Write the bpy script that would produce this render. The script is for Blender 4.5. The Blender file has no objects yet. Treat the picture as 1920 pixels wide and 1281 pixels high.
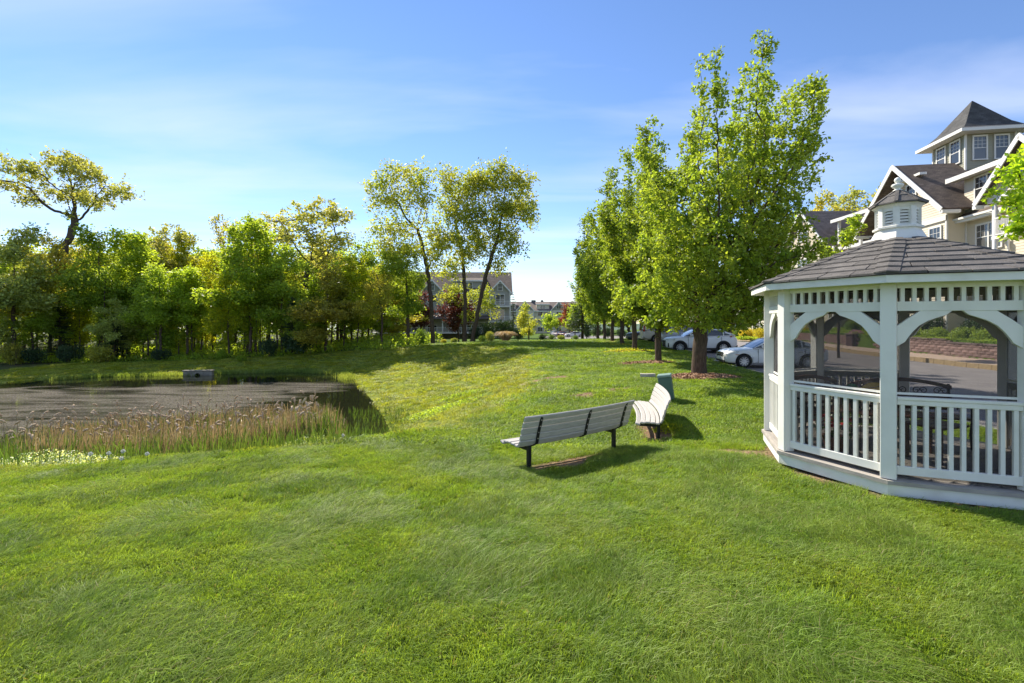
import bpy, bmesh, math, random
import numpy as np
from mathutils import Vector, Matrix, Euler
random.seed(7); np.random.seed(7)
R = math.radians
sc = bpy.context.scene

# ------------------------------------------------------------------ camera
cd = bpy.data.cameras.new('camera'); cam = bpy.data.objects.new('camera', cd)
sc.collection.objects.link(cam); sc.camera = cam
cam.location = (0, 0, 2.0); cam.rotation_euler = (R(90), 0, 0)
cd.sensor_width = 36; cd.lens = 860 / 1920 * 36
cd.shift_y = -(640.5 - 600) / 1920
cd.clip_start = 0.05; cd.clip_end = 3000

# ------------------------------------------------------------------ light
SUN_AZ = math.atan2(-0.55, 0.835)      # clockwise from +Y seen from above
SUN_EL = R(42)
sun_dir = Vector((math.sin(SUN_AZ) * math.cos(SUN_EL), math.cos(SUN_AZ) * math.cos(SUN_EL), math.sin(SUN_EL)))
sd = bpy.data.lights.new('sun', 'SUN'); sd.energy = 4.4; sd.angle = R(0.53); sd.color = (1.0, 0.93, 0.80)
sun = bpy.data.objects.new('sun', sd); sc.collection.objects.link(sun)
sun.rotation_euler = sun_dir.to_track_quat('Z', 'Y').to_euler(); sun.location = (0, 0, 60)

w = bpy.data.worlds.new('World'); sc.world = w; w.use_nodes = True
nt = w.node_tree; nt.nodes.clear()
def wn(t, **k):
    n = nt.nodes.new(t)
    for a, b in k.items(): setattr(n, a, b)
    return n
sky = wn('ShaderNodeTexSky', sky_type='NISHITA'); sky.sun_disc = False
sky.sun_elevation = SUN_EL; sky.sun_rotation = SUN_AZ % (2 * math.pi)
sky.air_density = 1.0; sky.dust_density = 0.0; sky.ozone_density = 3.0; sky.altitude = 100
tc = wn('ShaderNodeTexCoord'); sep = wn('ShaderNodeSeparateXYZ'); nt.links.new(tc.outputs['Generated'], sep.inputs[0])
# thin cirrus: noise on a flat cloud deck seen from below
mx = wn('ShaderNodeMath', operation='MAXIMUM'); nt.links.new(sep.outputs[2], mx.inputs[0]); mx.inputs[1].default_value = 0.06
dx = wn('ShaderNodeMath', operation='DIVIDE'); nt.links.new(sep.outputs[0], dx.inputs[0]); nt.links.new(mx.outputs[0], dx.inputs[1])
dy = wn('ShaderNodeMath', operation='DIVIDE'); nt.links.new(sep.outputs[1], dy.inputs[0]); nt.links.new(mx.outputs[0], dy.inputs[1])
cb = wn('ShaderNodeCombineXYZ'); nt.links.new(dx.outputs[0], cb.inputs[0]); nt.links.new(dy.outputs[0], cb.inputs[1])
mp = wn('ShaderNodeMapping'); nt.links.new(cb.outputs[0], mp.inputs[0]); mp.inputs['Rotation'].default_value = (0, 0, R(-14)); mp.inputs['Scale'].default_value = (0.28, 0.75, 1); mp.inputs['Location'].default_value = (3.3, 1.2, 0)
nz = wn('ShaderNodeTexNoise'); nt.links.new(mp.outputs[0], nz.inputs[0]); nz.inputs['Scale'].default_value = 1.1; nz.inputs['Detail'].default_value = 6; nz.inputs['Roughness'].default_value = 0.52; nz.inputs['Distortion'].default_value = 0.35
cr = wn('ShaderNodeMapRange'); nt.links.new(nz.outputs[0], cr.inputs[0]); cr.inputs[1].default_value = 0.43; cr.inputs[2].default_value = 0.80; cr.inputs[3].default_value = 0.0; cr.inputs[4].default_value = 0.62
# overall grade of the sky (same everywhere)
hs = wn('ShaderNodeHueSaturation'); hs.inputs['Saturation'].default_value = 1.08; hs.inputs['Value'].default_value = 1.0; nt.links.new(sky.outputs[0], hs.inputs['Color'])
gm = wn('ShaderNodeMix', data_type='RGBA', blend_type='MULTIPLY'); gm.inputs[0].default_value = 1; nt.links.new(hs.outputs[0], gm.inputs[6]); gm.inputs[7].default_value = (1.0, .955, 1.04, 1)
mc = wn('ShaderNodeMix', data_type='RGBA'); nt.links.new(cr.outputs[0], mc.inputs[0]); nt.links.new(gm.outputs[2], mc.inputs[6]); mc.inputs[7].default_value = (5.3, 5.7, 7.0, 1)
bg = wn('ShaderNodeBackground'); bg.inputs[1].default_value = 0.096; nt.links.new(mc.outputs[2], bg.inputs[0])
wo = wn('ShaderNodeOutputWorld'); nt.links.new(bg.outputs[0], wo.inputs[0])
sc.view_settings.view_transform = 'Standard'; sc.view_settings.look = 'None'
sc.view_settings.exposure = 1.0; sc.view_settings.gamma = 1.0; sc.view_settings.use_curve_mapping = False
sc.cycles.use_denoising = True
sc.cycles.max_bounces = 8; sc.cycles.diffuse_bounces = 3; sc.cycles.glossy_bounces = 3
sc.cycles.transmission_bounces = 4; sc.cycles.transparent_max_bounces = 12
sc.cycles.caustics_reflective = False; sc.cycles.caustics_refractive = False
sc.cycles.sample_clamp_indirect = 6

# ------------------------------------------------------------------ helpers
F = 860.0
def PX(x, Y): return (x - 960) / F * Y
def PZ(y, Y): return 2.0 - (y - 600) / F * Y

_mats = {}
def _n(t, typ, **k):
    n = t.nodes.new(typ)
    for a, b in k.items(): setattr(n, a, b)
    return n
def mat(name, c, c2=None, rough=0.6, spec=0.35, scale=6.0, detail=5, bump=0.0, bscale=None, metal=0.0, contrast=(0.35, 0.65), stretch=(1, 1, 1), rnd=0.0, coat=0.0, island=0.0):
    if name in _mats: return _mats[name]
    m = bpy.data.materials.new(name); _mats[name] = m; m.use_nodes = True
    t = m.node_tree; b = t.nodes['Principled BSDF']
    b.inputs['Roughness'].default_value = rough; b.inputs['Specular IOR Level'].default_value = spec; b.inputs['Metallic'].default_value = metal
    b.inputs['Coat Weight'].default_value = coat; b.inputs['Coat Roughness'].default_value = 0.05
    co = _n(t, 'ShaderNodeTexCoord'); mpn = _n(t, 'ShaderNodeMapping'); mpn.inputs['Scale'].default_value = stretch
    t.links.new(co.outputs['Object'], mpn.inputs[0])
    if c2 is None: c2 = tuple(v * 0.82 for v in c)
    nz = _n(t, 'ShaderNodeTexNoise'); nz.inputs['Scale'].default_value = scale; nz.inputs['Detail'].default_value = detail
    t.links.new(mpn.outputs[0], nz.inputs[0])
    mr = _n(t, 'ShaderNodeMapRange'); mr.inputs[1].default_value = contrast[0]; mr.inputs[2].default_value = contrast[1]
    t.links.new(nz.outputs[0], mr.inputs[0])
    mix = _n(t, 'ShaderNodeMix', data_type='RGBA'); mix.inputs[6].default_value = (*c, 1); mix.inputs[7].default_value = (*c2, 1)
    t.links.new(mr.outputs[0], mix.inputs[0]); out = mix.outputs[2]
    if rnd or island:
        if island:
            oi = _n(t, 'ShaderNodeNewGeometry'); so = oi.outputs['Random Per Island']; amt = island
        else:
            oi = _n(t, 'ShaderNodeObjectInfo'); so = oi.outputs['Random']; amt = rnd
        mr2 = _n(t, 'ShaderNodeMapRange'); mr2.inputs[3].default_value = 1 - amt; mr2.inputs[4].default_value = 1 + amt
        t.links.new(so, mr2.inputs[0])
        vm = _n(t, 'ShaderNodeVectorMath', operation='SCALE'); t.links.new(out, vm.inputs[0]); t.links.new(mr2.outputs[0], vm.inputs['Scale']); out = vm.outputs[0]
    t.links.new(out, b.inputs['Base Color'])
    if bump:
        n2 = _n(t, 'ShaderNodeTexNoise'); n2.inputs['Scale'].default_value = bscale or scale * 4; n2.inputs['Detail'].default_value = 4
        t.links.new(mpn.outputs[0], n2.inputs[0])
        bp = _n(t, 'ShaderNodeBump'); bp.inputs['Strength'].default_value = bump; bp.inputs['Distance'].default_value = 0.02
        t.links.new(n2.outputs[0], bp.inputs['Height']); t.links.new(bp.outputs[0], b.inputs['Normal'])
    return m
LK = 1.4
def leaf_mat(name, c, c2, tr=None, trf=0.45, rough=0.5, vscale=0.35, orand=0.12, irand=0.35, spec=0.3, dry=0.0):
    """leaf colour: clump scale noise between c and c2, per leaf variation, thin leaf translucency"""
    if name in _mats: return _mats[name]
    m = bpy.data.materials.new(name); _mats[name] = m; m.use_nodes = True; c = tuple(v * LK for v in c); c2 = tuple(v * LK for v in c2)
    t = m.node_tree; b = t.nodes['Principled BSDF']; b.inputs['Roughness'].default_value = rough; b.inputs['Specular IOR Level'].default_value = spec
    co = _n(t, 'ShaderNodeNewGeometry')
    nz = _n(t, 'ShaderNodeTexNoise'); nz.inputs['Scale'].default_value = vscale; nz.inputs['Detail'].default_value = 3
    t.links.new(co.outputs['Position'], nz.inputs[0])
    mr = _n(t, 'ShaderNodeMapRange'); mr.inputs[1].default_value = 0.36; mr.inputs[2].default_value = 0.64; t.links.new(nz.outputs[0], mr.inputs[0])
    mix = _n(t, 'ShaderNodeMix', data_type='RGBA'); mix.inputs[6].default_value = (*c, 1); mix.inputs[7].default_value = (*c2, 1)
    t.links.new(mr.outputs[0], mix.inputs[0])
    a = _n(t, 'ShaderNodeMapRange'); a.inputs[3].default_value = 1 - irand; a.inputs[4].default_value = 1 + irand; t.links.new(co.outputs['Random Per Island'], a.inputs[0])
    oi = _n(t, 'ShaderNodeObjectInfo'); a2 = _n(t, 'ShaderNodeMapRange'); a2.inputs[3].default_value = 1 - orand; a2.inputs[4].default_value = 1 + orand; t.links.new(oi.outputs['Random'], a2.inputs[0])
    mu = _n(t, 'ShaderNodeMath', operation='MULTIPLY'); t.links.new(a.outputs[0], mu.inputs[0]); t.links.new(a2.outputs[0], mu.inputs[1])
    vm = _n(t, 'ShaderNodeVectorMath', operation='SCALE'); t.links.new(mix.outputs[2], vm.inputs[0]); t.links.new(mu.outputs[0], vm.inputs['Scale'])
    if dry:                                                  # a share of dead straw coloured blades
        gt = _n(t, 'ShaderNodeMath', operation='GREATER_THAN'); gt.inputs[1].default_value = 1 - dry; t.links.new(co.outputs['Random Per Island'], gt.inputs[0])
        md_ = _n(t, 'ShaderNodeMix', data_type='RGBA'); t.links.new(gt.outputs[0], md_.inputs[0]); t.links.new(vm.outputs[0], md_.inputs[6]); md_.inputs[7].default_value = (.34, .29, .13, 1); vm = md_; vo = md_.outputs[2]
    else: vo = vm.outputs[0]
    t.links.new(vo, b.inputs['Base Color'])
    tl = _n(t, 'ShaderNodeBsdfTranslucent')
    k = tr or (2.6, 2.2, 0.9)
    vt = _n(t, 'ShaderNodeVectorMath', operation='MULTIPLY'); t.links.new(vo, vt.inputs[0]); vt.inputs[1].default_value = k
    t.links.new(vt.outputs[0], tl.inputs[0])
    ms = _n(t, 'ShaderNodeMixShader'); ms.inputs[0].default_value = trf
    t.links.new(b.outputs[0], ms.inputs[1]); t.links.new(tl.outputs[0], ms.inputs[2])
    t.links.new(ms.outputs[0], t.nodes['Material Output'].inputs[0])
    return m

def np_mesh(name, V, Fc, m=None, smooth=False):
    """mesh from vertex array and a face array of constant side count (or a list of such arrays)"""
    me = bpy.data.meshes.new(name)
    if not isinstance(Fc, list): Fc = [Fc]
    Fc = [np.asarray(f, np.int32) for f in Fc if len(f)]
    V = np.asarray(V, np.float32)
    me.vertices.add(len(V)); me.vertices.foreach_set('co', V.ravel())
    loops = np.concatenate([f.ravel() for f in Fc]); sizes = np.concatenate([np.full(len(f), f.shape[1], np.int32) for f in Fc])
    starts = np.concatenate([[0], np.cumsum(sizes)[:-1]]).astype(np.int32)
    me.loops.add(len(loops)); me.loops.foreach_set('vertex_index', loops)
    me.polygons.add(len(sizes)); me.polygons.foreach_set('loop_start', starts); me.polygons.foreach_set('loop_total', sizes)
    if smooth: me.polygons.foreach_set('use_smooth', np.ones(len(sizes), bool))
    me.update(calc_edges=True)
    if m: me.materials.append(m)
    return me

def tag(o, label=None, cat=None, group=None, kind=None):
    if label: o['label'] = label
    if cat: o['category'] = cat
    if group: o['group'] = group
    if kind: o['kind'] = kind
    return o
def link(name, data, parent=None, loc=None, rot=None, scale=None):
    o = bpy.data.objects.new(name, data); sc.collection.objects.link(o)
    if parent: o.parent = parent
    if loc is not None: o.location = loc
    if rot is not None: o.rotation_euler = rot
    if scale is not None: o.scale = scale
    return o
def empty(name, loc, rz=0, label=None, cat=None, group=None):
    o = link(name, None, None, loc, (0, 0, rz)); o.empty_display_size = 0.2
    return tag(o, label, cat, group)
def copy_tree(o, parent=None):
    c = o.copy(); sc.collection.objects.link(c); c.parent = parent
    for ch in list(o.children): copy_tree(ch, c)
    return c

class MB:
    def __init__(s): s.v = []; s.f = []
    def add(s, vs, fs, M=None):
        n = len(s.v)
        for p in vs: s.v.append(tuple(M @ Vector(p)) if M is not None else tuple(p))
        for f in fs: s.f.append(tuple(i + n for i in f))
        return s
    def box(s, x0, x1, y0, y1, z0, z1, M=None):
        return s.add([(x0, y0, z0), (x1, y0, z0), (x1, y1, z0), (x0, y1, z0), (x0, y0, z1), (x1, y0, z1), (x1, y1, z1), (x0, y1, z1)],
                     [(0, 3, 2, 1), (4, 5, 6, 7), (0, 1, 5, 4), (1, 2, 6, 5), (2, 3, 7, 6), (3, 0, 4, 7)], M)
    def prism(s, pts, a, b, M=None, axis='y'):
        """polygon (u, w) extruded from a to b along axis; u->x, w->z for axis y"""
        n = len(pts)
        if axis == 'y': vs = [(u, a, w_) for u, w_ in pts] + [(u, b, w_) for u, w_ in pts]
        elif axis == 'x': vs = [(a, u, w_) for u, w_ in pts] + [(b, u, w_) for u, w_ in pts]
        else: vs = [(u, w_, a) for u, w_ in pts] + [(u, w_, b) for u, w_ in pts]
        fs = [tuple(range(n)), tuple(range(2 * n - 1, n - 1, -1))] + [(i, i + n, (i + 1) % n + n, (i + 1) % n) for i in range(n)]
        return s.add(vs, fs, M)
    def bar(s, p, q, wd, ht, M=None, up=(0, 0, 1)):
        """rectangular bar from p to q"""
        p = Vector(p); q = Vector(q); d = (q - p).normalized(); u = Vector(up)
        sd_ = d.cross(u)
        if sd_.length < 1e-4: sd_ = d.cross(Vector((1, 0, 0)))
        sd_.normalize(); u = sd_.cross(d).normalized()
        a = sd_ * wd / 2; b = u * ht / 2
        vs = [p - a - b, p + a - b, p + a + b, p - a + b, q - a - b, q + a - b, q + a + b, q - a + b]
        return s.add(vs, [(0, 1, 2, 3), (7, 6, 5, 4), (0, 4, 5, 1), (1, 5, 6, 2), (2, 6, 7, 3), (3, 7, 4, 0)], M)
    def tube(s, pts, rs, n=8, M=None, cap=True):
        pts = [Vector(p) for p in pts]
        if not isinstance(rs, (list, tuple)): rs = [rs] * len(pts)
        vs = []; fs = []; prev = None
        for i, p in enumerate(pts):
            d = (pts[min(i + 1, len(pts) - 1)] - pts[max(i - 1, 0)]).normalized()
            a = d.cross(Vector((0, 0, 1))) if abs(d.z) < 0.95 else d.cross(Vector((1, 0, 0)))
            if prev is not None:
                a = prev - d * prev.dot(d)
            a.normalize(); prev = a; b = d.cross(a)
            for k in range(n):
                t_ = 2 * math.pi * k / n
                vs.append(p + (a * math.cos(t_) + b * math.sin(t_)) * rs[i])
        for i in range(len(pts) - 1):
            for k in range(n):
                fs.append((i * n + k, i * n + (k + 1) % n, (i + 1) * n + (k + 1) % n, (i + 1) * n + k))
        if cap: fs += [tuple(range(n - 1, -1, -1)), tuple(range((len(pts) - 1) * n, len(pts) * n))]
        return s.add(vs, fs, M)
    def lathe(s, prof, n=16, M=None, cap=True):
        vs = []; fs = []
        for r, z in prof:
            for k in range(n):
                t_ = 2 * math.pi * k / n; vs.append((r * math.cos(t_), r * math.sin(t_), z))
        for i in range(len(prof) - 1):
            for k in range(n):
                fs.append((i * n + k, i * n + (k + 1) % n, (i + 1) * n + (k + 1) % n, (i + 1) * n + k))
        if cap: fs += [tuple(range(n - 1, -1, -1)), tuple(range((len(prof) - 1) * n, len(prof) * n))]
        return s.add(vs, fs, M)
    def mesh(s, name, m, smooth=False):
        me = bpy.data.meshes.new(name); me.from_pydata([tuple(p) for p in s.v], [], s.f); me.validate()
        bm = bmesh.new(); bm.from_mesh(me); bmesh.ops.recalc_face_normals(bm, faces=bm.faces); bm.to_mesh(me); bm.free()
        if m: me.materials.append(m)
        if smooth: me.polygons.foreach_set('use_smooth', np.ones(len(me.polygons), bool))
        return me
    def build(s, name, m, parent=None, loc=None, rot=None, bevel=0, smooth=False, kind=None, label=None):
        o = link(name, s.mesh(name, m, smooth), parent, loc, rot)
        if bevel: bev(o, bevel)
        if kind: o['kind'] = kind
        if label: o['label'] = label
        return o
def bev(o, wd=0.004, seg=1):
    b = o.modifiers.new('bevel', 'BEVEL'); b.width = wd; b.segments = seg; b.limit_method = 'ANGLE'; b.angle_limit = R(40)
    return o
# ------------------------------------------------------------------ terrain
SHORE = [(-34, 29), (-32.2, 32.2), (-30, 34), (-24.6, 34.8), (-21.4, 36.1), (-17.3, 37.2), (-13.2, 35.4), (-11.2, 32), (-9.9, 28.9), (-8.5, 26), (-7.3, 23.3), (-6.3, 21), (-5.5, 19.3), (-4.8, 17.2), (-4.6, 15), (-5.6, 13.3), (-7.5, 12.2), (-10, 11.6), (-14, 11.2), (-20, 11.5), (-28, 13), (-37, 17), (-40, 23)]
CREST = [(-52, 36), (-42, 40.5), (-32, 41), (-24, 42), (-16, 43), (-9, 43), (-3.5, 40.5), (0.2, 35), (1.6, 29), (1.9, 23), (1.2, 17), (0.3, 13.2), (-0.9, 10.6), (-2.4, 9.4), (-4.0, 8.55), (-5.1, 8.0), (-7.9, 7.35), (-12, 7.0), (-20, 6.8), (-32, 7.5), (-46, 12), (-54, 24)]
WATER = -2.2
def seg_dist(X, Y, P):
    d = np.full(X.shape, 1e9); P = np.array(P, float)
    for i in range(len(P)):
        a = P[i]; b = P[(i + 1) % len(P)]; e = b - a
        t = np.clip(((X - a[0]) * e[0] + (Y - a[1]) * e[1]) / (e @ e), 0, 1)
        d = np.minimum(d, np.hypot(X - a[0] - t * e[0], Y - a[1] - t * e[1]))
    return d
def inside(X, Y, P):
    c = np.zeros(X.shape, bool); P = np.array(P, float)
    for i in range(len(P)):
        x1, y1 = P[i]; x2, y2 = P[(i + 1) % len(P)]
        cond = ((y1 > Y) != (y2 > Y)) & (X < (x2 - x1) * (Y - y1) / (y2 - y1 + 1e-12) + x1)
        c ^= cond
    return c
_cp = np.array([(0, 0, .1), (-3, 2, .06), (3, 2, .08), (5.5, 6.3, .0), (5, 3.5, .02), (9, 4, 0), (3.5, 6.5, -.02), (2.9, 7.6, -.17), (-8, 3, 0), (.1, 6.9, -.28), (1.7, 8.1, -.36), (2.9, 9.2, -.38), (-2.2, 9.2, -.35),
    (-4, 8.4, -.35), (-7.9, 7.06, -.35), (-14, 5, -.35), (3.6, 12, -.2), (4.5, 12.6, -.1), (3.2, 11, -.33), (7.04, 17.2, -.1), (10, 20, -.15), (7.2, 22.6, -.06), (7.75, 29, .05), (8.2, 34, .1),
    (8.7, 40, .1), (9.4, 46.5, 0), (10.5, 55, -.3), (12, 22, -.14), (12, 29, 0.02), (14, 34, .15), (20, 30, .05), (20, 20, -.02), (22, 34, .12), (20, 60, -.4), (0, 40, .0), (1, 47, -.15), (-6, 48, -.4),
    (-14, 45, -.8), (-25, 44, -1.5), (-40, 43, -1.9), (-60, 45, -1.9), (-60, 25, -1.2), (-60, 5, -.8), (-20, 88, -1.5), (0, 88, -1.6), (15, 110, -2.1), (-60, 100, -2), (15, 175, -3), (60, 175, -2), (-80, 200, -3),
    (60, 100, -1), (60, 0, .5), (-40, 0, -.4), (-20, 0, -.1), (3, 20, -.3), (3, 28, -.15), (2, 34, -.05), (8, 12, -.08), (12, 12, -.05), (20, 8, .05), (0, -20, .2), (60, -20, .4), (-60, -20, -.4), (0, 260, -5), (120, 260, -4), (-150, 260, -5)], float)
def _tps(a, b):
    r2 = (a[:, None, 0] - b[None, :, 0]) ** 2 + (a[:, None, 1] - b[None, :, 1]) ** 2
    return r2 * np.log(r2 + 1e-9) * 0.5
_K = _tps(_cp, _cp) + np.eye(len(_cp)) * 0.5
_Pm = np.c_[np.ones(len(_cp)), _cp[:, :2]]
_A = np.block([[_K, _Pm], [_Pm.T, np.zeros((3, 3))]])
_W = np.linalg.solve(_A, np.r_[_cp[:, 2], 0, 0, 0])
def base_h(X, Y):
    X = np.clip(X, -150, 130); Y = np.clip(Y, -25, 262)
    q = np.c_[X.ravel(), Y.ravel()]
    z = _tps(q, _cp) @ _W[:-3] + _W[-3] + q @ _W[-2:]
    return z.reshape(X.shape)
OFF = lambda Y: 0.1 * (np.clip(Y, -30, 70) - 20)
K1, K2, WALLU = 10.1, 20.35, 22.6
ROAD_END = 72.0
def H0(X, Y):
    X = np.asarray(X, float); Y = np.asarray(Y, float)
    z = base_h(X, Y)
    z = z + 0.018 * np.sin(X * 1.3 + .7 * Y) * np.sin(Y * 1.1 - .4 * X) + 0.012 * np.sin(X * 3.1 + 1) * np.sin(Y * 2.7)
    inS = inside(X, Y, SHORE); inC = inside(X, Y, CREST)
    ds = seg_dist(X, Y, SHORE); dc = seg_dist(X, Y, CREST)
    t = ds / (ds + dc + 1e-6)
    k = t * t * (3 - 2 * t) * 0.55 + t * 0.45
    bank = (WATER - 0.02) + (z - WATER) * k
    z = np.where(inC & ~inS, bank + 0.05 * np.sin(X * 1.7) * np.sin(Y * 1.9) * np.sin(np.pi * t), z)
    z = np.where(inS, WATER - 0.05 - np.minimum(ds * 0.35, 1.0), z)
    u = X - OFF(Y)
    up = np.clip((Y - 5) / 10, 0, 1) * np.clip((95 - Y) / 20, 0, 1)
    z = z + np.where(u > WALLU + 0.12, (0.93 + np.clip(u - WALLU, 0, 8) * 0.03) * up, 0)
    return z
def in_road(X, Y):
    u = np.asarray(X) - OFF(np.asarray(Y))
    a = (u > K1) & (u < K2) & (Y < ROAD_END)
    b = (Y >= ROAD_END) & (Y < 124) & (X > 5 + (Y - 72) * 0.0) & (u < 60)
    return a | b
def hz(x, y): return float(H0(np.array([x]), np.array([y]))[0])
def road_z(x, y): return hz(x, y) - 0.12

def grid_cols(spec):
    out = []
    for a, b, s_ in spec: out += list(np.arange(a, b - 1e-6, s_))
    return np.array(out + [spec[-1][1]])
us = grid_cols([(-150, -60, 6), (-60, -40, 2), (-40, -14, .6), (-14, 10.1, .25), (10.1, 10.2, .1), (10.2, 20.3, 1.0), (20.3, 20.42, .12), (20.42, 20.51, .09), (20.51, 22.6, .5225), (22.6, 22.74, .14), (22.74, 30, .8), (30, 60, 3), (60, 140, 8)])
vs = grid_cols([(-20, 0, 1.5), (0, 16, .25), (16, 48, .5), (48, 72, 1.5), (72, 130, 3), (130, 300, 10)])
U, V_ = np.meshgrid(us, vs); GX = U + OFF(V_); GY = V_
GZ = H0(GX, GY)
uu = GX - OFF(GY)
GZ = np.where((uu > K1 + .02) & (uu < K2 + .085) & (GY < ROAD_END), GZ - .35, GZ)
GZ = np.where((GY > ROAD_END + 2) & (GY < 122) & (GX > 7) & (uu < 58), GZ - .3, GZ)
def grid_faces(ny, nx):
    i = np.arange(ny - 1)[:, None] * nx + np.arange(nx - 1)[None]; i = i.ravel()
    return np.c_[i, i + 1, i + nx + 1, i + nx]

# bare / mulch zones  (x, y, rx, ry, rot)
DIRT = [(0.9, 7.45, .95, .26, R(36)), (3.0, 9.6, .45, .8, R(-10)), (3.6, 7.25, .5, .25, R(-50)), (1.9, 4.55, .14, .06, 0), (2.1, 13.8, .5, .35, 0), (3.2, 14.3, .6, .3, .5), (1.4, 18.5, 1.2, .5, .3), (-.23, 2.65, .06, .05, .3)]
def ell(X, Y, e):
    x, y, a, b, r = e; c, s_ = math.cos(r), math.sin(r); dx_ = X - x; dy_ = Y - y
    return ((dx_ * c + dy_ * s_) / a) ** 2 + ((-dx_ * s_ + dy_ * c) / b) ** 2
def vnoise(X, Y, sc_, seed=0):
    r_ = np.random.RandomState(seed); z = 0
    for k in range(6):
        a = r_.rand() * 6.28; f = (0.6 + r_.rand() * 1.1) / sc_; p = r_.rand() * 6.28
        z = z + np.sin((X * math.cos(a) + Y * math.sin(a)) * f * 3 + p + 1.3 * np.sin((X * math.sin(a) - Y * math.cos(a)) * f * 2 + p * 2))
    return z / 6
def rough_mask(X, Y):
    inC = inside(X, Y, CREST); d = seg_dist(X, Y, CREST); s_ = np.where(inC, d, -d)
    return np.clip((s_ + 0.35 + 0.5 * vnoise(X, Y, 2.0, 3)) / 1.2, 0, 1)
def dirt_mask(X, Y):
    m = np.zeros(X.shape)
    for e in DIRT: m = np.maximum(m, np.clip((1.25 - ell(X, Y, e) + 0.35 * vnoise(X, Y, .35, 5)) / .5, 0, 1))
    # worn edge round the gazebo
    d = np.hypot(X - 5.33, Y - 6.34); m = np.maximum(m, np.clip((1.70 + .16 * vnoise(X, Y, .5, 8) - d) / .1, 0, 1))
    return m
def wood_mask(X, Y):
    f = Y - (41.5 + 0.06 * (X + 30) + .8 * vnoise(X, Y, 3, 2)); m = np.clip(f / 1.5, 0, 1) * np.clip((-9.5 - X) / 2.5, 0, 1)
    return np.maximum(m, np.clip((-38 - X) / 3, 0, 1) * (Y > 12))
gm_ = bpy.data.materials.new('ground'); gm_.use_nodes = True
t = gm_.node_tree; b = t.nodes['Principled BSDF']; b.inputs['Roughness'].default_value = .95; b.inputs['Specular IOR Level'].default_value = .1
def attr(n):
    a = _n(t, 'ShaderNodeAttribute'); a.attribute_name = n; return a.outputs['Fac']
def cmix(fac, a, c):
    m_ = _n(t, 'ShaderNodeMix', data_type='RGBA')
    if isinstance(fac, float): m_.inputs[0].default_value = fac
    else: t.links.new(fac, m_.inputs[0])
    for i, q in ((6, a), (7, c)):
        if isinstance(q, tuple): m_.inputs[i].default_value = (*q, 1)
        else: t.links.new(q, m_.inputs[i])
    return m_.outputs[2]
def gnoise(s_, lo, hi, det=5):
    geo = _n(t, 'ShaderNodeNewGeometry'); n_ = _n(t, 'ShaderNodeTexNoise'); n_.inputs['Scale'].default_value = s_; n_.inputs['Detail'].default_value = det
    t.links.new(geo.outputs['Position'], n_.inputs[0]); m_ = _n(t, 'ShaderNodeMapRange'); m_.inputs[1].default_value = lo; m_.inputs[2].default_value = hi
    t.links.new(n_.outputs[0], m_.inputs[0]); return m_.outputs[0]
lawn = cmix(gnoise(.7, .35, .65), (.085, .15, .016), (.125, .19, .026))
lawn = cmix(gnoise(9, .4, .7), lawn, (.05, .09, .013))
rough_c = cmix(gnoise(1.1, .35, .65), (.20, .24, .022), (.28, .29, .05))
rough_c = cmix(gnoise(6, .42, .66), rough_c, (.06, .12, .02))
soil = cmix(gnoise(14, .35, .65), (.20, .12, .07), (.33, .23, .14))
litter = cmix(gnoise(1.5, .35, .6), (.10, .07, .035), (.06, .09, .025))
col = cmix(attr('rough'), lawn, rough_c); col = cmix(attr('wood'), col, litter); col = cmix(attr('dirt'), col, soil)
t.links.new(col, b.inputs['Base Color'])
bp = _n(t, 'ShaderNodeBump'); bp.inputs['Strength'].default_value = .7; bp.inputs['Distance'].default_value = .05
t.links.new(gnoise(22, .3, .7), bp.inputs['Height']); t.links.new(bp.outputs[0], b.inputs['Normal'])
gme = np_mesh('ground', np.c_[GX.ravel(), GY.ravel(), GZ.ravel()], grid_faces(*GX.shape), gm_, True)
for nm, arr in (('rough', rough_mask(GX, GY)), ('dirt', dirt_mask(GX, GY)), ('wood', wood_mask(GX, GY))):
    at = gme.attributes.new(nm, 'FLOAT', 'POINT'); at.data.foreach_set('value', arr.ravel().astype(np.float32))
ground = link('ground', gme); ground['kind'] = 'structure'
# skirt of far ground to the horizon
fb = MB(); a = 2600
zf = -5.2
fb.add([(-a, 290, zf), (a, 290, zf), (a, 2800, -20), (-a, 2800, -20)], [(0, 1, 2, 3)])
fb.add([(-a, -600, -3.4), (-149, -600, -3.4), (-149, 290, zf), (-a, 290, zf)], [(0, 1, 2, 3)])
fb.add([(139, -600, -4), (a, -600, -4), (a, 290, zf), (139, 290, zf)], [(0, 1, 2, 3)])
fb.add([(-149, -600, -3.4), (139, -600, -3.4), (139, -20.2, -1), (-149, -20.2, -1)], [(0, 1, 2, 3)])
fb.build('terrain', mat('far_ground', (.07, .11, .03), (.05, .08, .02), scale=.05), kind='structure')

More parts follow.
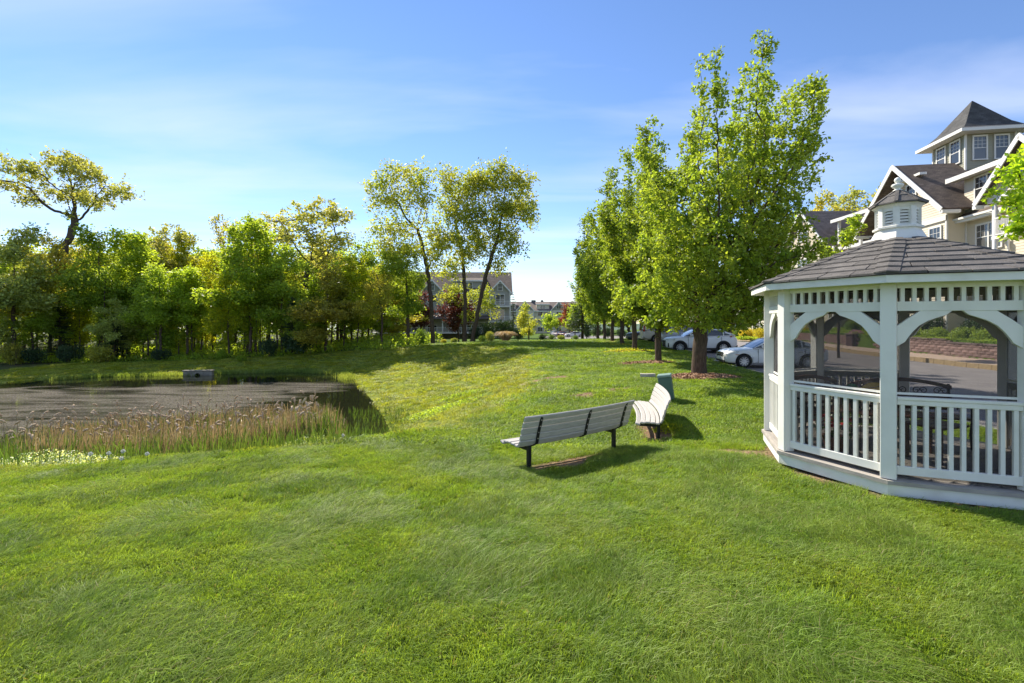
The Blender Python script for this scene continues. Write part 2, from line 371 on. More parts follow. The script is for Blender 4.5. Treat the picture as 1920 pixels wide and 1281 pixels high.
# ------------------------------------------------------------------ pond water
wm = bpy.data.materials.new('pond_water'); wm.use_nodes = True; t = wm.node_tree; b = t.nodes['Principled BSDF']
b.inputs['Base Color'].default_value = (.014, .016, .008, 1); b.inputs['Roughness'].default_value = .04; b.inputs['IOR'].default_value = 1.33
geo = _n(t, 'ShaderNodeNewGeometry'); mpn = _n(t, 'ShaderNodeMapping'); mpn.inputs['Scale'].default_value = (.13, .5, 1); mpn.inputs['Rotation'].default_value = (0, 0, R(-18)); t.links.new(geo.outputs['Position'], mpn.inputs[0])
n1 = _n(t, 'ShaderNodeTexNoise'); n1.inputs['Scale'].default_value = 1.0; n1.inputs['Detail'].default_value = 5; n1.inputs['Distortion'].default_value = 2.2; t.links.new(mpn.outputs[0], n1.inputs[0])
at = _n(t, 'ShaderNodeAttribute'); at.attribute_name = 'scum'
ad = _n(t, 'ShaderNodeMath', operation='ADD'); t.links.new(n1.outputs[0], ad.inputs[0]); t.links.new(at.outputs['Fac'], ad.inputs[1])
mr = _n(t, 'ShaderNodeMapRange'); mr.inputs[1].default_value = .90; mr.inputs[2].default_value = 1.16; t.links.new(ad.outputs[0], mr.inputs[0])
sp = _n(t, 'ShaderNodeTexNoise'); sp.inputs['Scale'].default_value = 14; sp.inputs['Detail'].default_value = 3; t.links.new(geo.outputs['Position'], sp.inputs[0])
ms_ = _n(t, 'ShaderNodeMapRange'); ms_.inputs[1].default_value = .22; ms_.inputs[2].default_value = .62; t.links.new(sp.outputs[0], ms_.inputs[0])
mu = _n(t, 'ShaderNodeMath', operation='MULTIPLY'); t.links.new(mr.outputs[0], mu.inputs[0]); t.links.new(ms_.outputs[0], mu.inputs[1])
df = _n(t, 'ShaderNodeBsdfPrincipled'); df.inputs['Roughness'].default_value = .9
sp2 = _n(t, 'ShaderNodeTexNoise'); sp2.inputs['Scale'].default_value = 11; t.links.new(geo.outputs['Position'], sp2.inputs[0])
cm = _n(t, 'ShaderNodeMix', data_type='RGBA'); t.links.new(sp2.outputs[0], cm.inputs[0]); cm.inputs[6].default_value = (.065, .052, .034, 1); cm.inputs[7].default_value = (.24, .195, .145, 1); t.links.new(cm.outputs[2], df.inputs['Base Color'])
mu2 = _n(t, 'ShaderNodeMath', operation='MULTIPLY'); t.links.new(mu.outputs[0], mu2.inputs[0]); mu2.inputs[1].default_value = .6
mxs = _n(t, 'ShaderNodeMixShader'); t.links.new(mu2.outputs[0], mxs.inputs[0]); t.links.new(b.outputs[0], mxs.inputs[1]); t.links.new(df.outputs[0], mxs.inputs[2])
t.links.new(mxs.outputs[0], t.nodes['Material Output'].inputs[0])
rp = _n(t, 'ShaderNodeTexNoise'); rp.inputs['Scale'].default_value = 2.4; t.links.new(geo.outputs['Position'], rp.inputs[0])
bp = _n(t, 'ShaderNodeBump'); bp.inputs['Strength'].default_value = .12; bp.inputs['Distance'].default_value = .03; t.links.new(rp.outputs[0], bp.inputs['Height']); t.links.new(bp.outputs[0], b.inputs['Normal'])
wx, wy = np.meshgrid(np.arange(-48, -3, .75), np.arange(8, 40, .75))
wme = np_mesh('pond_water', np.c_[wx.ravel(), wy.ravel(), np.full(wx.size, WATER)], grid_faces(*wx.shape), wm, False)
# pollen film drifts to the middle and the near left side
ds = seg_dist(wx, wy, SHORE); far = np.clip((33.0 + 0.22 * (wx + 10) * 0 - wy + 0.16 * (wx + 24)) / 5, 0, 1); rgt = np.clip((-7.5 - wx) / 6, 0, 1)
sc_a = (0.60 * far * np.clip(rgt + .25 * (wy > 26), 0, 1)).ravel().astype(np.float32)
at = wme.attributes.new('scum', 'FLOAT', 'POINT'); at.data.foreach_set('value', sc_a)
link('pond_water', wme)['kind'] = 'structure'

# ------------------------------------------------------------------ asphalt, kerbs, pavement
asph = mat('asphalt', (.20, .18, .175), (.27, .245, .235), rough=.9, scale=1.2, bump=.4, bscale=60, contrast=(.3, .7))
ru = np.linspace(K1, K2, 12); rv = np.arange(-15, ROAD_END + .1, 1.5)
A_, B_ = np.meshgrid(ru, rv); RX = A_ + OFF(B_); RZ = H0(RX, B_) - .12
link('road', np_mesh('road', np.c_[RX.ravel(), B_.ravel(), RZ.ravel()], grid_faces(*RX.shape), asph, True))['kind'] = 'structure'
A_, B_ = np.meshgrid(np.linspace(5.2, 62, 20), np.arange(ROAD_END + .1, 124, 3)); RZ = H0(A_, B_) - .03
link('car_park', np_mesh('car_park', np.c_[A_.ravel(), B_.ravel(), RZ.ravel()], grid_faces(*A_.shape), asph, True))['kind'] = 'structure'
def ribbon(name, u0, u1, zt, zb, y0, y1, m, step=1.2, jl=None):
    """kerb or pavement strip following the road line, top at H0+zt; one mesh per stone when jl is given"""
    ys = np.arange(y0, y1 + .01, step); n = len(ys)
    vs_ = []; X0 = u0 + OFF(ys); X1 = u1 + OFF(ys); hb = H0(X0, ys); hc = H0(X1, ys)
    for i in range(n):
        vs_ += [(X0[i], ys[i], hb[i] + zb), (X0[i], ys[i], hb[i] + zt), (X1[i], ys[i], hc[i] + zt), (X1[i], ys[i], hc[i] + zb)]
    fs = []
    for i in range(n - 1):
        a_ = i * 4; fs += [(a_, a_ + 1, a_ + 5, a_ + 4), (a_ + 1, a_ + 2, a_ + 6, a_ + 5), (a_ + 2, a_ + 3, a_ + 7, a_ + 6)]
    return MB().add(vs_, fs).build(name, m, kind='structure')
kerb_m = mat('kerb_granite', (.42, .40, .37), (.34, .32, .30), rough=.85, scale=20, bump=.3)
ribbon('kerb', K1 - .1, K1 + .1, .012, -.3, -12, ROAD_END, kerb_m)
ctan = mat('kerb_tan', (.42, .31, .17), (.33, .24, .14), rough=.9, scale=8, bump=.3)
pav = mat('pavement', (.50, .37, .27), (.42, .32, .25), rough=.9, scale=5, bump=.3)
ribbon('pavement', K2 + .18, WALLU + .05, .07, -.3, -12, 70, pav)
# far kerb in separate granite blocks
kroot = empty('far_kerb', (0, 0, 0)); kroot['kind'] = 'structure'
y_ = 14.0
while y_ < 62:
    x0_ = K2 + OFF(y_); z_ = hz(x0_ + .3, y_ + .3)
    m_ = MB().box(0, .18, 0.006, .59, -.3, .09)
    if y_ == 14.0: kme = m_.mesh('kerb_stone', ctan)
    o = link('kerb_stone', kme, kroot, (float(x0_), y_, z_), (0, 0, -math.atan(.1)))
    y_ += .6
# painted bay lines
lm = mat('road_paint', (.62, .61, .58), (.5, .49, .46), rough=.8, scale=12)
for i, yy in enumerate((19.6, 24.6, 27.6, 31.9, 35.2, 38.2)):
    m_ = MB(); n = 8
    for k in range(n):
        u0 = K1 + .3 + k * .6; u1 = u0 + .6
        q = []
        for (uu_, yo) in ((u0, -.05), (u1, -.05), (u1, .05), (u0, .05)):
            x_ = uu_ + float(OFF(yy)); y2 = yy + yo - (uu_ - K1) * .1; q.append((x_, y2, road_z(x_, y2) + .012))
        m_.add(q, [(0, 1, 2, 3)])
    m_.build('bay_line', lm, kind='structure')
# ------------------------------------------------------------------ gazebo
white = mat('white_vinyl', (.78, .765, .70), (.66, .64, .57), rough=.42, spec=.4, scale=4, detail=9, contrast=(.45, .85))
trimw = mat('white_trim', (.79, .775, .71), (.62, .59, .51), rough=.55, scale=3.5, detail=10, contrast=(.46, .85))
deckm = mat('deck_board', (.40, .36, .31), (.31, .28, .25), rough=.8, scale=4, stretch=(1, 8, 1), bump=.2)
shing = mat('slate_shingle', (.165, .148, .132), (.12, .108, .098), rough=.85, scale=9, bump=.7, bscale=160, rnd=.22)
darkm = mat('dark_wood', (.15, .065, .035), (.09, .04, .02), rough=.5, scale=8, stretch=(1, 6, 1))
iron = mat('black_iron', (.015, .015, .015), rough=.5, scale=20)
GC = Vector((5.33, 6.34, 0)); GR = 1.58; A0 = 204.6
gz = empty('gazebo', (GC.x, GC.y, 0.0), 0, 'white vinyl octagonal gazebo with grey shingle roof and louvred cupola on the lawn', 'gazebo')
def pol(r, a, z=0): return Vector((r * math.cos(R(a)), r * math.sin(R(a)), z))
VANG = [A0 + 22.5 + 45 * k for k in range(8)]          # corner k ; side k runs corner k-1 .. k
pm = MB().box(-.072, .072, -.072, .072, 0, 2.26); pmesh = pm.mesh('post', white)
for k, a in enumerate(VANG):
    bev(link('post', pmesh, gz, pol(GR, a, .22), (0, 0, R(a))), .006)
SL = 2 * GR * math.sin(R(22.5)); AP = GR * math.cos(R(22.5)); hl = SL / 2 - .07
toprail = MB(); toprail.box(-hl, hl, -.034, .034, 1.105, 1.14); toprail.box(-hl, hl, -.024, .024, 1.05, 1.105)
trm = toprail.mesh('top_rail', white)
brm = MB().box(-hl, hl, -.024, .024, .27, .365).mesh('bottom_rail', white)
blm = MB().box(-.019, .019, -.019, .019, .365, 1.05).mesh('baluster', white)
frt = MB().box(-hl, hl, -.024, .024, 2.355, 2.47).mesh('frieze_board', white)
frb = MB().box(-hl, hl, -.026, .026, 2.10, 2.205).mesh('frieze_rail', white)
spm = MB().box(-.019, .019, -.017, .017, 2.205, 2.355).mesh('spindle', white)
bp_ = [(0, -.17), (.10, -.085), (.21, 0), (.49, 0), (.44, -.045), (.36, -.075), (.28, -.11), (.20, -.165), (.145, -.23), (.10, -.30), (.075, -.345), (0, -.40)]
bkl = MB().prism([(-hl + u, 2.10 + w_) for u, w_ in bp_], -.02, .02).mesh('arch_bracket', white)
bkr = MB().prism([(hl - u, 2.10 + w_) for u, w_ in bp_], -.02, .02).mesh('arch_bracket', white)
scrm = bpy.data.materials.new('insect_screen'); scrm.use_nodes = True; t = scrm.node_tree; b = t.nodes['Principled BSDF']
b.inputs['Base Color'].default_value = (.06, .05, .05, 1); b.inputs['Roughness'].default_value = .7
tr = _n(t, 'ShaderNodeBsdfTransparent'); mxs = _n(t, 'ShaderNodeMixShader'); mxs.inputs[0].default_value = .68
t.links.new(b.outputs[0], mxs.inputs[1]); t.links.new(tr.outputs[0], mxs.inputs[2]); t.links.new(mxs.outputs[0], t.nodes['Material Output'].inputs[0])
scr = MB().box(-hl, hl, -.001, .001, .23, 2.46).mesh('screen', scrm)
scf = MB(); 
for sx in (-1, 1): scf.box(sx * hl - .012, sx * hl + .012, -.012, .012, .225, 2.47)
scf.box(-hl, hl, -.01, .01, 1.16, 1.185)
scfm = scf.mesh('screen_frame', white)
skm = MB(); s1 = (GR + .10) * math.sin(R(22.5)); ap1 = (GR + .10) * math.cos(R(22.5))
skm.prism([(-s1, ap1), (s1, ap1), (s1 * .975, ap1 - .04), (-s1 * .975, ap1 - .04)], .045, .17, axis='z')
skm = skm.mesh('skirt_board', trimw)
s2 = (GR + .125) * math.sin(R(22.5)); ap2 = (GR + .125) * math.cos(R(22.5))
nsm = MB().prism([(-s2, ap2), (s2, ap2), (s2 * .9, ap2 - .14), (-s2 * .9, ap2 - .14)], .172, .215, axis='z').mesh('deck_edge', deckm)
RE = 1.86; s3 = RE * math.sin(R(22.5)); ap3 = RE * math.cos(R(22.5))
fam = MB().prism([(-s3, ap3), (s3, ap3), (s3 * .982, ap3 - .032), (-s3 * .982, ap3 - .032)], 2.405, 2.488, axis='z').mesh('fascia_board', trimw)
sfm = MB().prism([(-s3 * .98, ap3 - .034), (s3 * .98, ap3 - .034), (SL / 2, AP + .03), (-SL / 2, AP + .03)], 2.455, 2.47, axis='z').mesh('soffit', trimw)
for k in range(8):
    an = A0 + 45 * k                                    # outward normal of side k
    rz = R(an - 90); c = pol(AP, an, 0)
    for me, nm, bv in ((frt, 'frieze_board', 0), (frb, 'frieze_rail', .003), (bkl, 'arch_bracket', .003), (bkr, 'arch_bracket', .003)):
        o = link(nm, me, gz, c, (0, 0, rz))
        if bv: bev(o, bv)
    for i in range(10):
        link('spindle', spm, gz, pol(AP, an) + Vector((math.cos(rz), math.sin(rz), 0)) * (-hl + (i + .5) * 2 * hl / 10), (0, 0, rz))
    for me, nm in ((skm, 'skirt_board'), (nsm, 'deck_edge'), (fam, 'fascia_board'), (sfm, 'soffit')): link(nm, me, gz, (0, 0, 0), (0, 0, rz))
    if k == 4: continue                                  # doorway on the side away from the pond
    bev(link('top_rail', trm, gz, c, (0, 0, rz)), .005); bev(link('bottom_rail', brm, gz, c, (0, 0, rz)), .004)
    for i in range(10):
        link('baluster', blm, gz, pol(AP, an) + Vector((math.cos(rz), math.sin(rz), 0)) * (-hl + (i + .5) * 2 * hl / 10), (0, 0, rz))
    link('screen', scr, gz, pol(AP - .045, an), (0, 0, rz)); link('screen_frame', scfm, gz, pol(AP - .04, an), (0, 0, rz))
# floor boards
y = -GR
while y < GR - .02:
    w_ = .137; ym = max(abs(y), abs(y + w_)); lim = (GR + .02) * math.cos(R(22.5)) / 1.0
    if ym < GR * .38: xl = GR * .92
    else: xl = max(.15, min(GR * .92, GR * 1.30 - ym))
    if ym < GR * .93: MB().box(-xl, xl, y, y + w_, .178, .216).build('floor_board', deckm, gz, rot=(0, 0, R(A0)))
    y += .142
MB().lathe([(1.3, .02), (1.3, .17)], 8).build('floor_frame', iron, gz)
# roof
ZE, ZT, RT = 2.49, 3.08, .29
NR = 8; RO = RE + .03
def rp(r, f, k, lift=0.0):
    """point at corner radius r, fraction f across side k"""
    a = pol(r, VANG[k - 1]); b_ = pol(r, VANG[k]); p = a.lerp(b_, f); z = ZE + (RO - r) / (RO - RT) * (ZT - ZE); return Vector((p.x, p.y, z + lift))
under = MB()
for k in range(8): under.add([rp(RO - .01, 0, k), rp(RO - .01, 1, k), rp(RT, 1, k), rp(RT, 0, k)], [(0, 1, 2, 3)]); under.add([rp(RO - .04, 0, k, -.03), rp(RO - .04, 1, k, -.03), rp(RT, 1, k, -.03), rp(RT, 0, k, -.03)], [(0, 3, 2, 1)])
under.build('roof_boarding', darkm, gz)
for k in range(8):
    rb_ = MB(); rb_.bar(pol(GR - .02, VANG[k], 2.42), pol(.3, VANG[k], 2.95), .04, .09); rb_.build('rafter', trimw, gz)
rr = random.Random(3)
for k in range(8):
    for i in range(NR):
        r0 = RO - (RO - RT) * i / NR; r1 = RO - (RO - RT) * (i + 1.12) / NR; r1 = max(r1, RT - .02)
        n = max(1, round((2 * r0 * math.sin(R(22.5))) / .37)); offs = (i % 2) * .5
        cuts = sorted(set([0.0] + [min(1, max(0, (j + offs) / n)) for j in range(n + 1)] + [1.0]))
        cuts = [c_ for j, c_ in enumerate(cuts) if j == 0 or c_ - cuts[j - 1] > .12 or c_ == 1.0]
        for j in range(len(cuts) - 1):
            g = .006 / (2 * r0 * .3827); f0 = cuts[j] + (g if j else 0); f1 = cuts[j + 1] - (g if j < len(cuts) - 2 else 0)
            if f1 - f0 < .04: continue
            th = .018 + rr.uniform(-.003, .005); jit = rr.uniform(-.006, .006); lf = .012
            a, b_, c_, d = rp(r0 + jit, f0, k, lf + th), rp(r0 + jit + rr.uniform(-.003, .003), f1, k, lf + th), rp(r1, f1, k, .004 + th * .5), rp(r1, f0, k, .004 + th * .5)
            e, f_, g_, h_ = rp(r0 + jit, f0, k, lf - .006), rp(r0 + jit, f1, k, lf - .006), rp(r1, f1, k, .001), rp(r1, f0, k, .001)
            MB().add([a, b_, c_, d, e, f_, g_, h_], [(0, 1, 2, 3), (4, 7, 6, 5), (0, 4, 5, 1), (1, 5, 6, 2), (2, 6, 7, 3), (3, 7, 4, 0)]).build('shingle', shing, gz)
    for i in range(NR):                                  # folded caps over the hip at corner k
        r0 = RO + .012 - (RO - RT) * i / NR; r1 = RO - (RO - RT) * (i + 1.15) / NR; r1 = max(r1, RT - .02)
        hw = .12 / (2 * r0 * .3827); hw1 = .12 / (2 * max(r1, .35) * .3827)
        hw = min(hw, .3); hw1 = min(hw1, .3); up0, up1 = .046, .024
        k2 = (k + 1) % 8
        P = [rp(r0, 1 - hw, k, up0 - .004), rp(r0, 1, k, up0 + .004), rp(r0, hw, k2, up0 - .004), rp(r1, 1 - hw1, k, up1), rp(r1, 1, k, up1 + .004), rp(r1, hw1, k2, up1)]
        Q = [p - Vector((0, 0, .014)) for p in P]
        MB().add(P + Q, [(0, 1, 4, 3), (1, 2, 5, 4), (6, 9, 10, 7), (7, 10, 11, 8), (0, 6, 7, 1), (1, 7, 8, 2), (0, 3, 9, 6), (2, 8, 11, 5), (3, 4, 10, 9), (4, 5, 11, 10)]).build('hip_shingle', shing, gz)
# cupola
cu = link('cupola', None, gz, (0, 0, 3.06 - 3.10 * .93), None, (.72, .72, .93)); cu.empty_display_size = .1
def octring(m_, rz_list):
    vs_ = []; fs = []
    for r, z in rz_list:
        for k in range(8): vs_.append(pol(r, VANG[k], z))
    for i in range(len(rz_list) - 1):
        for k in range(8): fs.append((i * 8 + k, i * 8 + (k + 1) % 8, (i + 1) * 8 + (k + 1) % 8, (i + 1) * 8 + k))
    fs += [tuple(range(7, -1, -1)), tuple(range((len(rz_list) - 1) * 8, len(rz_list) * 8))]
    return m_.add(vs_, fs)
octring(MB(), [(.445, 3.10), (.445, 3.125), (.35, 3.27), (.35, 3.30)]).build('cupola_base', trimw, cu)
octring(MB(), [(.385, 3.298), (.385, 3.325), (.36, 3.335)]).build('cupola_sill', trimw, cu)
octring(MB(), [(.285, 3.33), (.285, 3.60)]).build('cupola_core', trimw, cu)
octring(MB(), [(.335, 3.585), (.37, 3.62), (.40, 3.635), (.40, 3.65)]).build('cupola_cornice', trimw, cu)
ccorn = MB().box(-.033, .033, -.05, .05, 3.33, 3.60)
ccm = ccorn.mesh('corner_board', trimw); cs = .325 * math.sin(R(22.5)) ; cap_ = .325 * math.cos(R(22.5))
lv = MB().add([(-cs * .78, .012, -.012), (cs * .78, .012, -.012), (cs * .78, -.012, .018), (-cs * .78, -.012, .018), (-cs * .78, .012, -.018), (cs * .78, .012, -.018), (cs * .78, -.012, .012), (-cs * .78, -.012, .012)], [(0, 1, 2, 3), (4, 7, 6, 5), (0, 4, 5, 1), (1, 5, 6, 2), (2, 6, 7, 3), (3, 7, 4, 0)]).mesh('louvre', trimw)
arch = MB().prism([(-cs, 3.60), (cs, 3.60), (cs, 3.53), (cs * .7, 3.532), (cs * .5, 3.548), (cs * .25, 3.553), (-cs * .25, 3.553), (-cs * .5, 3.548), (-cs * .7, 3.532), (-cs, 3.53)], -.01, .012).mesh('louvre_arch', trimw)
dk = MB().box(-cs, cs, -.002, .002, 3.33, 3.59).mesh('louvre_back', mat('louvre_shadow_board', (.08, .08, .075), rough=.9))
for k in range(8):
    link('corner_board', ccm, cu, pol(.312, VANG[k]), (0, 0, R(VANG[k])))
    an = A0 + 45 * k; rz = R(an - 90)
    link('louvre_back', dk, cu, pol(cap_ - .028, an), (0, 0, rz)); link('louvre_arch', arch, cu, pol(cap_ - .002, an), (0, 0, rz))
    for j in range(5): link('louvre', lv, cu, pol(cap_ - .01, an, 3.352 + j * .044), (0, 0, rz))
for k in range(8):
    k2 = (k + 1) % 8
    for (ra, rb2, za, zb2) in ((.445, .23, 3.645, 3.765), (.25, .045, 3.765, 3.86)):
        a, b_, c_, d = pol(ra, VANG[k], za), pol(ra, VANG[k2], za), pol(rb2, VANG[k2], zb2), pol(rb2, VANG[k], zb2)
        P = [a, b_, c_, d]; Q = [p + Vector((0, 0, .02)) for p in P]
        MB().add(P + Q, [(0, 3, 2, 1), (4, 5, 6, 7), (0, 1, 5, 4), (1, 2, 6, 5), (2, 3, 7, 6), (3, 0, 4, 7)]).build('shingle', shing, cu)
    MB().bar(pol(.45, VANG[k], 3.665), pol(.05, VANG[k], 3.885), .055, .012).build('hip_shingle', shing, cu)
MB().lathe([(.075, 3.86), (.075, 3.885), (.045, 3.90), (.045, 3.915), (.085, 3.935), (.10, 3.96), (.085, 3.975), (.03, 3.985), (.025, 3.995), (.045, 4.01), (.055, 4.035), (.045, 4.06), (.015, 4.078)], 20).build('finial', trimw, cu, smooth=True)

# contents: timber seat with scrolled iron back, small bench, table, flowers, garden ornament
def scroll(m_, cx, cz, r, turns, s0, dirn, y=0, rad=.007, M=None):
    pts = []
    for i in range(int(turns * 12) + 1):
        t_ = i / 12 * math.pi * 2 / 1.0; rr_ = r * (1 - i / (turns * 12) * .8)
        pts.append((cx + rr_ * math.cos(s0 + dirn * t_), y, cz + rr_ * math.sin(s0 + dirn * t_)))
    m_.tube(pts, rad, 5, M)
def park_seat(loc, rz, label, name='garden_bench', L=1.25):
    s_ = empty(name, loc, rz, label, 'seat'); h = L / 2
    for i in range(5): MB().box(-h, h, -.22 + i * .09, -.14 + i * .09, .40, .425).build('seat_slat', darkm, s_, bevel=.003)
    # arched crest rail
    n = 16; top = [(-h + 2 * h * i / n, .82 + .10 * math.sin(math.pi * i / n)) for i in range(n + 1)]; bot = [(x_, z_ - .055) for x_, z_ in reversed(top)]
    MB().prism(top + bot, .24, .275).build('crest_rail', darkm, s_)
    MB().box(-h, h, .235, .265, .60, .655).build('back_rail', darkm, s_); MB().box(-h, h, .235, .265, .46, .50).build('back_rail', darkm, s_)
    sc_ = MB()
    for i in range(5):
        cx = -h + (i + .5) * 2 * h / 5
        scroll(sc_, cx - .045, .735, .055, 1.4, 0, 1, .25); scroll(sc_, cx + .045, .735, .055, 1.4, math.pi, -1, .25)
    sc_.build('scroll_panel', iron, s_, smooth=True)
    for sx in (-1, 1):
        x_ = sx * (h - .03); e = MB()
        e.tube([(x_, -.22, 0), (x_, -.19, .2), (x_, -.22, .40), (x_, -.22, .58), (x_, -.12, .64), (x_, .1, .62), (x_, .25, .60)], .016, 6)
        e.tube([(x_, .26, 0), (x_, .20, .22), (x_, .24, .44), (x_, .26, .84)], .018, 6); e.tube([(x_, -.2, .40), (x_, .22, .40)], .014, 6)
        scroll(e, 0, 0, .09, 1.3, 0, 1, 0, .01, Matrix.Translation((x_, -.02, .50)) @ Matrix.Rotation(R(90), 4, 'Z'))
        e.build('end_frame', iron, s_, smooth=True)
    return s_
fz = .218
park_seat((GC.x - .62, GC.y + .62, fz), R(18), 'dark timber seat with arched crest and black iron scrollwork in the gazebo, left one')
park_seat((GC.x + .42, GC.y + .30, fz), R(-14), 'dark timber seat with arched crest and iron scrollwork in the gazebo, right one', L=1.3)
tb = empty('side_table', (GC.x + .1, GC.y - .45, fz), R(20), 'small dark timber table on the gazebo floor behind the front railing', 'table')
for i in range(4): MB().box(-.28, .28, -.22 + i * .11, -.115 + i * .11, .43, .455).build('table_slat', darkm, tb)
for sx in (-1, 1):
    for sy in (-1, 1): MB().box(sx * .24 - .02, sx * .24 + .02, sy * .18 - .02, sy * .18 + .02, 0, .43).build('leg', darkm, tb)
# flower pot
pot_m = mat('terracotta', (.22, .09, .05), rough=.8)
leafd = leaf_mat('potted_leaf', (.03, .08, .015), (.05, .11, .02))
redm = mat('red_petal', (.62, .02, .02), (.5, .01, .02), rough=.6, scale=30)
fp = empty('flower_pot', (GC.x - 1.02, GC.y - .20, fz), 0, 'terracotta pot of red flowers behind the gazebo railing', 'flower pot')
MB().lathe([(.09, 0), (.13, .2), (.145, .2), (.145, .235), (.12, .235), (.11, .2)], 16).build('pot', pot_m, fp, smooth=False)
lf = MB(); pt = MB(); rr = random.Random(5)
for i in range(90):
    a = rr.uniform(0, 6.28); r = rr.uniform(0, .24); z = .22 + rr.uniform(0, .26) * (1 - r); p = Vector((r * math.cos(a), r * math.sin(a), z))
    q = Euler((rr.uniform(-1, 1), rr.uniform(-1, 1), a)).to_matrix().to_4x4(); M = Matrix.Translation(p) @ q
    lf.add([(0, 0, 0), (.03, .02, .01), (.065, 0, 0), (.03, -.02, .01)], [(0, 1, 2, 3)], M)
for i in range(34):
    a = rr.uniform(0, 6.28); r = rr.uniform(.02, .24); z = .36 + rr.uniform(0, .14); M = Matrix.Translation((r * math.cos(a), r * math.sin(a), z)) @ Euler((rr.uniform(-1, 1), rr.uniform(-1, 1), a)).to_matrix().to_4x4()
    pt.add([(.028 * math.cos(j * math.pi / 3), .028 * math.sin(j * math.pi / 3), .008 * (j % 2)) for j in range(6)], [tuple(range(6))], M)
lf.build('foliage', leafd, fp); pt.build('flower', redm, fp)
# butterfly shaped glass ornament on a stake
yel = mat('yellow_glass', (.75, .50, .02), rough=.25); grn = mat('green_glass', (.02, .28, .12), rough=.25)
bf = empty('glass_ornament', (GC.x - .60, GC.y - .12, fz), R(8), 'yellow and green glass garden ornament standing inside the gazebo', 'ornament')
MB().tube([(0, 0, 0), (0, 0, .98)], .006, 6).build('stake', iron, bf)
def petal(cx, cz, rx_, rz_, a, m_, nm):
    pts = []
    for i in range(14):
        t_ = i / 14 * 6.283; x_ = rx_ * math.cos(t_); z_ = rz_ * math.sin(t_); pts.append((cx + x_ * math.cos(a) - z_ * math.sin(a), cz + x_ * math.sin(a) + z_ * math.cos(a)))
    MB().prism(pts, -.004, .004).build(nm, m_, bf)
    e = MB(); e.tube([(u, 0, w_) for u, w_ in pts] + [(pts[0][0], 0, pts[0][1])], .006, 5, cap=False); e.tube([(cx - rx_ * .8 * math.cos(a), -.005, cz - rx_ * .8 * math.sin(a)), (cx + rx_ * .8 * math.cos(a), -.005, cz + rx_ * .8 * math.sin(a))], .005, 4); e.build('lead_line', iron, bf)
petal(.16, .86, .17, .075, .12, yel, 'wing'); petal(.15, .76, .13, .055, -.25, yel, 'wing'); petal(-.12, .86, .10, .06, 2.8, grn, 'wing')
# white lantern by the rear post
ln = empty('lantern', (GC.x - 1.12, GC.y + .42, fz), 0, 'small white lantern on a thin stand in the far left corner of the gazebo', 'lantern')
MB().lathe([(.09, 0), (.09, .015), (.012, .02), (.012, .50), (.05, .52)], 12).build('stand', trimw, ln); MB().lathe([(.05, .53), (.055, .54), (.05, .70), (.055, .71), (.02, .76), (.012, .78)], 6).build('lamp_housing', trimw, ln)

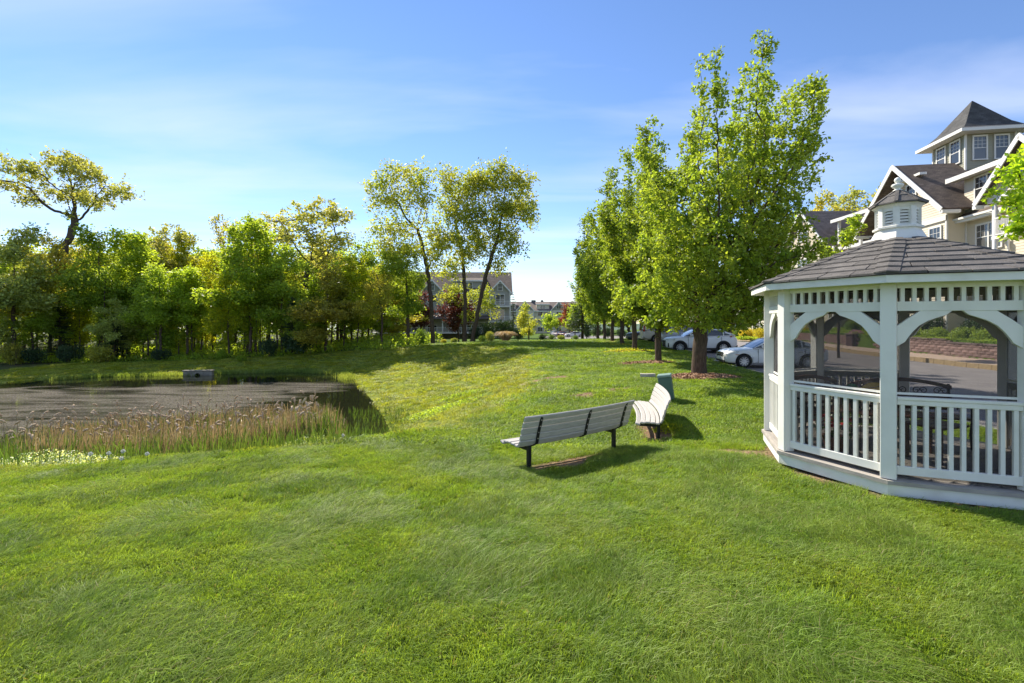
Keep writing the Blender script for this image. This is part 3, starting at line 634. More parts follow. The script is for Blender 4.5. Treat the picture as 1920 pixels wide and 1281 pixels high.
# ------------------------------------------------------------------ benches
plank = mat('bench_plank', (.49, .46, .42), (.39, .365, .33), rough=.7, scale=5, stretch=(2, 12, 12), bump=.15, rnd=.05)
boltm = mat('bolt_steel', (.55, .55, .55), rough=.3, metal=.9)
def bench(A, B, zl, zr, label, legs=(.09, .86)):
    """A,B ground points under the back line, seat faces left of A->B"""
    A = Vector((*A, 0)); B = Vector((*B, 0)); L = (B - A).length; ang = math.atan2(B.y - A.y, B.x - A.x)
    zc = (zl + zr) / 2
    s_ = empty('park_bench', (A.x, A.y, zc), ang, label, 'bench'); sag = .08
    # local: x along A->B, y to the seat front (left), z up
    def yy(x_): return -sag * (1 - ((x_ - L / 2) / (L / 2)) ** 2)
    n = 14
    prof = [(.455, .375, .30), (.36, .405, .10), (.262, .415, 0), (.164, .408, -.12), (.075, .397, -.10)]
    back = [(-.005, .450, 1.05), (-.035, .545, 1.25), (-.065, .643, 1.28), (-.10, .741, 1.22), (-.142, .836, 1.12)]
    def slat(y0, z0, ang_, wd, nm):
        c_, s__ = math.cos(ang_), math.sin(ang_); th = .038; vs_ = []; fs = []
        for i in range(n + 1):
            x_ = L * i / n; yb = y0 + yy(x_)
            for (du, dw) in ((-wd / 2, -th / 2), (wd / 2, -th / 2), (wd / 2, th / 2), (-wd / 2, th / 2)):
                vs_.append((x_, yb - du * c_ - dw * (-s__) * -1 * -1, z0 + du * s__ + dw * c_))
        for i in range(n):
            for k in range(4): fs.append((i * 4 + k, i * 4 + (k + 1) % 4, (i + 1) * 4 + (k + 1) % 4, (i + 1) * 4 + k))
        fs += [(3, 2, 1, 0), (n * 4, n * 4 + 1, n * 4 + 2, n * 4 + 3)]
        MB().add(vs_, fs).build(nm, plank, s_, bevel=.011)
    for y0, z0, a_ in prof: slat(y0, z0, a_ * -1 if a_ > 0 else 0.0, .095 if y0 > .1 else .074, 'seat_slat')
    for y0, z0, a_ in back: slat(y0, z0, a_, .0985, 'back_slat')
    for f in (.12, .52, .9):
        x_ = L * f; yb = yy(x_); m_ = MB()
        pts = [(.43, .345), (.33, .372), (.2, .38), (.06, .365), (-.035, .42), (-.062, .54), (-.092, .65), (-.13, .75), (-.165, .855)]
        for i in range(len(pts) - 1): m_.bar((x_, yb + pts[i][0], pts[i][1]), (x_, yb + pts[i + 1][0], pts[i + 1][1]), .052, .012, up=(0, -1, .3) if i > 3 else (0, 0, 1))
        st = m_.build('strap', iron, s_)
        for (by, bz) in ((-.058, .50), (-.078, .60), (-.112, .70), (-.150, .80)):
            MB().tube([(x_, yb + by + .008, bz), (x_, yb + by - .008, bz + .002)], .009, 8).build('bolt', boltm, st)
    for f in legs:
        x_ = L * f; zg = (zl + (zr - zl) * f) - zc
        MB().box(x_ - .03, x_ + .03, .03 + yy(x_), .09 + yy(x_), zg - .1, .375).build('leg', iron, s_, bevel=.004)
        MB().box(x_ - .028, x_ + .028, .031 + yy(x_), .43 + yy(x_), .30, .34).build('seat_arm', iron, s_)
    return s_
bench((.10, 6.95), (2.12, 8.42), hz(.1, 6.95), hz(1.9, 8.3), 'pale slatted park bench seen from behind, nearer of the two on the lawn')
bench((2.93, 8.98), (3.42, 11.35), hz(3.05, 8.95) - .08, hz(3.6, 11.3) - .2, 'pale slatted park bench facing left, farther bench beside the green utility box', legs=(.09, .80))
# green utility pedestal (leans)
um = mat('utility_green', (.085, .15, .125), (.07, .125, .105), rough=.5, scale=3)
ux, uy = 4.20, 12.35
ub = empty('utility_box', (ux, uy, hz(ux, uy)), R(-4), 'leaning green metal utility pedestal behind the farther bench', 'utility box'); ub.rotation_euler = (R(3), R(-8), R(-24))
MB().box(-.17, .17, -.13, .13, -.15, .60).build('housing', um, ub, bevel=.012)
MB().box(-.18, .18, -.14, .14, .605, .68).build('lid', mat('utility_lid', (.22, .32, .28), rough=.5), ub, bevel=.015)
MB().box(-.185, -.172, -.02, .02, .50, .58).build('latch', boltm, ub)
# concrete marker slab in the grass
cx_, cy_ = 5.0, 17.0
conc = mat('concrete', (.52, .47, .40), (.42, .38, .33), rough=.95, scale=9, bump=.4)
sl = MB().prism([(-.28, -.10), (-.06, -.16), (.32, .0), (.30, .10), (-.02, .02), (-.22, .10)], -.05, .16, axis='z').build('concrete_slab', conc, None, (cx_, cy_, hz(cx_, cy_)))
tag(sl, 'broken pale concrete slab lying in the grass left of the large tree', 'slab')
# outlet headwall on the far bank
hx, hy = -23.75, 34.75
hw_ = empty('outlet_headwall', (hx, hy, WATER - .10), R(6), 'low concrete headwall with round pipe opening at the far bank of the pond', 'headwall')
cd_ = mat('old_concrete', (.32, .285, .23), (.20, .175, .14), rough=.95, scale=4, bump=.4)
m_ = MB(); n = 16; pr = .17
outer = [(-1.02, -.4), (1.02, -.4), (1.02, .42), (-1.02, .42)]
# front face with a round hole: strips around the pipe
ring = [(pr * math.cos(2 * math.pi * i / n), .10 + pr * math.sin(2 * math.pi * i / n)) for i in range(n)]
sq = []
for i in range(n):
    a = 2 * math.pi * i / n; c_, s__ = math.cos(a), math.sin(a); k_ = .34 / max(abs(c_), abs(s__)); sq.append((k_ * c_, .08 + k_ * s__))
vs_ = [(u, -.15, w_) for u, w_ in ring] + [(u, -.15, w_) for u, w_ in sq]
m_.add(vs_, [(i, (i + 1) % n, (i + 1) % n + n, i + n) for i in range(n)])
m_.box(-1.02, -.34, -.15, .15, -.6, .42); m_.box(.34, 1.02, -.15, .15, -.6, .42); m_.box(-.34, .34, -.13, .15, -.6, -.26)
m_.build('wall', cd_, hw_)
MB().box(-1.08, 1.08, -.20, .18, .423, .50).build('coping', cd_, hw_, bevel=.01)
pp = MB(); pp.tube([(0, -.19, .10), (0, .9, .10)], .185, 16, cap=False); pp.tube([(0, -.19, .10), (0, .9, .10)], .16, 16, cap=False); pp.build('pipe', mat('pipe_dark', (.03, .03, .028), rough=.9), hw_)
# ------------------------------------------------------------------ trees
def sample_blobs(blobs, n, rng):
    vol = np.array([b[3] * b[4] * b[5] * (b[6] if len(b) > 6 else 1) for b in blobs]); p = vol / vol.sum()
    idx = rng.choice(len(blobs), n, p=p); B_ = np.array([b[:6] for b in blobs], float)[idx]
    d = rng.normal(size=(n, 3)); d /= np.linalg.norm(d, axis=1)[:, None]; r = rng.rand(n) ** (1 / 2.3)
    return B_[:, :3] + d * r[:, None] * B_[:, 3:6]
def colonize(attr, trunk, step, infl, kill, up=0.0, maxit=160, rng=None, wob=.15):
    nodes = [np.array(trunk[0], float)]; par = [-1]
    for a, b in zip(trunk[:-1], trunk[1:]):
        a = np.array(a, float); b = np.array(b, float); m = max(1, int(np.linalg.norm(b - a) / step))
        for i in range(1, m + 1):
            nodes.append(a + (b - a) * i / m + (rng.normal(size=3) * step * .06 if i < m else 0)); par.append(len(nodes) - 2)
    N = np.array(nodes); A = attr.copy(); D = np.full(len(A), 1e9); I = np.zeros(len(A), int)
    def upd(start):
        nonlocal D, I
        d = np.linalg.norm(A[:, None] - N[None, start:], axis=2); j = d.argmin(1); dm = d[np.arange(len(A)), j]
        b_ = dm < D; D[b_] = dm[b_]; I[b_] = j[b_] + start
    upd(0); infl0 = infl; par = list(par)
    for it in range(maxit):
        if not len(A): break
        act = D < infl
        if not act.any():
            infl *= 1.5
            if infl > infl0 * 30: break
            continue
        ii = I[act]; v = A[act] - N[ii]; v /= np.linalg.norm(v, axis=1)[:, None] + 1e-9
        un, inv = np.unique(ii, return_inverse=True); S = np.zeros((len(un), 3)); np.add.at(S, inv, v)
        S /= np.linalg.norm(S, axis=1)[:, None] + 1e-9; S[:, 2] += up; S += rng.normal(size=S.shape) * wob
        S /= np.linalg.norm(S, axis=1)[:, None] + 1e-9
        new = N[un] + S * step; s0 = len(N); N = np.vstack([N, new]); par += list(un)
        upd(s0); keep = D > kill; A, D, I = A[keep], D[keep], I[keep]
        if len(N) > 9000: break
    return N, np.array(par)
def radii(N, par, tip, base, ex=2.3):
    n = len(N); acc = np.zeros(n); ch = np.zeros(n, int)
    for i in range(n - 1, 0, -1):
        if ch[i] == 0: acc[i] = tip ** ex
        acc[par[i]] += acc[i]; ch[par[i]] += 1
    acc[0] = max(acc[0], tip ** ex)
    r = acc ** (1 / ex); p = math.log(base / tip) / math.log(r[0] / tip) if r[0] > tip * 1.01 else 1
    return tip * (r / tip) ** p, ch
def branch_mesh(name, N, par, r, m, flare=1.35, minr=0.0):
    idx = np.arange(1, len(N)); idx = idx[r[idx] >= minr]; P0 = N[par[idx]]; P1 = N[idx]
    big = {}
    for i in idx:
        q = par[i]
        if q not in big or r[i] > r[big[q]]: big[q] = i
    main = np.array([big[par[i]] == i for i in idx])
    r1 = r[idx]; r0 = np.where(main, r[par[idx]], np.minimum(r[par[idx]], r1 * 1.25))
    hgt = N[0, 2]
    fl = lambda z, rr_: rr_ * (1 + (flare - 1) * np.exp(-np.clip(z - hgt, 0, 9) / (r[0] * 1.6)))
    r0 = fl(P0[:, 2], r0); r1 = fl(P1[:, 2], r1)
    d1 = P1 - P0; L = np.linalg.norm(d1, axis=1)[:, None] + 1e-9; d1 = d1 / L
    # direction at the lower end follows the parent's own segment for a smooth joint
    pd = np.zeros_like(N); pd[1:] = N[1:] - N[par[1:]]; pd[0] = (0, 0, 1); pd /= np.linalg.norm(pd, axis=1)[:, None] + 1e-9
    d0 = np.where(main[:, None], pd[par[idx]], d1)
    ks = np.where(r1 > .05, 9, np.where(r1 > .02, 5, 3)); V = []; Fs = []; off = 0
    for k in (9, 5, 3):
        s_ = ks == k
        if not s_.any(): continue
        th = np.arange(k) * 2 * np.pi / k
        def ring(P, d, rr_):
            ref = np.array([0.31, 0.95, 0.05]); a = np.cross(d, ref); a /= np.linalg.norm(a, axis=1)[:, None] + 1e-9; b_ = np.cross(d, a)
            return P[:, None] + rr_[:, None, None] * (np.cos(th)[None, :, None] * a[:, None] + np.sin(th)[None, :, None] * b_[:, None])
        R0 = ring(P0[s_], d0[s_], r0[s_]); R1 = ring(P1[s_], d1[s_], r1[s_]); m_ = s_.sum()
        V.append(np.concatenate([R0, R1], 1).reshape(-1, 3)); b0 = off + np.arange(m_)[:, None] * 2 * k; kk = np.arange(k)[None]; k2 = (kk + 1) % k
        Fs.append(np.stack([b0 + kk, b0 + k2, b0 + k + k2, b0 + k + kk], -1).reshape(-1, 4)); off += m_ * 2 * k
    return np_mesh(name, np.concatenate(V), Fs, m, True)
def leaf_quads(P, size, rng, asp=.62, upb=.3, sv=.35):
    """kite shaped leaf at every point of P, random heading, slightly facing up"""
    n = len(P); nrm = rng.normal(size=(n, 3)); nrm[:, 2] += upb * 2 * (1 if upb >= 0 else -1); nrm /= np.linalg.norm(nrm, axis=1)[:, None]
    a = np.cross(nrm, rng.normal(size=(n, 3))); a /= np.linalg.norm(a, axis=1)[:, None] + 1e-9; b_ = np.cross(nrm, a)
    s_ = size * (1 + sv * rng.uniform(-1, 1, n))[:, None]
    V = np.stack([P, P + a * s_ * .45 + b_ * s_ * asp * .5 + nrm * s_ * .06, P + a * s_, P + a * s_ * .45 - b_ * s_ * asp * .5 + nrm * s_ * .06], 1).reshape(-1, 3)
    i = np.arange(n)[:, None] * 4
    return V, np.concatenate([i, i + 1, i + 2, i + 3], 1)
def leaf_points(N, par, r, ch, thr, total, spread, rng, cl=5):
    c = np.where((r < thr) & (np.arange(len(N)) > 2))[0]; w_ = np.where(ch[c] == 0, 2.2, 1.0); w_ /= w_.sum()
    k = max(1, total // cl); pick = rng.choice(c, k, p=w_); cen = N[pick] + rng.normal(size=(k, 3)) * spread
    P = np.repeat(cen, cl, 0) + rng.normal(size=(k * cl, 3)) * spread * .42
    return P
bark = mat('bark', (.13, .095, .07), (.065, .048, .037), rough=.95, spec=.1, scale=5, stretch=(6, 6, 1), bump=1.0, bscale=14)
bark_g = mat('bark_grey', (.16, .135, .11), (.085, .07, .058), rough=.95, spec=.1, scale=4, stretch=(6, 6, 1), bump=1.0, bscale=12)
_tc = {}
def tree_meshes(key, seed, trunk, blobs, n_attr, step, base_r, leaves, lsize, spread, lmat, bmat=None, up=0., infl=None, kill=None, tip=.007, thr=None, cl=5, ex=2.3, minr=0.0, wob=.15, upb=.3, extra=None):
    if key in _tc: return _tc[key]
    rng = np.random.RandomState(seed); A = sample_blobs(blobs, n_attr, rng)
    if extra is not None: A = np.vstack([A, extra])
    N, par = colonize(A, trunk, step, infl or step * 6, kill or step * 1.7, up, rng=rng, wob=wob)
    r, ch = radii(N, par, tip, base_r, ex); thr = thr or tip * 2.2
    bm_ = branch_mesh('trunk', N, par, r, bmat or bark, minr=minr)
    P = leaf_points(N, par, r, ch, thr, leaves, spread, rng, cl); V, Fq = leaf_quads(P, lsize, rng, upb=upb)
    lm_ = np_mesh('crown', V, Fq, lmat, False)
    _tc[key] = (bm_, lm_); return bm_, lm_
def put_tree(name, meshes, loc, label, cat='tree', group=None, rz=0, sc_=1.0, lmat=None):
    e = empty(name, loc, rz, label, cat, group); 
    if isinstance(sc_, (int, float)): sc_ = (sc_,) * 3
    e.scale = sc_
    link('trunk', meshes[0], e); c = link('crown', meshes[1], e)
    if lmat: c.material_slots[0].link = 'OBJECT'; c.material_slots[0].material = lmat
    return e
L_pear = leaf_mat('leaf_pear', (.12, .178, .022), (.175, .222, .033), tr=(2.2, 2.0, .9), trf=.5, vscale=.9)
L_green = leaf_mat('leaf_fresh_green', (.13, .20, .025), (.18, .25, .035), trf=.6, vscale=.3)
L_mid = leaf_mat('leaf_mid_green', (.125, .19, .028), (.17, .235, .04), trf=.6, vscale=.3)
L_lime = leaf_mat('leaf_lime', (.15, .20, .014), (.21, .235, .02), trf=.6, vscale=.3)
L_gold = leaf_mat('leaf_oak_gold', (.25, .255, .07), (.21, .24, .065), tr=(1.9, 1.7, .8), trf=.5, vscale=.4)
L_olive = leaf_mat('leaf_olive', (.18, .20, .04), (.22, .21, .045), trf=.55, vscale=.4)
L_oak = leaf_mat('leaf_oak_spring', (.20, .245, .038), (.27, .28, .06), tr=(1.9, 1.75, .8), trf=.5, vscale=.5)
L_dark = leaf_mat('leaf_evergreen', (.018, .04, .014), (.03, .055, .018), trf=.15, vscale=.6)
L_plum = leaf_mat('leaf_plum', (.075, .028, .024), (.055, .026, .02), tr=(1.8, 1.1, .8), trf=.4, vscale=.6)
L_red = leaf_mat('leaf_red', (.14, .03, .025), (.10, .035, .02), trf=.4, vscale=.6)
L_yel = leaf_mat('leaf_yellow', (.36, .32, .03), (.26, .26, .03), trf=.35, vscale=.9)
L_maple = leaf_mat('leaf_maple', (.16, .26, .02), (.22, .31, .03), trf=.6, vscale=.8)
L_shrub = leaf_mat('leaf_shrub', (.07, .13, .02), (.11, .17, .03), trf=.3, vscale=.8)
L_grey = leaf_mat('leaf_grey_green', (.19, .24, .06), (.22, .25, .06), trf=.3, vscale=.5)

def blob_px(x, y, rx, ry, Y, base, ryd=None, wt=1.0):
    """crown lobe given where it shows in the photo, converted to metres about the tree base"""
    X_ = PX(x, Y); Z_ = PZ(y, Y); a = rx / F * Y; c = ry / F * Y
    return (X_ - base[0], Y - base[1], Z_ - base[2], a, ryd or a * .8, c, wt)
def pts_px(L, Y, base):
    return [(PX(x, Y) - base[0], (q[0] if (q := rest) else 0), PZ(y, Y) - base[2]) for x, y, *rest in L]

# --- row of pear trees -------------------------------------------------
GROUP_PEAR = 'trees in the row along the car park'
bx, by = 7.02, 17.2; b0 = (bx, by, hz(bx, by))
sp_ = []
rng = np.random.RandomState(11)
# tall ascending spires: (tip x, tip y, foot x, foot y, half width px)
for (tx, ty, fx, fy, wd) in [(1395, 50, 1340, 400, 42), (1290, 90, 1300, 400, 34), (1440, 85, 1370, 380, 26), (1505, 80, 1400, 360, 30), (1525, 140, 1400, 420, 27), (1485, 230, 1380, 420, 32), (1465, 160, 1400, 400, 34), (1495, 270, 1420, 450, 30), (1345, 95, 1330, 380, 28), (1250, 120, 1290, 420, 22), (1205, 170, 1270, 430, 20),
                             (1475, 130, 1400, 330, 26), (1505, 300, 1390, 480, 26), (1240, 200, 1290, 470, 26), (1180, 270, 1260, 470, 22), (1420, 220, 1350, 500, 36), (1310, 230, 1310, 500, 36), (1515, 390, 1400, 520, 28), (1215, 330, 1270, 500, 30), (1390, 330, 1330, 520, 40), (1520, 400, 1400, 560, 30), (1515, 330, 1420, 500, 28), (1530, 460, 1400, 570, 30), (1480, 360, 1380, 520, 34), (1180, 400, 1270, 560, 30), (1160, 470, 1270, 580, 30), (1470, 520, 1380, 590, 26), (1240, 450, 1290, 560, 34), (1260, 530, 1310, 590, 26), (1450, 420, 1370, 560, 36), (1350, 470, 1325, 570, 30), (1500, 480, 1400, 570, 26)]:
    wd *= 1.35; ty += 68; m_ = 6; dpt = rng.uniform(-2.6, 2.6)
    for i in range(m_):
        f = i / (m_ - 1); x_ = fx + (tx - fx) * f; y_ = fy + (ty - fy) * f; w_ = wd * (1.25 - .8 * f)
        b_ = blob_px(x_, y_ + w_ * .6, w_, w_ * 1.6, by, b0); sp_.append((b_[0], dpt * (.35 + .5 * math.sin(math.pi * min(f, .6))), max(b_[2], 1.7 + b_[5]), b_[3], b_[3], b_[5], (b_[3] ** 2 * b_[5]) ** -.45))
trk = [(0, 0, -.15), (.02, 0, 1.1), (.06, .02, 2.0)]
ms = tree_meshes('pear1', 21, trk, sp_, 6600, .23, .25, 76000, .12, .12, L_pear, up=.22, infl=1.6, kill=.33, tip=.009, thr=.024, cl=8, ex=2.2, wob=.2)
put_tree('pear_tree', ms, b0, 'largest pear tree, thick dark trunk in a mulch ring beside the white sedan', 'tree', GROUP_PEAR)
def pear_var(seed, H, Wd, n_leaf=15000, lean=0):
    rng = np.random.RandomState(seed); bl = []
    for i in range(20):
        a = rng.uniform(0, 6.28); e = rng.uniform(.12, 1); rr_ = Wd * (.95 if e < .55 else .95 - (e - .55) * 1.3) * rng.uniform(.55, 1); zt = H * (.34 + .64 * e); z0 = H * .14 + (zt - H * .14) * .2
        for f in np.linspace(0, 1, 5):
            bl.append((math.cos(a) * rr_ * (.25 + .75 * f) + lean * f, math.sin(a) * rr_ * (.25 + .75 * f), z0 + (zt - z0) * f, Wd * .2 * (1.2 - .7 * f), Wd * .2 * (1.2 - .7 * f), H * .07))
    return tree_meshes(('pv', seed), seed, [(0, 0, -.15), (0, 0, H * .08), (.05, .03, H * .15), (.05, 0, H * .22)], bl, 1900, .33, H * .0125, n_leaf, .17, .18, L_pear, up=.25, infl=2, kill=.6, tip=.012, thr=.032, cl=6)
pv = [pear_var(31, 13.0, 4.5, 44000), pear_var(32, 12.2, 4.2, 28000), pear_var(33, 11.6, 4.0, 24000)]
prow = [(7.2, 22.6, 0, .93, 'second pear tree in the row, dark trunk with a narrow mulch strip at its foot'),
        (7.75, 29.0, 1, 1.0, 'slender third pear tree in the row, standing in yellow green ground cover'),
        (8.2, 34.2, 2, 1.04, 'fourth pear tree in the row, in front of the pale parked van'),
        (8.75, 40.0, 1, 1.0, 'fifth pear tree in the row, beside the dark hatchback'),
        (9.4, 46.5, 2, 1.03, 'sixth pear tree in the row, near the far end of the car park'),
        (10.3, 55.0, 1, 1.0, 'seventh pear tree in the row, farthest along the kerb')]
for i, (x, y, v, s_, lb) in enumerate(prow):
    put_tree('pear_tree', pv[v], (x, y, hz(x, y)), lb, 'tree', GROUP_PEAR, rz=i * 1.9, sc_=s_)

# --- big oaks in the middle ---------------------------------------------
def px_tree(name, seed, Y, bpx, trunk_px, lobes, label, lm_, base_r, leaves, lsize, n_attr=1500, step=.42, cat='tree', group=None, bm_=None, up=.05, spread=.28, cl=6, thr=None, tip=.012, dscale=.8, infl=None, wob=.2):
    x0 = PX(bpx, Y); z0 = hz(x0, Y); b0 = (x0, Y, z0)
    tr_ = [(0, 0, -.2)] + [(PX(x, Y) - x0, d, PZ(y, Y) - z0) for x, y, d in trunk_px]
    bl = [blob_px(x, y, rx, ry, Y, b0, (rx / F * Y) * dscale, 1) for x, y, rx, ry in lobes]
    rg = np.random.RandomState(seed); bl = [(b[0], rg.uniform(-1, 1) * 1.6, *b[2:]) for b in bl]
    ms = tree_meshes((name, seed), seed, tr_, bl, n_attr, step, base_r, leaves, lsize, spread, lm_, bm_, up=up, infl=infl or 3.0, kill=.8, tip=tip, thr=thr, cl=cl, wob=wob)
    return put_tree(name, ms, b0, label, cat, group)
GO = 'tall oaks on the crest behind the lawn'
px_tree('oak_tree', 41, 47, 812, [(808, 560, 0), (800, 500, .2), (783, 430, 0)], [(715, 350, 26, 18), (750, 330, 34, 16), (780, 325, 28, 20), (735, 380, 40, 22), (790, 370, 32, 34), (720, 435, 34, 22), (765, 430, 40, 26), (700, 450, 18, 12), (810, 440, 22, 40), (760, 470, 50, 16), (825, 480, 18, 26)],
        'tall oak with a single trunk leaning left, leftmost of the big oaks', L_oak, .21, 10500, .25, group=GO, spread=.42)
px_tree('oak_tree', 42, 48.5, 872, [(872, 560, 0), (868, 490, .3), (855, 420, .2)], [(835, 325, 22, 14), (860, 350, 34, 28), (845, 380, 26, 26), (895, 345, 34, 26), (870, 410, 36, 30), (850, 450, 34, 26), (885, 470, 26, 30), (840, 500, 26, 20)],
        'tall oak with an upright dark trunk, middle of the three big oaks', L_oak, .19, 10500, .25, group=GO, spread=.42)
px_tree('oak_tree', 43, 47.5, 884, [(897, 580, 0), (910, 520, -.3), (935, 440, -.2)], [(930, 325, 28, 18), (905, 345, 30, 24), (960, 350, 30, 22), (985, 345, 24, 12), (965, 395, 44, 16), (1000, 405, 18, 12), (925, 400, 40, 24), (940, 440, 36, 20), (960, 470, 18, 26), (900, 440, 26, 30), (935, 500, 24, 12), (990, 375, 22, 10)],
        'tall oak with a trunk leaning right and wide crown, rightmost of the big oaks', L_oak, .21, 13500, .25, group=GO, spread=.42)
# smaller trees among them
px_tree('maple_tree', 44, 46, 766, [(764, 580, 0), (762, 520, 0)], [(755, 470, 24, 22), (745, 500, 34, 26), (765, 530, 34, 26), (740, 545, 30, 24), (770, 575, 30, 18), (735, 585, 22, 14)],
        'small dark green maple left of the leftmost big oak', L_mid, .16, 12000, .2, spread=.25, n_attr=800)
px_tree('young_tree', 45, 44, 716, [(716, 590, 0), (710, 560, 0)], [(705, 510, 22, 22), (700, 545, 26, 20), (720, 560, 22, 20), (690, 580, 22, 14), (725, 530, 18, 22)],
        'thin young tree with sparse olive leaves at the left end of the porch', L_olive, .09, 5000, .16, spread=.25, n_attr=500)
px_tree('plum_tree', 46, 60, 790, [(790, 600, 0), (790, 580, 0)], [(790, 560, 10, 14), (782, 585, 18, 14), (800, 590, 16, 14), (775, 600, 22, 8), (790, 575, 14, 12)],
        'purple leaved plum tree between the maple and the leftmost big oak', L_plum, .1, 4500, .24, n_attr=350, spread=.3)
px_tree('plum_tree', 47, 54, 860, [(858, 600, 0), (855, 580, 0)], [(850, 560, 18, 16), (845, 585, 26, 14), (868, 580, 20, 18), (855, 605, 20, 8), (880, 592, 14, 12)],
        'purple leaved plum tree behind the forked oak trunks', L_plum, .1, 5500, .24, n_attr=350, spread=.3)
px_tree('young_oak', 48, 52, 868, [(867, 600, 0), (866, 570, 0)], [(855, 545, 26, 16), (890, 560, 30, 18), (915, 570, 22, 16), (845, 560, 22, 14), (910, 545, 20, 16), (880, 590, 26, 10), (925, 590, 14, 12)],
        'low yellow green young oak in front of the porch, between the big trunks', L_oak, .1, 3800, .2, n_attr=500, spread=.3)
px_tree('weeping_tree', 49, 48, 992, [(992, 620, 0), (990, 600, 0)], [(985, 580, 12, 16), (978, 600, 14, 14), (1000, 605, 14, 12), (992, 622, 18, 10)],
        'small bright green ornamental tree in front of the far apartment block', L_oak, .08, 3800, .15, n_attr=350, spread=.2)

# --- woods on the far bank ----------------------------------------------
def wood_var(seed, H, Wd, kind, n_leaf, lmat, ls=.24):
    rg = np.random.RandomState(seed); bl = []
    if kind == 'cone':
        for i in range(22):
            e = rg.rand() ** .8; a = rg.uniform(0, 6.28); rr_ = Wd * (1.05 - .85 * e) * rg.uniform(.5, 1); bl.append((math.cos(a) * rr_, math.sin(a) * rr_, H * (.16 + .8 * e), Wd * .38 * (1.1 - .6 * e), Wd * .38 * (1.1 - .6 * e), H * .055))
        trk_ = [(0, 0, -.2), (.1, 0, H * .3), (0, .1, H * .6), (0, 0, H * .85)]
    elif kind == 'oak':
        for i in range(30):
            a = rg.uniform(0, 6.28); e = rg.rand(); rr_ = Wd * math.sqrt(rg.rand()) ; z = H * (.96 - .2 * (rr_ / Wd) ** 2 - .40 * (1 - e)); bl.append((math.cos(a) * rr_, math.sin(a) * rr_, z, Wd * .34, Wd * .34, H * .06))
        trk_ = [(0, 0, -.2), (.2, 0, H * .3), (.1, .1, H * .52)]
    else:
        for i in range(26):
            a = rg.uniform(0, 6.28); e = rg.rand() ** .8; rr_ = Wd * (math.sin(math.pi * min(.95, .22 + e * .75)) ** .8) * rg.uniform(.45, 1); bl.append((math.cos(a) * rr_, math.sin(a) * rr_, H * (.2 + .76 * e), Wd * .34, Wd * .34, H * .06))
        trk_ = [(0, 0, -.2), (.15, .1, H * .25), (0, .1, H * .55)]
    return tree_meshes(('w', seed), seed, trk_, bl, 1300, .45, H * (.010 if kind != 'oak' else .013), n_leaf, ls, .30, lmat, up=.12, infl=3, kill=.85, tip=.013, thr=.035, cl=7)
WV = {'r1': wood_var(61, 12, 3.4, 'round', 13000, L_mid), 'r2': wood_var(62, 12, 3.0, 'round', 13000, L_green), 'r3': wood_var(63, 12, 3.6, 'round', 12500, L_lime), 'c1': wood_var(64, 12, 2.9, 'cone', 15000, L_mid, .2),
      'o1': wood_var(65, 18, 5.0, 'oak', 7500, L_gold, .30), 'o2': wood_var(66, 18, 4.4, 'oak', 7000, L_olive, .28)}
def wood(x, ytop, Y, v, lm_, label, wpx=None, name='broadleaf_tree', group='trees of the wood beyond the pond', rz=None):
    X_ = PX(x, Y); z0 = hz(X_, Y); H = PZ(ytop, Y) - z0; base = 18 if v[0] == 'o' else 12; s_ = H / base
    sx = s_ if wpx is None else (wpx / F * Y) / {'r1': 3.4, 'r2': 3.0, 'r3': 3.6, 'c1': 2.9, 'o1': 5.0, 'o2': 4.4}[v] / .82
    return put_tree(name, WV[v], (X_, Y, z0), label, 'tree', group, rz if rz is not None else (x * 1.7) % 6.28, (sx, sx, s_), lm_)
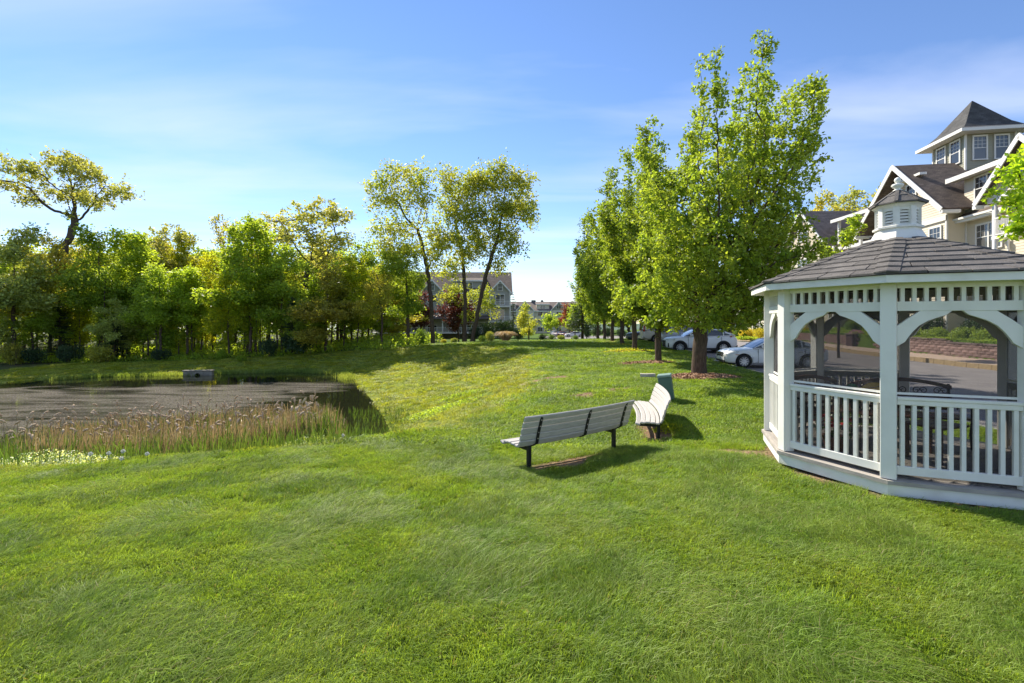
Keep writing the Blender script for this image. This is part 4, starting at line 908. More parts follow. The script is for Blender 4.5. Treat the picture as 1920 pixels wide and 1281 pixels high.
# great oak with its crown above the wood, left
px_tree('oak_tree', 51, 50, 118, [(118, 560, 0), (121, 460, 0)], [(20, 350, 34, 14), (-30, 330, 30, 24), (60, 325, 40, 16), (110, 300, 40, 14), (150, 320, 36, 18), (100, 355, 40, 16), (190, 340, 34, 16), (235, 360, 30, 14), (160, 370, 36, 14), (60, 380, 30, 10), (200, 385, 26, 12), (10, 300, 26, 12), (130, 400, 24, 12), (-60, 370, 30, 14)],
        'tallest oak with a wide golden crown spreading above the left wood', L_gold, .34, 11000, .27, n_attr=1900, step=.5, dscale=.9, infl=4.5, group='trees of the wood beyond the pond')
WL = [(306, 410, 54, 'o1', L_gold, 62, 'golden oak crown rising behind the wood right of the tallest oak'),
      (440, 393, 56, 'o2', L_olive, 44, 'olive oak crown behind the bright green maple'),
      (572, 362, 53, 'o1', L_gold, 84, 'broad golden brown oak crown behind the middle of the wood'),
      (505, 400, 57, 'o2', L_gold, 40, 'narrow golden oak crown left of the broad golden brown oak'),
      (632, 462, 55, 'o2', L_olive, 40, 'low olive oak crown at the right end of the wood'),
      (28, 395, 41, 'c1', L_grey, 62, 'grey green tree at the far left edge with a slanting trunk'),
      (92, 440, 45, 'r1', L_olive, 46, 'olive tree under the tallest oak'),
      (185, 402, 44, 'c1', L_mid, 60, 'tall green tree with level boughs right of the tallest oak trunk'),
      (240, 430, 46, 'r2', L_green, 50, 'fresh green tree between the level boughed tree and the golden crown'),
      (300, 480, 43.5, 'c1', L_mid, 46, 'mid green tree in front of the golden oak crown'),
      (352, 500, 45, 'r2', L_green, 44, 'fresh green tree above the concrete headwall'),
      (398, 470, 48, 'r3', L_lime, 40, 'yellow green tree in the gap above the headwall'),
      (470, 410, 44, 'r2', L_green, 58, 'bright green maple with two dark trunks, tallest in the middle of the wood'),
      (430, 505, 43.5, 'r3', L_lime, 36, 'low lime green tree left of the bright green maple'),
      (530, 460, 45, 'r1', L_mid, 46, 'mid green tree right of the bright green maple'),
      (612, 485, 43.5, 'c1', L_olive, 56, 'broad olive green tree with low boughs over the bank'),
      (660, 478, 47, 'r1', L_lime, 44, 'rounded yellow green tree at the right end of the wood'),
      (690, 500, 52, 'r2', L_green, 36, 'green tree behind the young olive tree'),
      (140, 520, 48, 'r1', L_mid, 44, 'mid green tree low behind the tallest oak trunk'),
      (60, 540, 42.5, 'r1', L_mid, 40, 'dull green small tree on the left bank'),
      (218, 560, 42.8, 'r1', L_grey, 30, 'small grey green tree over the dark shrubs'),
      (570, 560, 43, 'r1', L_mid, 30, 'small dark green tree under the broad golden brown oak'),
      (735, 470, 70, 'r1', L_mid, 40, 'green tree behind the left end of the porch building'),
      (-40, 420, 47, 'r1', L_mid, 70, 'green tree just off the left edge of the wood'),
      (-110, 430, 50, 'r2', L_green, 70, 'fresh green tree outside the left edge of the view')]
for x, yt, Y, v, lm_, wpx, lb in WL: wood(x, yt, Y, v, lm_, lb, wpx)
# second and third ranks, glimpsed between the front trees
rg = random.Random(12)
bk = []
for i in range(24):
    x = -90 + i * 35 + rg.uniform(-8, 8); Y = rg.uniform(52, 72); yt = rg.uniform(440, 505)
    if x > 700: yt = max(yt, 530)
    bk.append((x, yt, Y))
for i, (x, yt, Y) in enumerate(bk):
    wood(x, yt, Y, ('r1', 'r3', 'r2')[i % 3], (L_lime, L_green, L_mid, L_olive)[i % 4], 'tree deep in the wood beyond the pond, seen between the front trees', rg.uniform(44, 66), group='trees deep inside the wood', rz=rg.uniform(0, 6))
# thin trunks inside the wood
def sapling_mesh(seed, H):
    rg_ = np.random.RandomState(seed); bl = [(rg_.uniform(-.6, .6), rg_.uniform(-.6, .6), H * e, .7, .7, .6) for e in np.linspace(.35, 1, 9)]
    return tree_meshes(('sap', seed), seed, [(0, 0, -.2), (rg_.uniform(-.2, .2), 0, H * .5), (rg_.uniform(-.3, .3), 0, H * .95)], bl, 160, .4, .075, 1500, .2, .25, L_green, infl=2, kill=.7, tip=.012, thr=.04)
SV = [sapling_mesh(71, 7), sapling_mesh(72, 8), sapling_mesh(73, 6)]
for i in range(44):
    x = rg.uniform(-20, 690); Y = rg.uniform(42.5, 49); X_ = PX(x, Y)
    put_tree('sapling', SV[i % 3], (X_, Y, hz(X_, Y)), 'slender young tree with a thin dark trunk at the edge of the wood', 'tree', 'thin saplings along the edge of the wood', rg.uniform(0, 6), rg.uniform(.7, 1.15), (L_lime, L_green, L_mid, L_green)[i % 4])
# conifers
def conifer_mesh(seed, H, Wd, lmat, n=9000, gap=0.0):
    rg_ = np.random.RandomState(seed); V = []; m_ = MB(); m_.tube([(0, 0, -.2), (0, 0, H * .5), (.05, 0, H)], [H * .016, H * .01, .01], 7)
    P = []; z = H * .12
    while z < H * .98:
        k = rg_.randint(4, 7); L = Wd * (1 - z / H) ** .75 + .15
        for j in range(k):
            a = rg_.uniform(0, 6.28); l_ = L * rg_.uniform(.7, 1.1); sag_ = rg_.uniform(-.05, .25); e = (l_ * math.cos(a), l_ * math.sin(a), z + sag_ * l_); m_.tube([(0, 0, z), e], [.03, .008], 3, cap=False)
            q = max(3, int(l_ * 18)); t_ = rg_.uniform(.15, 1, q)[:, None]; c_ = np.array([0, 0, z]) + (np.array(e) - np.array([0, 0, z])) * t_
            P.append(c_ + rg_.normal(size=c_.shape) * np.array([.16, .16, .06]) * (1.2 - t_ * .6))
        z += H * rg_.uniform(.022, .04) + gap
    P = np.concatenate(P); V, Fq = leaf_quads(np.repeat(P, 5, 0) + rg_.normal(size=(len(P) * 5, 3)) * .07, .2, rg_, asp=.22, upb=.6)
    return m_.mesh('trunk', bark, True), np_mesh('crown', V, Fq, lmat)
CV = conifer_mesh(81, 12, 2.2, L_dark); CP = conifer_mesh(82, 18, 3.4, L_dark, gap=.35)
def conif(x, yt, Y, v, lb, base, sx=1.0, name='pine_tree'):
    X_ = PX(x, Y); z0 = hz(X_, Y); s_ = (PZ(yt, Y) - z0) / base; return put_tree(name, v, (X_, Y, z0), lb, 'tree', None, x % 6, (s_ * sx, s_ * sx, s_))
conif(640, 430, 62, CP, 'dark pine showing its level boughs above the right end of the wood', 18)
conif(112, 560, 43.5, CV, 'dark conifer low in the left of the wood', 12, 1.4); conif(548, 555, 43, CV, 'dark conifer at the bank under the mid green tree', 12, 1.3); conif(215, 590, 42.6, CV, 'low dark conifer beside the dark shrubs', 12, 1.8)
conif(1092, 500, 62, CV, 'dark green conifer left of the pear tree row', 12, 1.3); conif(962, 546, 150, CP, 'distant pine behind the corner of the far apartment block', 18); conif(745, 470, 66, CP, 'dark pine behind the porch building', 18, .8)

# --- shrubs ---------------------------------------------------------------
def shrub_mesh(seed, n, lmat, size=.09, lobes=6, flat=.8, fill=.55):
    rg_ = np.random.RandomState(seed); bl = [(rg_.uniform(-.5, .5), rg_.uniform(-.5, .5), .45 + rg_.uniform(-.1, .2), .5, .5, .45) for _ in range(lobes)]
    P = []
    for i in range(n):
        b_ = bl[rg_.randint(lobes)]; d = rg_.normal(size=3); d /= np.linalg.norm(d); r_ = fill + (1 - fill) * rg_.rand(); p = np.array(b_[:3]) + d * np.array(b_[3:6]) * r_
        if p[2] > 0.0: P.append(p)
    P = np.array(P); P[:, 2] *= flat; V, Fq = leaf_quads(P, size, rg_, upb=.2)
    st = MB()
    for i in range(7):
        a = rg_.uniform(0, 6.28); st.tube([(0, 0, -.1), (.15 * math.cos(a), .15 * math.sin(a), .3), (.4 * math.cos(a), .4 * math.sin(a), .7 * flat)], [.02, .014, .006], 4)
    return st.mesh('stem', bark), np_mesh('foliage', V, Fq, lmat)
SHR = [shrub_mesh(91, 2600, L_shrub), shrub_mesh(92, 2600, L_dark, .08), shrub_mesh(93, 2400, L_green, .1), shrub_mesh(94, 3600, L_yel, .07)]
def shrub(name, v, x, yb, Y, wpx, hpx, lb, cat='shrub', group=None, lm_=None, dx=0):
    X_ = PX(x, Y) + dx; z0 = hz(X_, Y); sw = wpx / F * Y / 2.0; sh = hpx / F * Y / .95
    e = empty(name, (X_, Y, z0), (x * 2.3) % 6, lb, cat, group); e.scale = (sw, sw * .9, sh)
    link('stem', SHR[v][0], e); c = link('foliage', SHR[v][1], e)
    if lm_: c.material_slots[0].link = 'OBJECT'; c.material_slots[0].material = lm_
    return e
for x, Y, w_, h_, v, lb in [(62, 40.5, 50, 34, 1, 'dark evergreen shrub at the left end of the far bank'), (128, 41, 50, 40, 1, 'dark evergreen shrub on the far bank, second from the left'), (300, 41.6, 40, 26, 1, 'rounded dark shrub on the far bank above the headwall'),
                            (30, 39.5, 50, 50, 2, 'pale leafy bush hanging over the left bank'), (200, 41, 60, 40, 2, 'olive bush between the dark shrubs on the far bank'), (505, 42, 40, 40, 1, 'dark shrub at the foot of the bright green maple'), (562, 42.5, 70, 50, 1, 'wide dark shrub under the conifer on the far bank'), (410, 41.8, 30, 20, 2, 'small green bush on the sunlit bank'), (455, 40, 24, 14, 2, 'small pale bush on the sunlit part of the bank')]:
    shrub('shrub', v, x, 0, Y, w_, h_, lb, group='shrubs on the far bank', lm_=L_olive if v == 2 and x < 300 else None)
shrub('shrub', 0, 790, 0, 46, 38, 36, 'rounded bright green shrub between the maple and the leftmost big oak', lm_=L_shrub)
for x, w_, h_, lb in [(915, 44, 40, 'dark clipped yew left of the mounded grass'), (948, 46, 46, 'dark clipped yew behind the mounded grass'), (890, 30, 34, 'low dark yew beside the rightmost oak trunk'), (972, 30, 26, 'small dark yew right of the mounded grass')]:
    shrub('yew_shrub', 1, x, 0, 53, w_, h_, lb, group='dark yews in front of the porch')
for x, w_, h_, v, lm_, lb in [(922, 24, 24, 2, L_grey, 'grey green shrub left of the mounded grass'), (1018, 22, 14, 1, None, 'low dark shrub at the crest, right of the ornamental tree'), (1035, 20, 12, 0, None, 'low green shrub at the crest before the distant road'), (1055, 22, 12, 2, L_grey, 'low grey green shrub at the crest before the distant cars'),
                         (830, 18, 10, 2, L_olive, 'small weedy bush at the foot of the leftmost big oak'), (905, 20, 14, 0, None, 'low green bush right of the rightmost oak trunk'), (1078, 18, 10, 0, None, 'tiny green bush at the crest under the pear trees'), (848, 22, 12, 2, L_grey, 'small pale bush between the oak trunks')]:
    shrub('low_shrub', v, x, 0, 47.5, w_, h_, lb, group='low shrubs along the crest', lm_=lm_)
# mounded ornamental grass (brownish)
mg = MB(); rr = random.Random(9)
for i in range(900):
    a = rr.uniform(0, 6.28); r = rr.uniform(0, .25); l_ = rr.uniform(.7, 1.1); o_ = rr.uniform(.1, .95); p = Vector((r * math.cos(a), r * math.sin(a), 0)); q = p + Vector((math.cos(a) * o_ * .6, math.sin(a) * o_ * .6, l_ * .8)); e = p + Vector((math.cos(a) * o_ * 1.15, math.sin(a) * o_ * 1.15, l_ * (.95 - .45 * o_))); s_ = Vector((-math.sin(a), math.cos(a), 0)) * .012
    mg.add([p - s_, p + s_, q + s_, q - s_, e], [(0, 1, 2, 3), (3, 2, 4)])
xg = PX(948, 46.5); o = mg.build('ornamental_grass', leaf_mat('dry_grass', (.30, .22, .16), (.22, .18, .12), trf=.3), None, (xg, 46.5, hz(xg, 46.5))); o.scale = (1.3, 1.3, 1.15)
tag(o, 'mounded pinkish brown ornamental grass in front of the dark yews', 'ornamental grass')
# ------------------------------------------------------------------ buildings
sid = mat('siding_cream', (.68, .60, .47), (.63, .56, .43), rough=.75, scale=.6)
sid2 = mat('siding_tan', (.62, .52, .38), (.57, .48, .35), rough=.75, scale=.6)
sid3 = mat('siding_sage', (.34, .33, .25), (.30, .29, .22), rough=.75, scale=.6)
wtrim = mat('house_trim', (.76, .74, .69), (.70, .68, .64), rough=.6, scale=1)
def shingle_mat(name, c, c2):
    m = mat(name, c, c2, rough=.95, scale=2.2, bump=.5, bscale=30)
    t = m.node_tree; b = t.nodes['Principled BSDF']; lk = b.inputs['Base Color'].links[0]; src = lk.from_socket
    co = _n(t, 'ShaderNodeTexCoord'); br = _n(t, 'ShaderNodeTexBrick'); br.inputs['Scale'].default_value = 1; br.inputs['Brick Width'].default_value = .33; br.inputs['Row Height'].default_value = .13; br.inputs['Mortar Size'].default_value = .006
    br.inputs['Color1'].default_value = (.82, .82, .82, 1); br.inputs['Color2'].default_value = (1.2, 1.2, 1.2, 1); br.inputs['Mortar'].default_value = (.5, .5, .5, 1); br.inputs['Bias'].default_value = 0
    sp = _n(t, 'ShaderNodeSeparateXYZ'); t.links.new(co.outputs['Object'], sp.inputs[0])
    ad = _n(t, 'ShaderNodeMath', operation='ADD'); t.links.new(sp.outputs[0], ad.inputs[0]); t.links.new(sp.outputs[1], ad.inputs[1])
    cb_ = _n(t, 'ShaderNodeCombineXYZ'); t.links.new(ad.outputs[0], cb_.inputs[0]); t.links.new(sp.outputs[2], cb_.inputs[1]); t.links.new(cb_.outputs[0], br.inputs[0])
    mm = _n(t, 'ShaderNodeVectorMath', operation='MULTIPLY'); t.links.new(src, mm.inputs[0]); t.links.new(br.outputs[0], mm.inputs[1]); t.links.new(mm.outputs[0], b.inputs['Base Color'])
    return m
rf_b = shingle_mat('roof_brown', (.15, .115, .09), (.105, .08, .065)); rf_g = shingle_mat('roof_grey', (.085, .082, .078), (.06, .058, .055)); rf_l = shingle_mat('roof_weathered', (.22, .175, .145), (.16, .13, .11))
glass = bpy.data.materials.new('window_glass'); glass.use_nodes = True; t = glass.node_tree; b = t.nodes['Principled BSDF']
oi = _n(t, 'ShaderNodeObjectInfo'); cr_ = _n(t, 'ShaderNodeMapRange'); cr_.inputs[1].default_value = .35; cr_.inputs[2].default_value = 1; t.links.new(oi.outputs['Random'], cr_.inputs[0])
cm = _n(t, 'ShaderNodeMix', data_type='RGBA'); t.links.new(cr_.outputs[0], cm.inputs[0]); cm.inputs[6].default_value = (.03, .033, .036, 1); cm.inputs[7].default_value = (.16, .16, .155, 1); t.links.new(cm.outputs[2], b.inputs['Base Color'])
b.inputs['Roughness'].default_value = .06; b.inputs['Specular IOR Level'].default_value = .8
found = mat('foundation', (.30, .29, .27), rough=.9)

def clap(m_, x0, x1, z0, z1, M, exp_=.16):
    """lapped boards on the plane y=0 facing -y (local), real steps"""
    n = max(1, round((z1 - z0) / exp_)); h = (z1 - z0) / n
    for i in range(n):
        a = z0 + i * h; c = a + h
        m_.add([(x0, -.022, a), (x1, -.022, a), (x1, -.004, c), (x0, -.004, c), (x0, 0, a), (x1, 0, a)], [(0, 1, 2, 3), (4, 5, 1, 0)], M)
def clap_tri(m_, x0, x1, xm, z0, z1, M, exp_=.16):
    n = max(1, round((z1 - z0) / exp_)); h = (z1 - z0) / n
    for i in range(n):
        a = z0 + i * h; c = a + h; fa = (a - z0) / (z1 - z0); fc = (c - z0) / (z1 - z0)
        L0, R0_, L1, R1 = x0 + (xm - x0) * fa, x1 + (xm - x1) * fa, x0 + (xm - x0) * fc, x1 + (xm - x1) * fc
        m_.add([(L0, -.022, a), (R0_, -.022, a), (R1, -.004, c), (L1, -.004, c), (L0, 0, a), (R0_, 0, a)], [(0, 1, 2, 3), (4, 5, 1, 0)], M)
_wc = {}
def window(parent, M, x, z, w_, h_, n=1, lites=(3, 2), near=True):
    """sash window centred at (x, z) on the local plane; frame > pane, glazing bars"""
    key = (round(w_, 2), round(h_, 2), n, lites)
    if key not in _wc:
        fr = MB(); t_ = .07; a = w_ * n / 2
        fr.box(-a - .09, a + .09, -.06, 0, h_ / 2, h_ / 2 + .11); fr.box(-a - .10, a + .10, -.08, 0, -h_ / 2 - .07, -h_ / 2)
        fr.box(-a - .09, -a, -.06, 0, -h_ / 2, h_ / 2); fr.box(a, a + .09, -.06, 0, -h_ / 2, h_ / 2)
        for i in range(1, n): fr.box(-a + i * w_ - .045, -a + i * w_ + .045, -.06, 0, -h_ / 2, h_ / 2)
        for i in range(n): fr.box(-a + i * w_ + .03, -a + (i + 1) * w_ - .03, -.045, 0, -.022, .022)
        pn = MB().box(-a, a, -.028, 0, -h_ / 2, h_ / 2)
        gb = MB(); cx_n, rz_n = lites
        for i in range(n):
            for k in range(1, cx_n): xx = -a + i * w_ + k * w_ / cx_n; gb.box(xx - .010, xx + .010, -.036, -.026, 0, h_ / 2); 
            for k in range(1, rz_n): zz = k * h_ / 2 / rz_n; gb.box(-a + i * w_, -a + (i + 1) * w_, -.035, -.026, zz - .010, zz + .010)
        _wc[key] = (fr.mesh('window', wtrim), pn.mesh('pane', glass), gb.mesh('glazing_bars', wtrim))
    fm, pmh, gbm = _wc[key]; Mt = M @ Matrix.Translation((x, -.018, z))
    o = link('window', fm, parent); o.matrix_local = Mt
    link('pane', pmh, o)
    if near and len(gbm.vertices): link('glazing_bars', gbm, o)
    return o
def railing(parent, M, x0, x1, z0, h_=1.0, sp=.12, y=0.0):
    m_ = MB(); m_.box(x0, x1, y - .03, y + .03, z0 + h_ - .06, z0 + h_, M); m_.box(x0, x1, y - .02, y + .02, z0 + .06, z0 + .11, M)
    n = max(2, int((x1 - x0) / sp))
    for i in range(n + 1):
        xx = x0 + .02 + (x1 - x0 - .04) * i / n; m_.box(xx - .017, xx + .017, y - .017, y + .017, z0 + .11, z0 + h_ - .06, M)
    return m_.build('balcony_railing', wtrim, parent)
def roof_slab(m_, P, th=.12):
    """P: 4 corners of a roof plane; thick slab"""
    P = [Vector(p) for p in P]; nn = (P[1] - P[0]).cross(P[2] - P[0]).normalized()
    if nn.z < 0: nn = -nn
    Q = [p + nn * th for p in P]; n = len(P)
    m_.add(P + Q, [tuple(range(n)), tuple(range(2 * n - 1, n - 1, -1))] + [(i, (i + 1) % n, (i + 1) % n + n, i + n) for i in range(n)])
def wallbox(root, x0, x1, y0, y1, z0, z1, sm, sides='fblr', exp_=.16, core=True):
    """box with lapped siding on its faces; f faces -y"""
    c = MB().box(x0 + .02, x1 - .02, y0 + .02, y1 - .02, z0 - .6, z1 - .01); c.build('wall', found, root)
    m_ = MB()
    T = Matrix.Translation
    if 'f' in sides: clap(m_, 0, x1 - x0, 0, z1 - z0, T((x0, y0 + .015, z0)), exp_)
    if 'b' in sides: clap(m_, 0, x1 - x0, 0, z1 - z0, T((x1, y1 - .015, z0)) @ Matrix.Rotation(math.pi, 4, 'Z'), exp_)
    if 'l' in sides: clap(m_, 0, y1 - y0, 0, z1 - z0, T((x0 + .015, y1, z0)) @ Matrix.Rotation(-math.pi / 2, 4, 'Z'), exp_)
    if 'r' in sides: clap(m_, 0, y1 - y0, 0, z1 - z0, T((x1 - .015, y0, z0)) @ Matrix.Rotation(math.pi / 2, 4, 'Z'), exp_)
    m_.build('siding', sm, root, kind='stuff')
    tb_ = MB()
    for (x, y) in ((x0, y0), (x1, y0), (x0, y1), (x1, y1)): tb_.box(x - .05, x + .05, y - .05, y + .05, z0, z1)
    tb_.build('corner_boards', wtrim, root)
def gable_roof_x(root, x0, x1, y0, y1, ze, zr, rm, oh=.45, ohx=.35):
    """ridge along x"""
    ym = (y0 + y1) / 2; sl = (zr - ze) / (ym - y0); m_ = MB()
    roof_slab(m_, [(x0 - ohx, y0 - oh, ze - oh * sl), (x1 + ohx, y0 - oh, ze - oh * sl), (x1 + ohx, ym, zr), (x0 - ohx, ym, zr)])
    roof_slab(m_, [(x1 + ohx, y1 + oh, ze - oh * sl), (x0 - ohx, y1 + oh, ze - oh * sl), (x0 - ohx, ym, zr), (x1 + ohx, ym, zr)])
    m_.build('roof', rm, root)
    f_ = MB()
    for yy, s_ in ((y0 - oh, -1), (y1 + oh, 1)):
        z_ = ze - oh * sl; f_.box(x0 - ohx, x1 + ohx, yy - .02 if s_ > 0 else yy - .03, yy + .03 if s_ > 0 else yy + .02, z_ - .16, z_ + .07)
        f_.box(x0 - ohx, x1 + ohx, min(yy, yy - s_ * oh), max(yy, yy - s_ * oh), z_ - .10, z_ - .07)
    f_.build('eaves', wtrim, root)
    for xx, s_ in ((x0, -1), (x1, 1)):
        g_ = MB(); M = (Matrix.Translation((xx + .015 * -s_, y1 if s_ < 0 else y0, 0)) @ Matrix.Rotation(-math.pi / 2 if s_ < 0 else math.pi / 2, 4, 'Z'))
        clap_tri(g_, 0, y1 - y0, (y1 - y0) / 2, ze, zr - .05, M); g_.build('gable_siding', sid, root, kind='stuff')
        rk = MB()
        for ya in (y0 - oh, y1 + oh): rk.bar((xx + s_ * (ohx + .0), ya, ze - oh * sl + .02), (xx + s_ * ohx, ym, zr + .02), .06, .24, up=(0, 0, 1))
        rk.build('rake_boards', wtrim, root)
def cross_gable(root, xc, w_, yf, yback, ze, pitch, rm, sm, oh=.35, win=None, rake=.24, near=True):
    """gable facing -y; ridge runs back along y. returns apex height"""
    h = w_ / 2; zr = ze + h * pitch; m_ = MB()
    for s_ in (-1, 1):
        roof_slab(m_, [(xc + s_ * (h + oh), yf - oh, ze - oh * pitch), (xc, yf - oh, zr), (xc, yback, zr), (xc + s_ * (h + oh), yback, ze - oh * pitch)])
    m_.build('gable_roof', rm, root)
    g_ = MB(); clap_tri(g_, xc - h, xc + h, xc, ze, zr - .04, Matrix.Translation((0, yf + .012, 0))); g_.build('gable_siding', sm, root, kind='stuff')
    g2 = MB().add([(xc - h, yf + .02, ze), (xc + h, yf + .02, ze), (xc, yf + .02, zr)], [(0, 1, 2)]); g2.build('gable_wall', found, root)
    rk = MB()
    for s_ in (-1, 1):
        rk.bar((xc + s_ * (h + oh + .02), yf - oh, ze - oh * pitch), (xc, yf - oh, zr + .03), .05, rake, up=(0, 0, 1))
        rk.bar((xc + s_ * (h + oh + .02), yf - oh + .03, ze - oh * pitch + .10), (xc, yf - oh + .03, zr + .15), .07, .08, up=(0, 0, 1))
        rk.box(xc + s_ * (h + oh) - .12, xc + s_ * (h + oh) + .12, yf - oh, yf, ze - oh * pitch - .22, ze - oh * pitch - .02)
    rk.build('rake_boards', wtrim, root)
    if win:
        for (wx_, wz_, ww, wh, n) in win: window(root, Matrix.Translation((0, yf, 0)), xc + wx_, wz_, ww, wh, n, near=near)
    return zr
def house_root(name, ox, oy, z, ang, label):
    return empty(name, (ox, oy, z), ang, label, 'building')

# === A: near right building with tower.  local x runs towards the camera, y runs away from the road
FA = math.atan2(-1, -.158)
def wall_up(x, y): return hz(x, y)
def LA(root): return root
zA = .95
A = house_root('apartment_building', 27.2 + .158 * 4, 32.0, zA, FA, 'cream sided apartment building with brown roofs and a square tower above the gazebo')
# local frame: origin at the left (far) corner of the gabled wing, x to the camera
E = 7.75; RZ_ = 12.0                                                     # eave and ridge above zA
# gabled wing: gable faces the road, centre x = .0+0
wallbox(A, -3.8, 3.2, 0, 12, 0, 8.66, sid)
pA = (RZ_ - E) / 4.9
zr = cross_gable(A, -.3, 7.0, 0, 12, 8.68, .9, rf_b, sid2, oh=1.0, win=[(0.4, E + 2.0, .85, 1.35, 1)], rake=.30)
MB().box(-3.85, 3.25, -.10, 0.0, E - .42, E - .10).build('band_board', wtrim, A)
# little pent hood above the gable window
MB().prism([(-1.6, E + 3.0), (1.5, E + 3.0), (1.5, E + 3.16), (-1.6, E + 3.16)], -.42, 0).build('window_hood', wtrim, A)
window(A, Matrix.Identity(4), 2.3, 6.3, .9, 1.4, 1); window(A, Matrix.Identity(4), -2.2, 6.3, .9, 1.4, 2); window(A, Matrix.Identity(4), 2.3, 3.5, .9, 1.4, 1); window(A, Matrix.Identity(4), -2.2, 3.5, .9, 1.4, 2); window(A, Matrix.Identity(4), 2.3, .95, .9, 1.3, 1); window(A, Matrix.Identity(4), -2.2, .95, .9, 1.3, 2)
# main body runs on to the camera side, set back a metre
BX0, BX1, BY0 = 3.2, 17.0, 1.05
wallbox(A, BX0 + .05, BX1, BY0, 12, 0, E - .1, sid)
m_ = MB(); pb = .92
roof_slab(m_, [(BX0 - .2, BY0 - .55, E - .5), (BX1 + .3, BY0 - .55, E - .5), (BX1 + .3, 6.6, E - .5 + 6.0 * pb * .72), (BX0 - .2, 6.6, E - .5 + 6.0 * pb * .72)])
roof_slab(m_, [(BX0 - .2, 12.5, E - .5), (BX1 + .3, 12.5, E - .5), (BX1 + .3, 6.6, E - .5 + 6.0 * pb * .72), (BX0 - .2, 6.6, E - .5 + 6.0 * pb * .72)])
m_.build('main_roof', rf_b, A)
ev = MB(); ev.box(BX0 - .1, BX1 + .3, BY0 - .62, BY0 - .53, E - .68, E - .40); ev.box(BX0 - .1, BX1 + .3, BY0 - .55, BY0, E - .60, E - .56); ev.build('eaves', wtrim, A)
gt = MB(); gt.box(BX0 - .1, 6.2, BY0 - .74, BY0 - .625, E - .52, E - .40); gt.build('gutter', wtrim, A)
dsx = 6.2; ds_ = MB(); ds_.tube([(dsx - 1.2, BY0 - .68, E - .46), (dsx, BY0 - .66, E - .62), (dsx + .05, BY0 - .10, E - 1.1), (dsx + .05, BY0 - .08, .1)], .05, 6); ds_.build('downspout', wtrim, A)
for wz_ in (6.0, 3.3, .95):
    window(A, Matrix.Translation((0, BY0, 0)), 4.9, wz_, .82, 1.45, 2); window(A, Matrix.Translation((0, BY0, 0)), 14.2, wz_, .82, 1.45, 2)
# upper dormer
DY = .98
dm_ = MB(); clap(dm_, 0, 13.6, 0, 2.15, Matrix.Translation((3.2, DY, E + .15))); dm_.build('siding', sid, A, kind='stuff')
MB().box(3.22, 16.8, DY + .02, 6, E - .4, E + 2.28).build('dormer_wall', found, A)
dl = MB(); clap(dl, 0, 5.0, 0, 2.15, Matrix.Translation((3.21, 6, E + .15)) @ Matrix.Rotation(-math.pi / 2, 4, 'Z')); dl.build('siding', sid, A, kind='stuff')
m_ = MB(); roof_slab(m_, [(2.6, DY - .55, E + 2.12), (17.2, DY - .55, E + 2.12), (17.2, 6.6, E + 4.1), (2.6, 6.6, E + 4.1)]); m_.build('dormer_roof', rf_b, A)
ev = MB(); ev.box(2.55, 17.2, DY - .62, DY - .53, E + 2.0, E + 2.27); ev.bar((2.58, DY - .6, E + 2.2), (2.58, 6.5, E + 4.16), .06, .24); ev.box(2.6, 17, DY - .55, DY, E + 2.05, E + 2.08); ev.build('dormer_eaves', wtrim, A)
window(A, Matrix.Translation((0, DY, 0)), 4.9, E + 1.2, .82, 1.35, 2); window(A, Matrix.Translation((0, DY, 0)), 14.4, E + 1.35, .82, 1.45, 2)
# second road gable with porch balcony
zr2 = cross_gable(A, 9.1, 4.6, -.45, 9, E + .15, 1.05, rf_b, sid, oh=.4, win=[(0, E + 1.35, .8, 1.2, 1)], rake=.26)
for k, zf in enumerate((.2, 2.9, 5.6)):
    MB().box(7.0, 11.3, -.45, BY0, zf - .16, zf).build('balcony_floor', wtrim, A); railing(A, Matrix.Translation((0, -.40, 0)), 7.1, 11.2, zf, 1.0)
    rl_ = MB()
    for xx in (7.05, 11.25):
        rl_.box(xx - .03, xx + .03, -.38, BY0, zf + .94, zf + 1.0); rl_.box(xx - .02, xx + .02, -.38, BY0, zf + .06, zf + .11)
        for q in range(11): yy = -.3 + q * .13; rl_.box(xx - .017, xx + .017, yy - .017, yy + .017, zf + .11, zf + .94)
    rl_.build('balcony_railing', wtrim, A)
for xx in (7.1, 11.2): MB().tube([(xx, -.36, 0), (xx, -.36, E - .1)], .11, 10).build('column', wtrim, A, smooth=True)
MB().box(6.8, 11.5, -.5, BY0, E - .3, E + .10).build('porch_beam', wtrim, A)
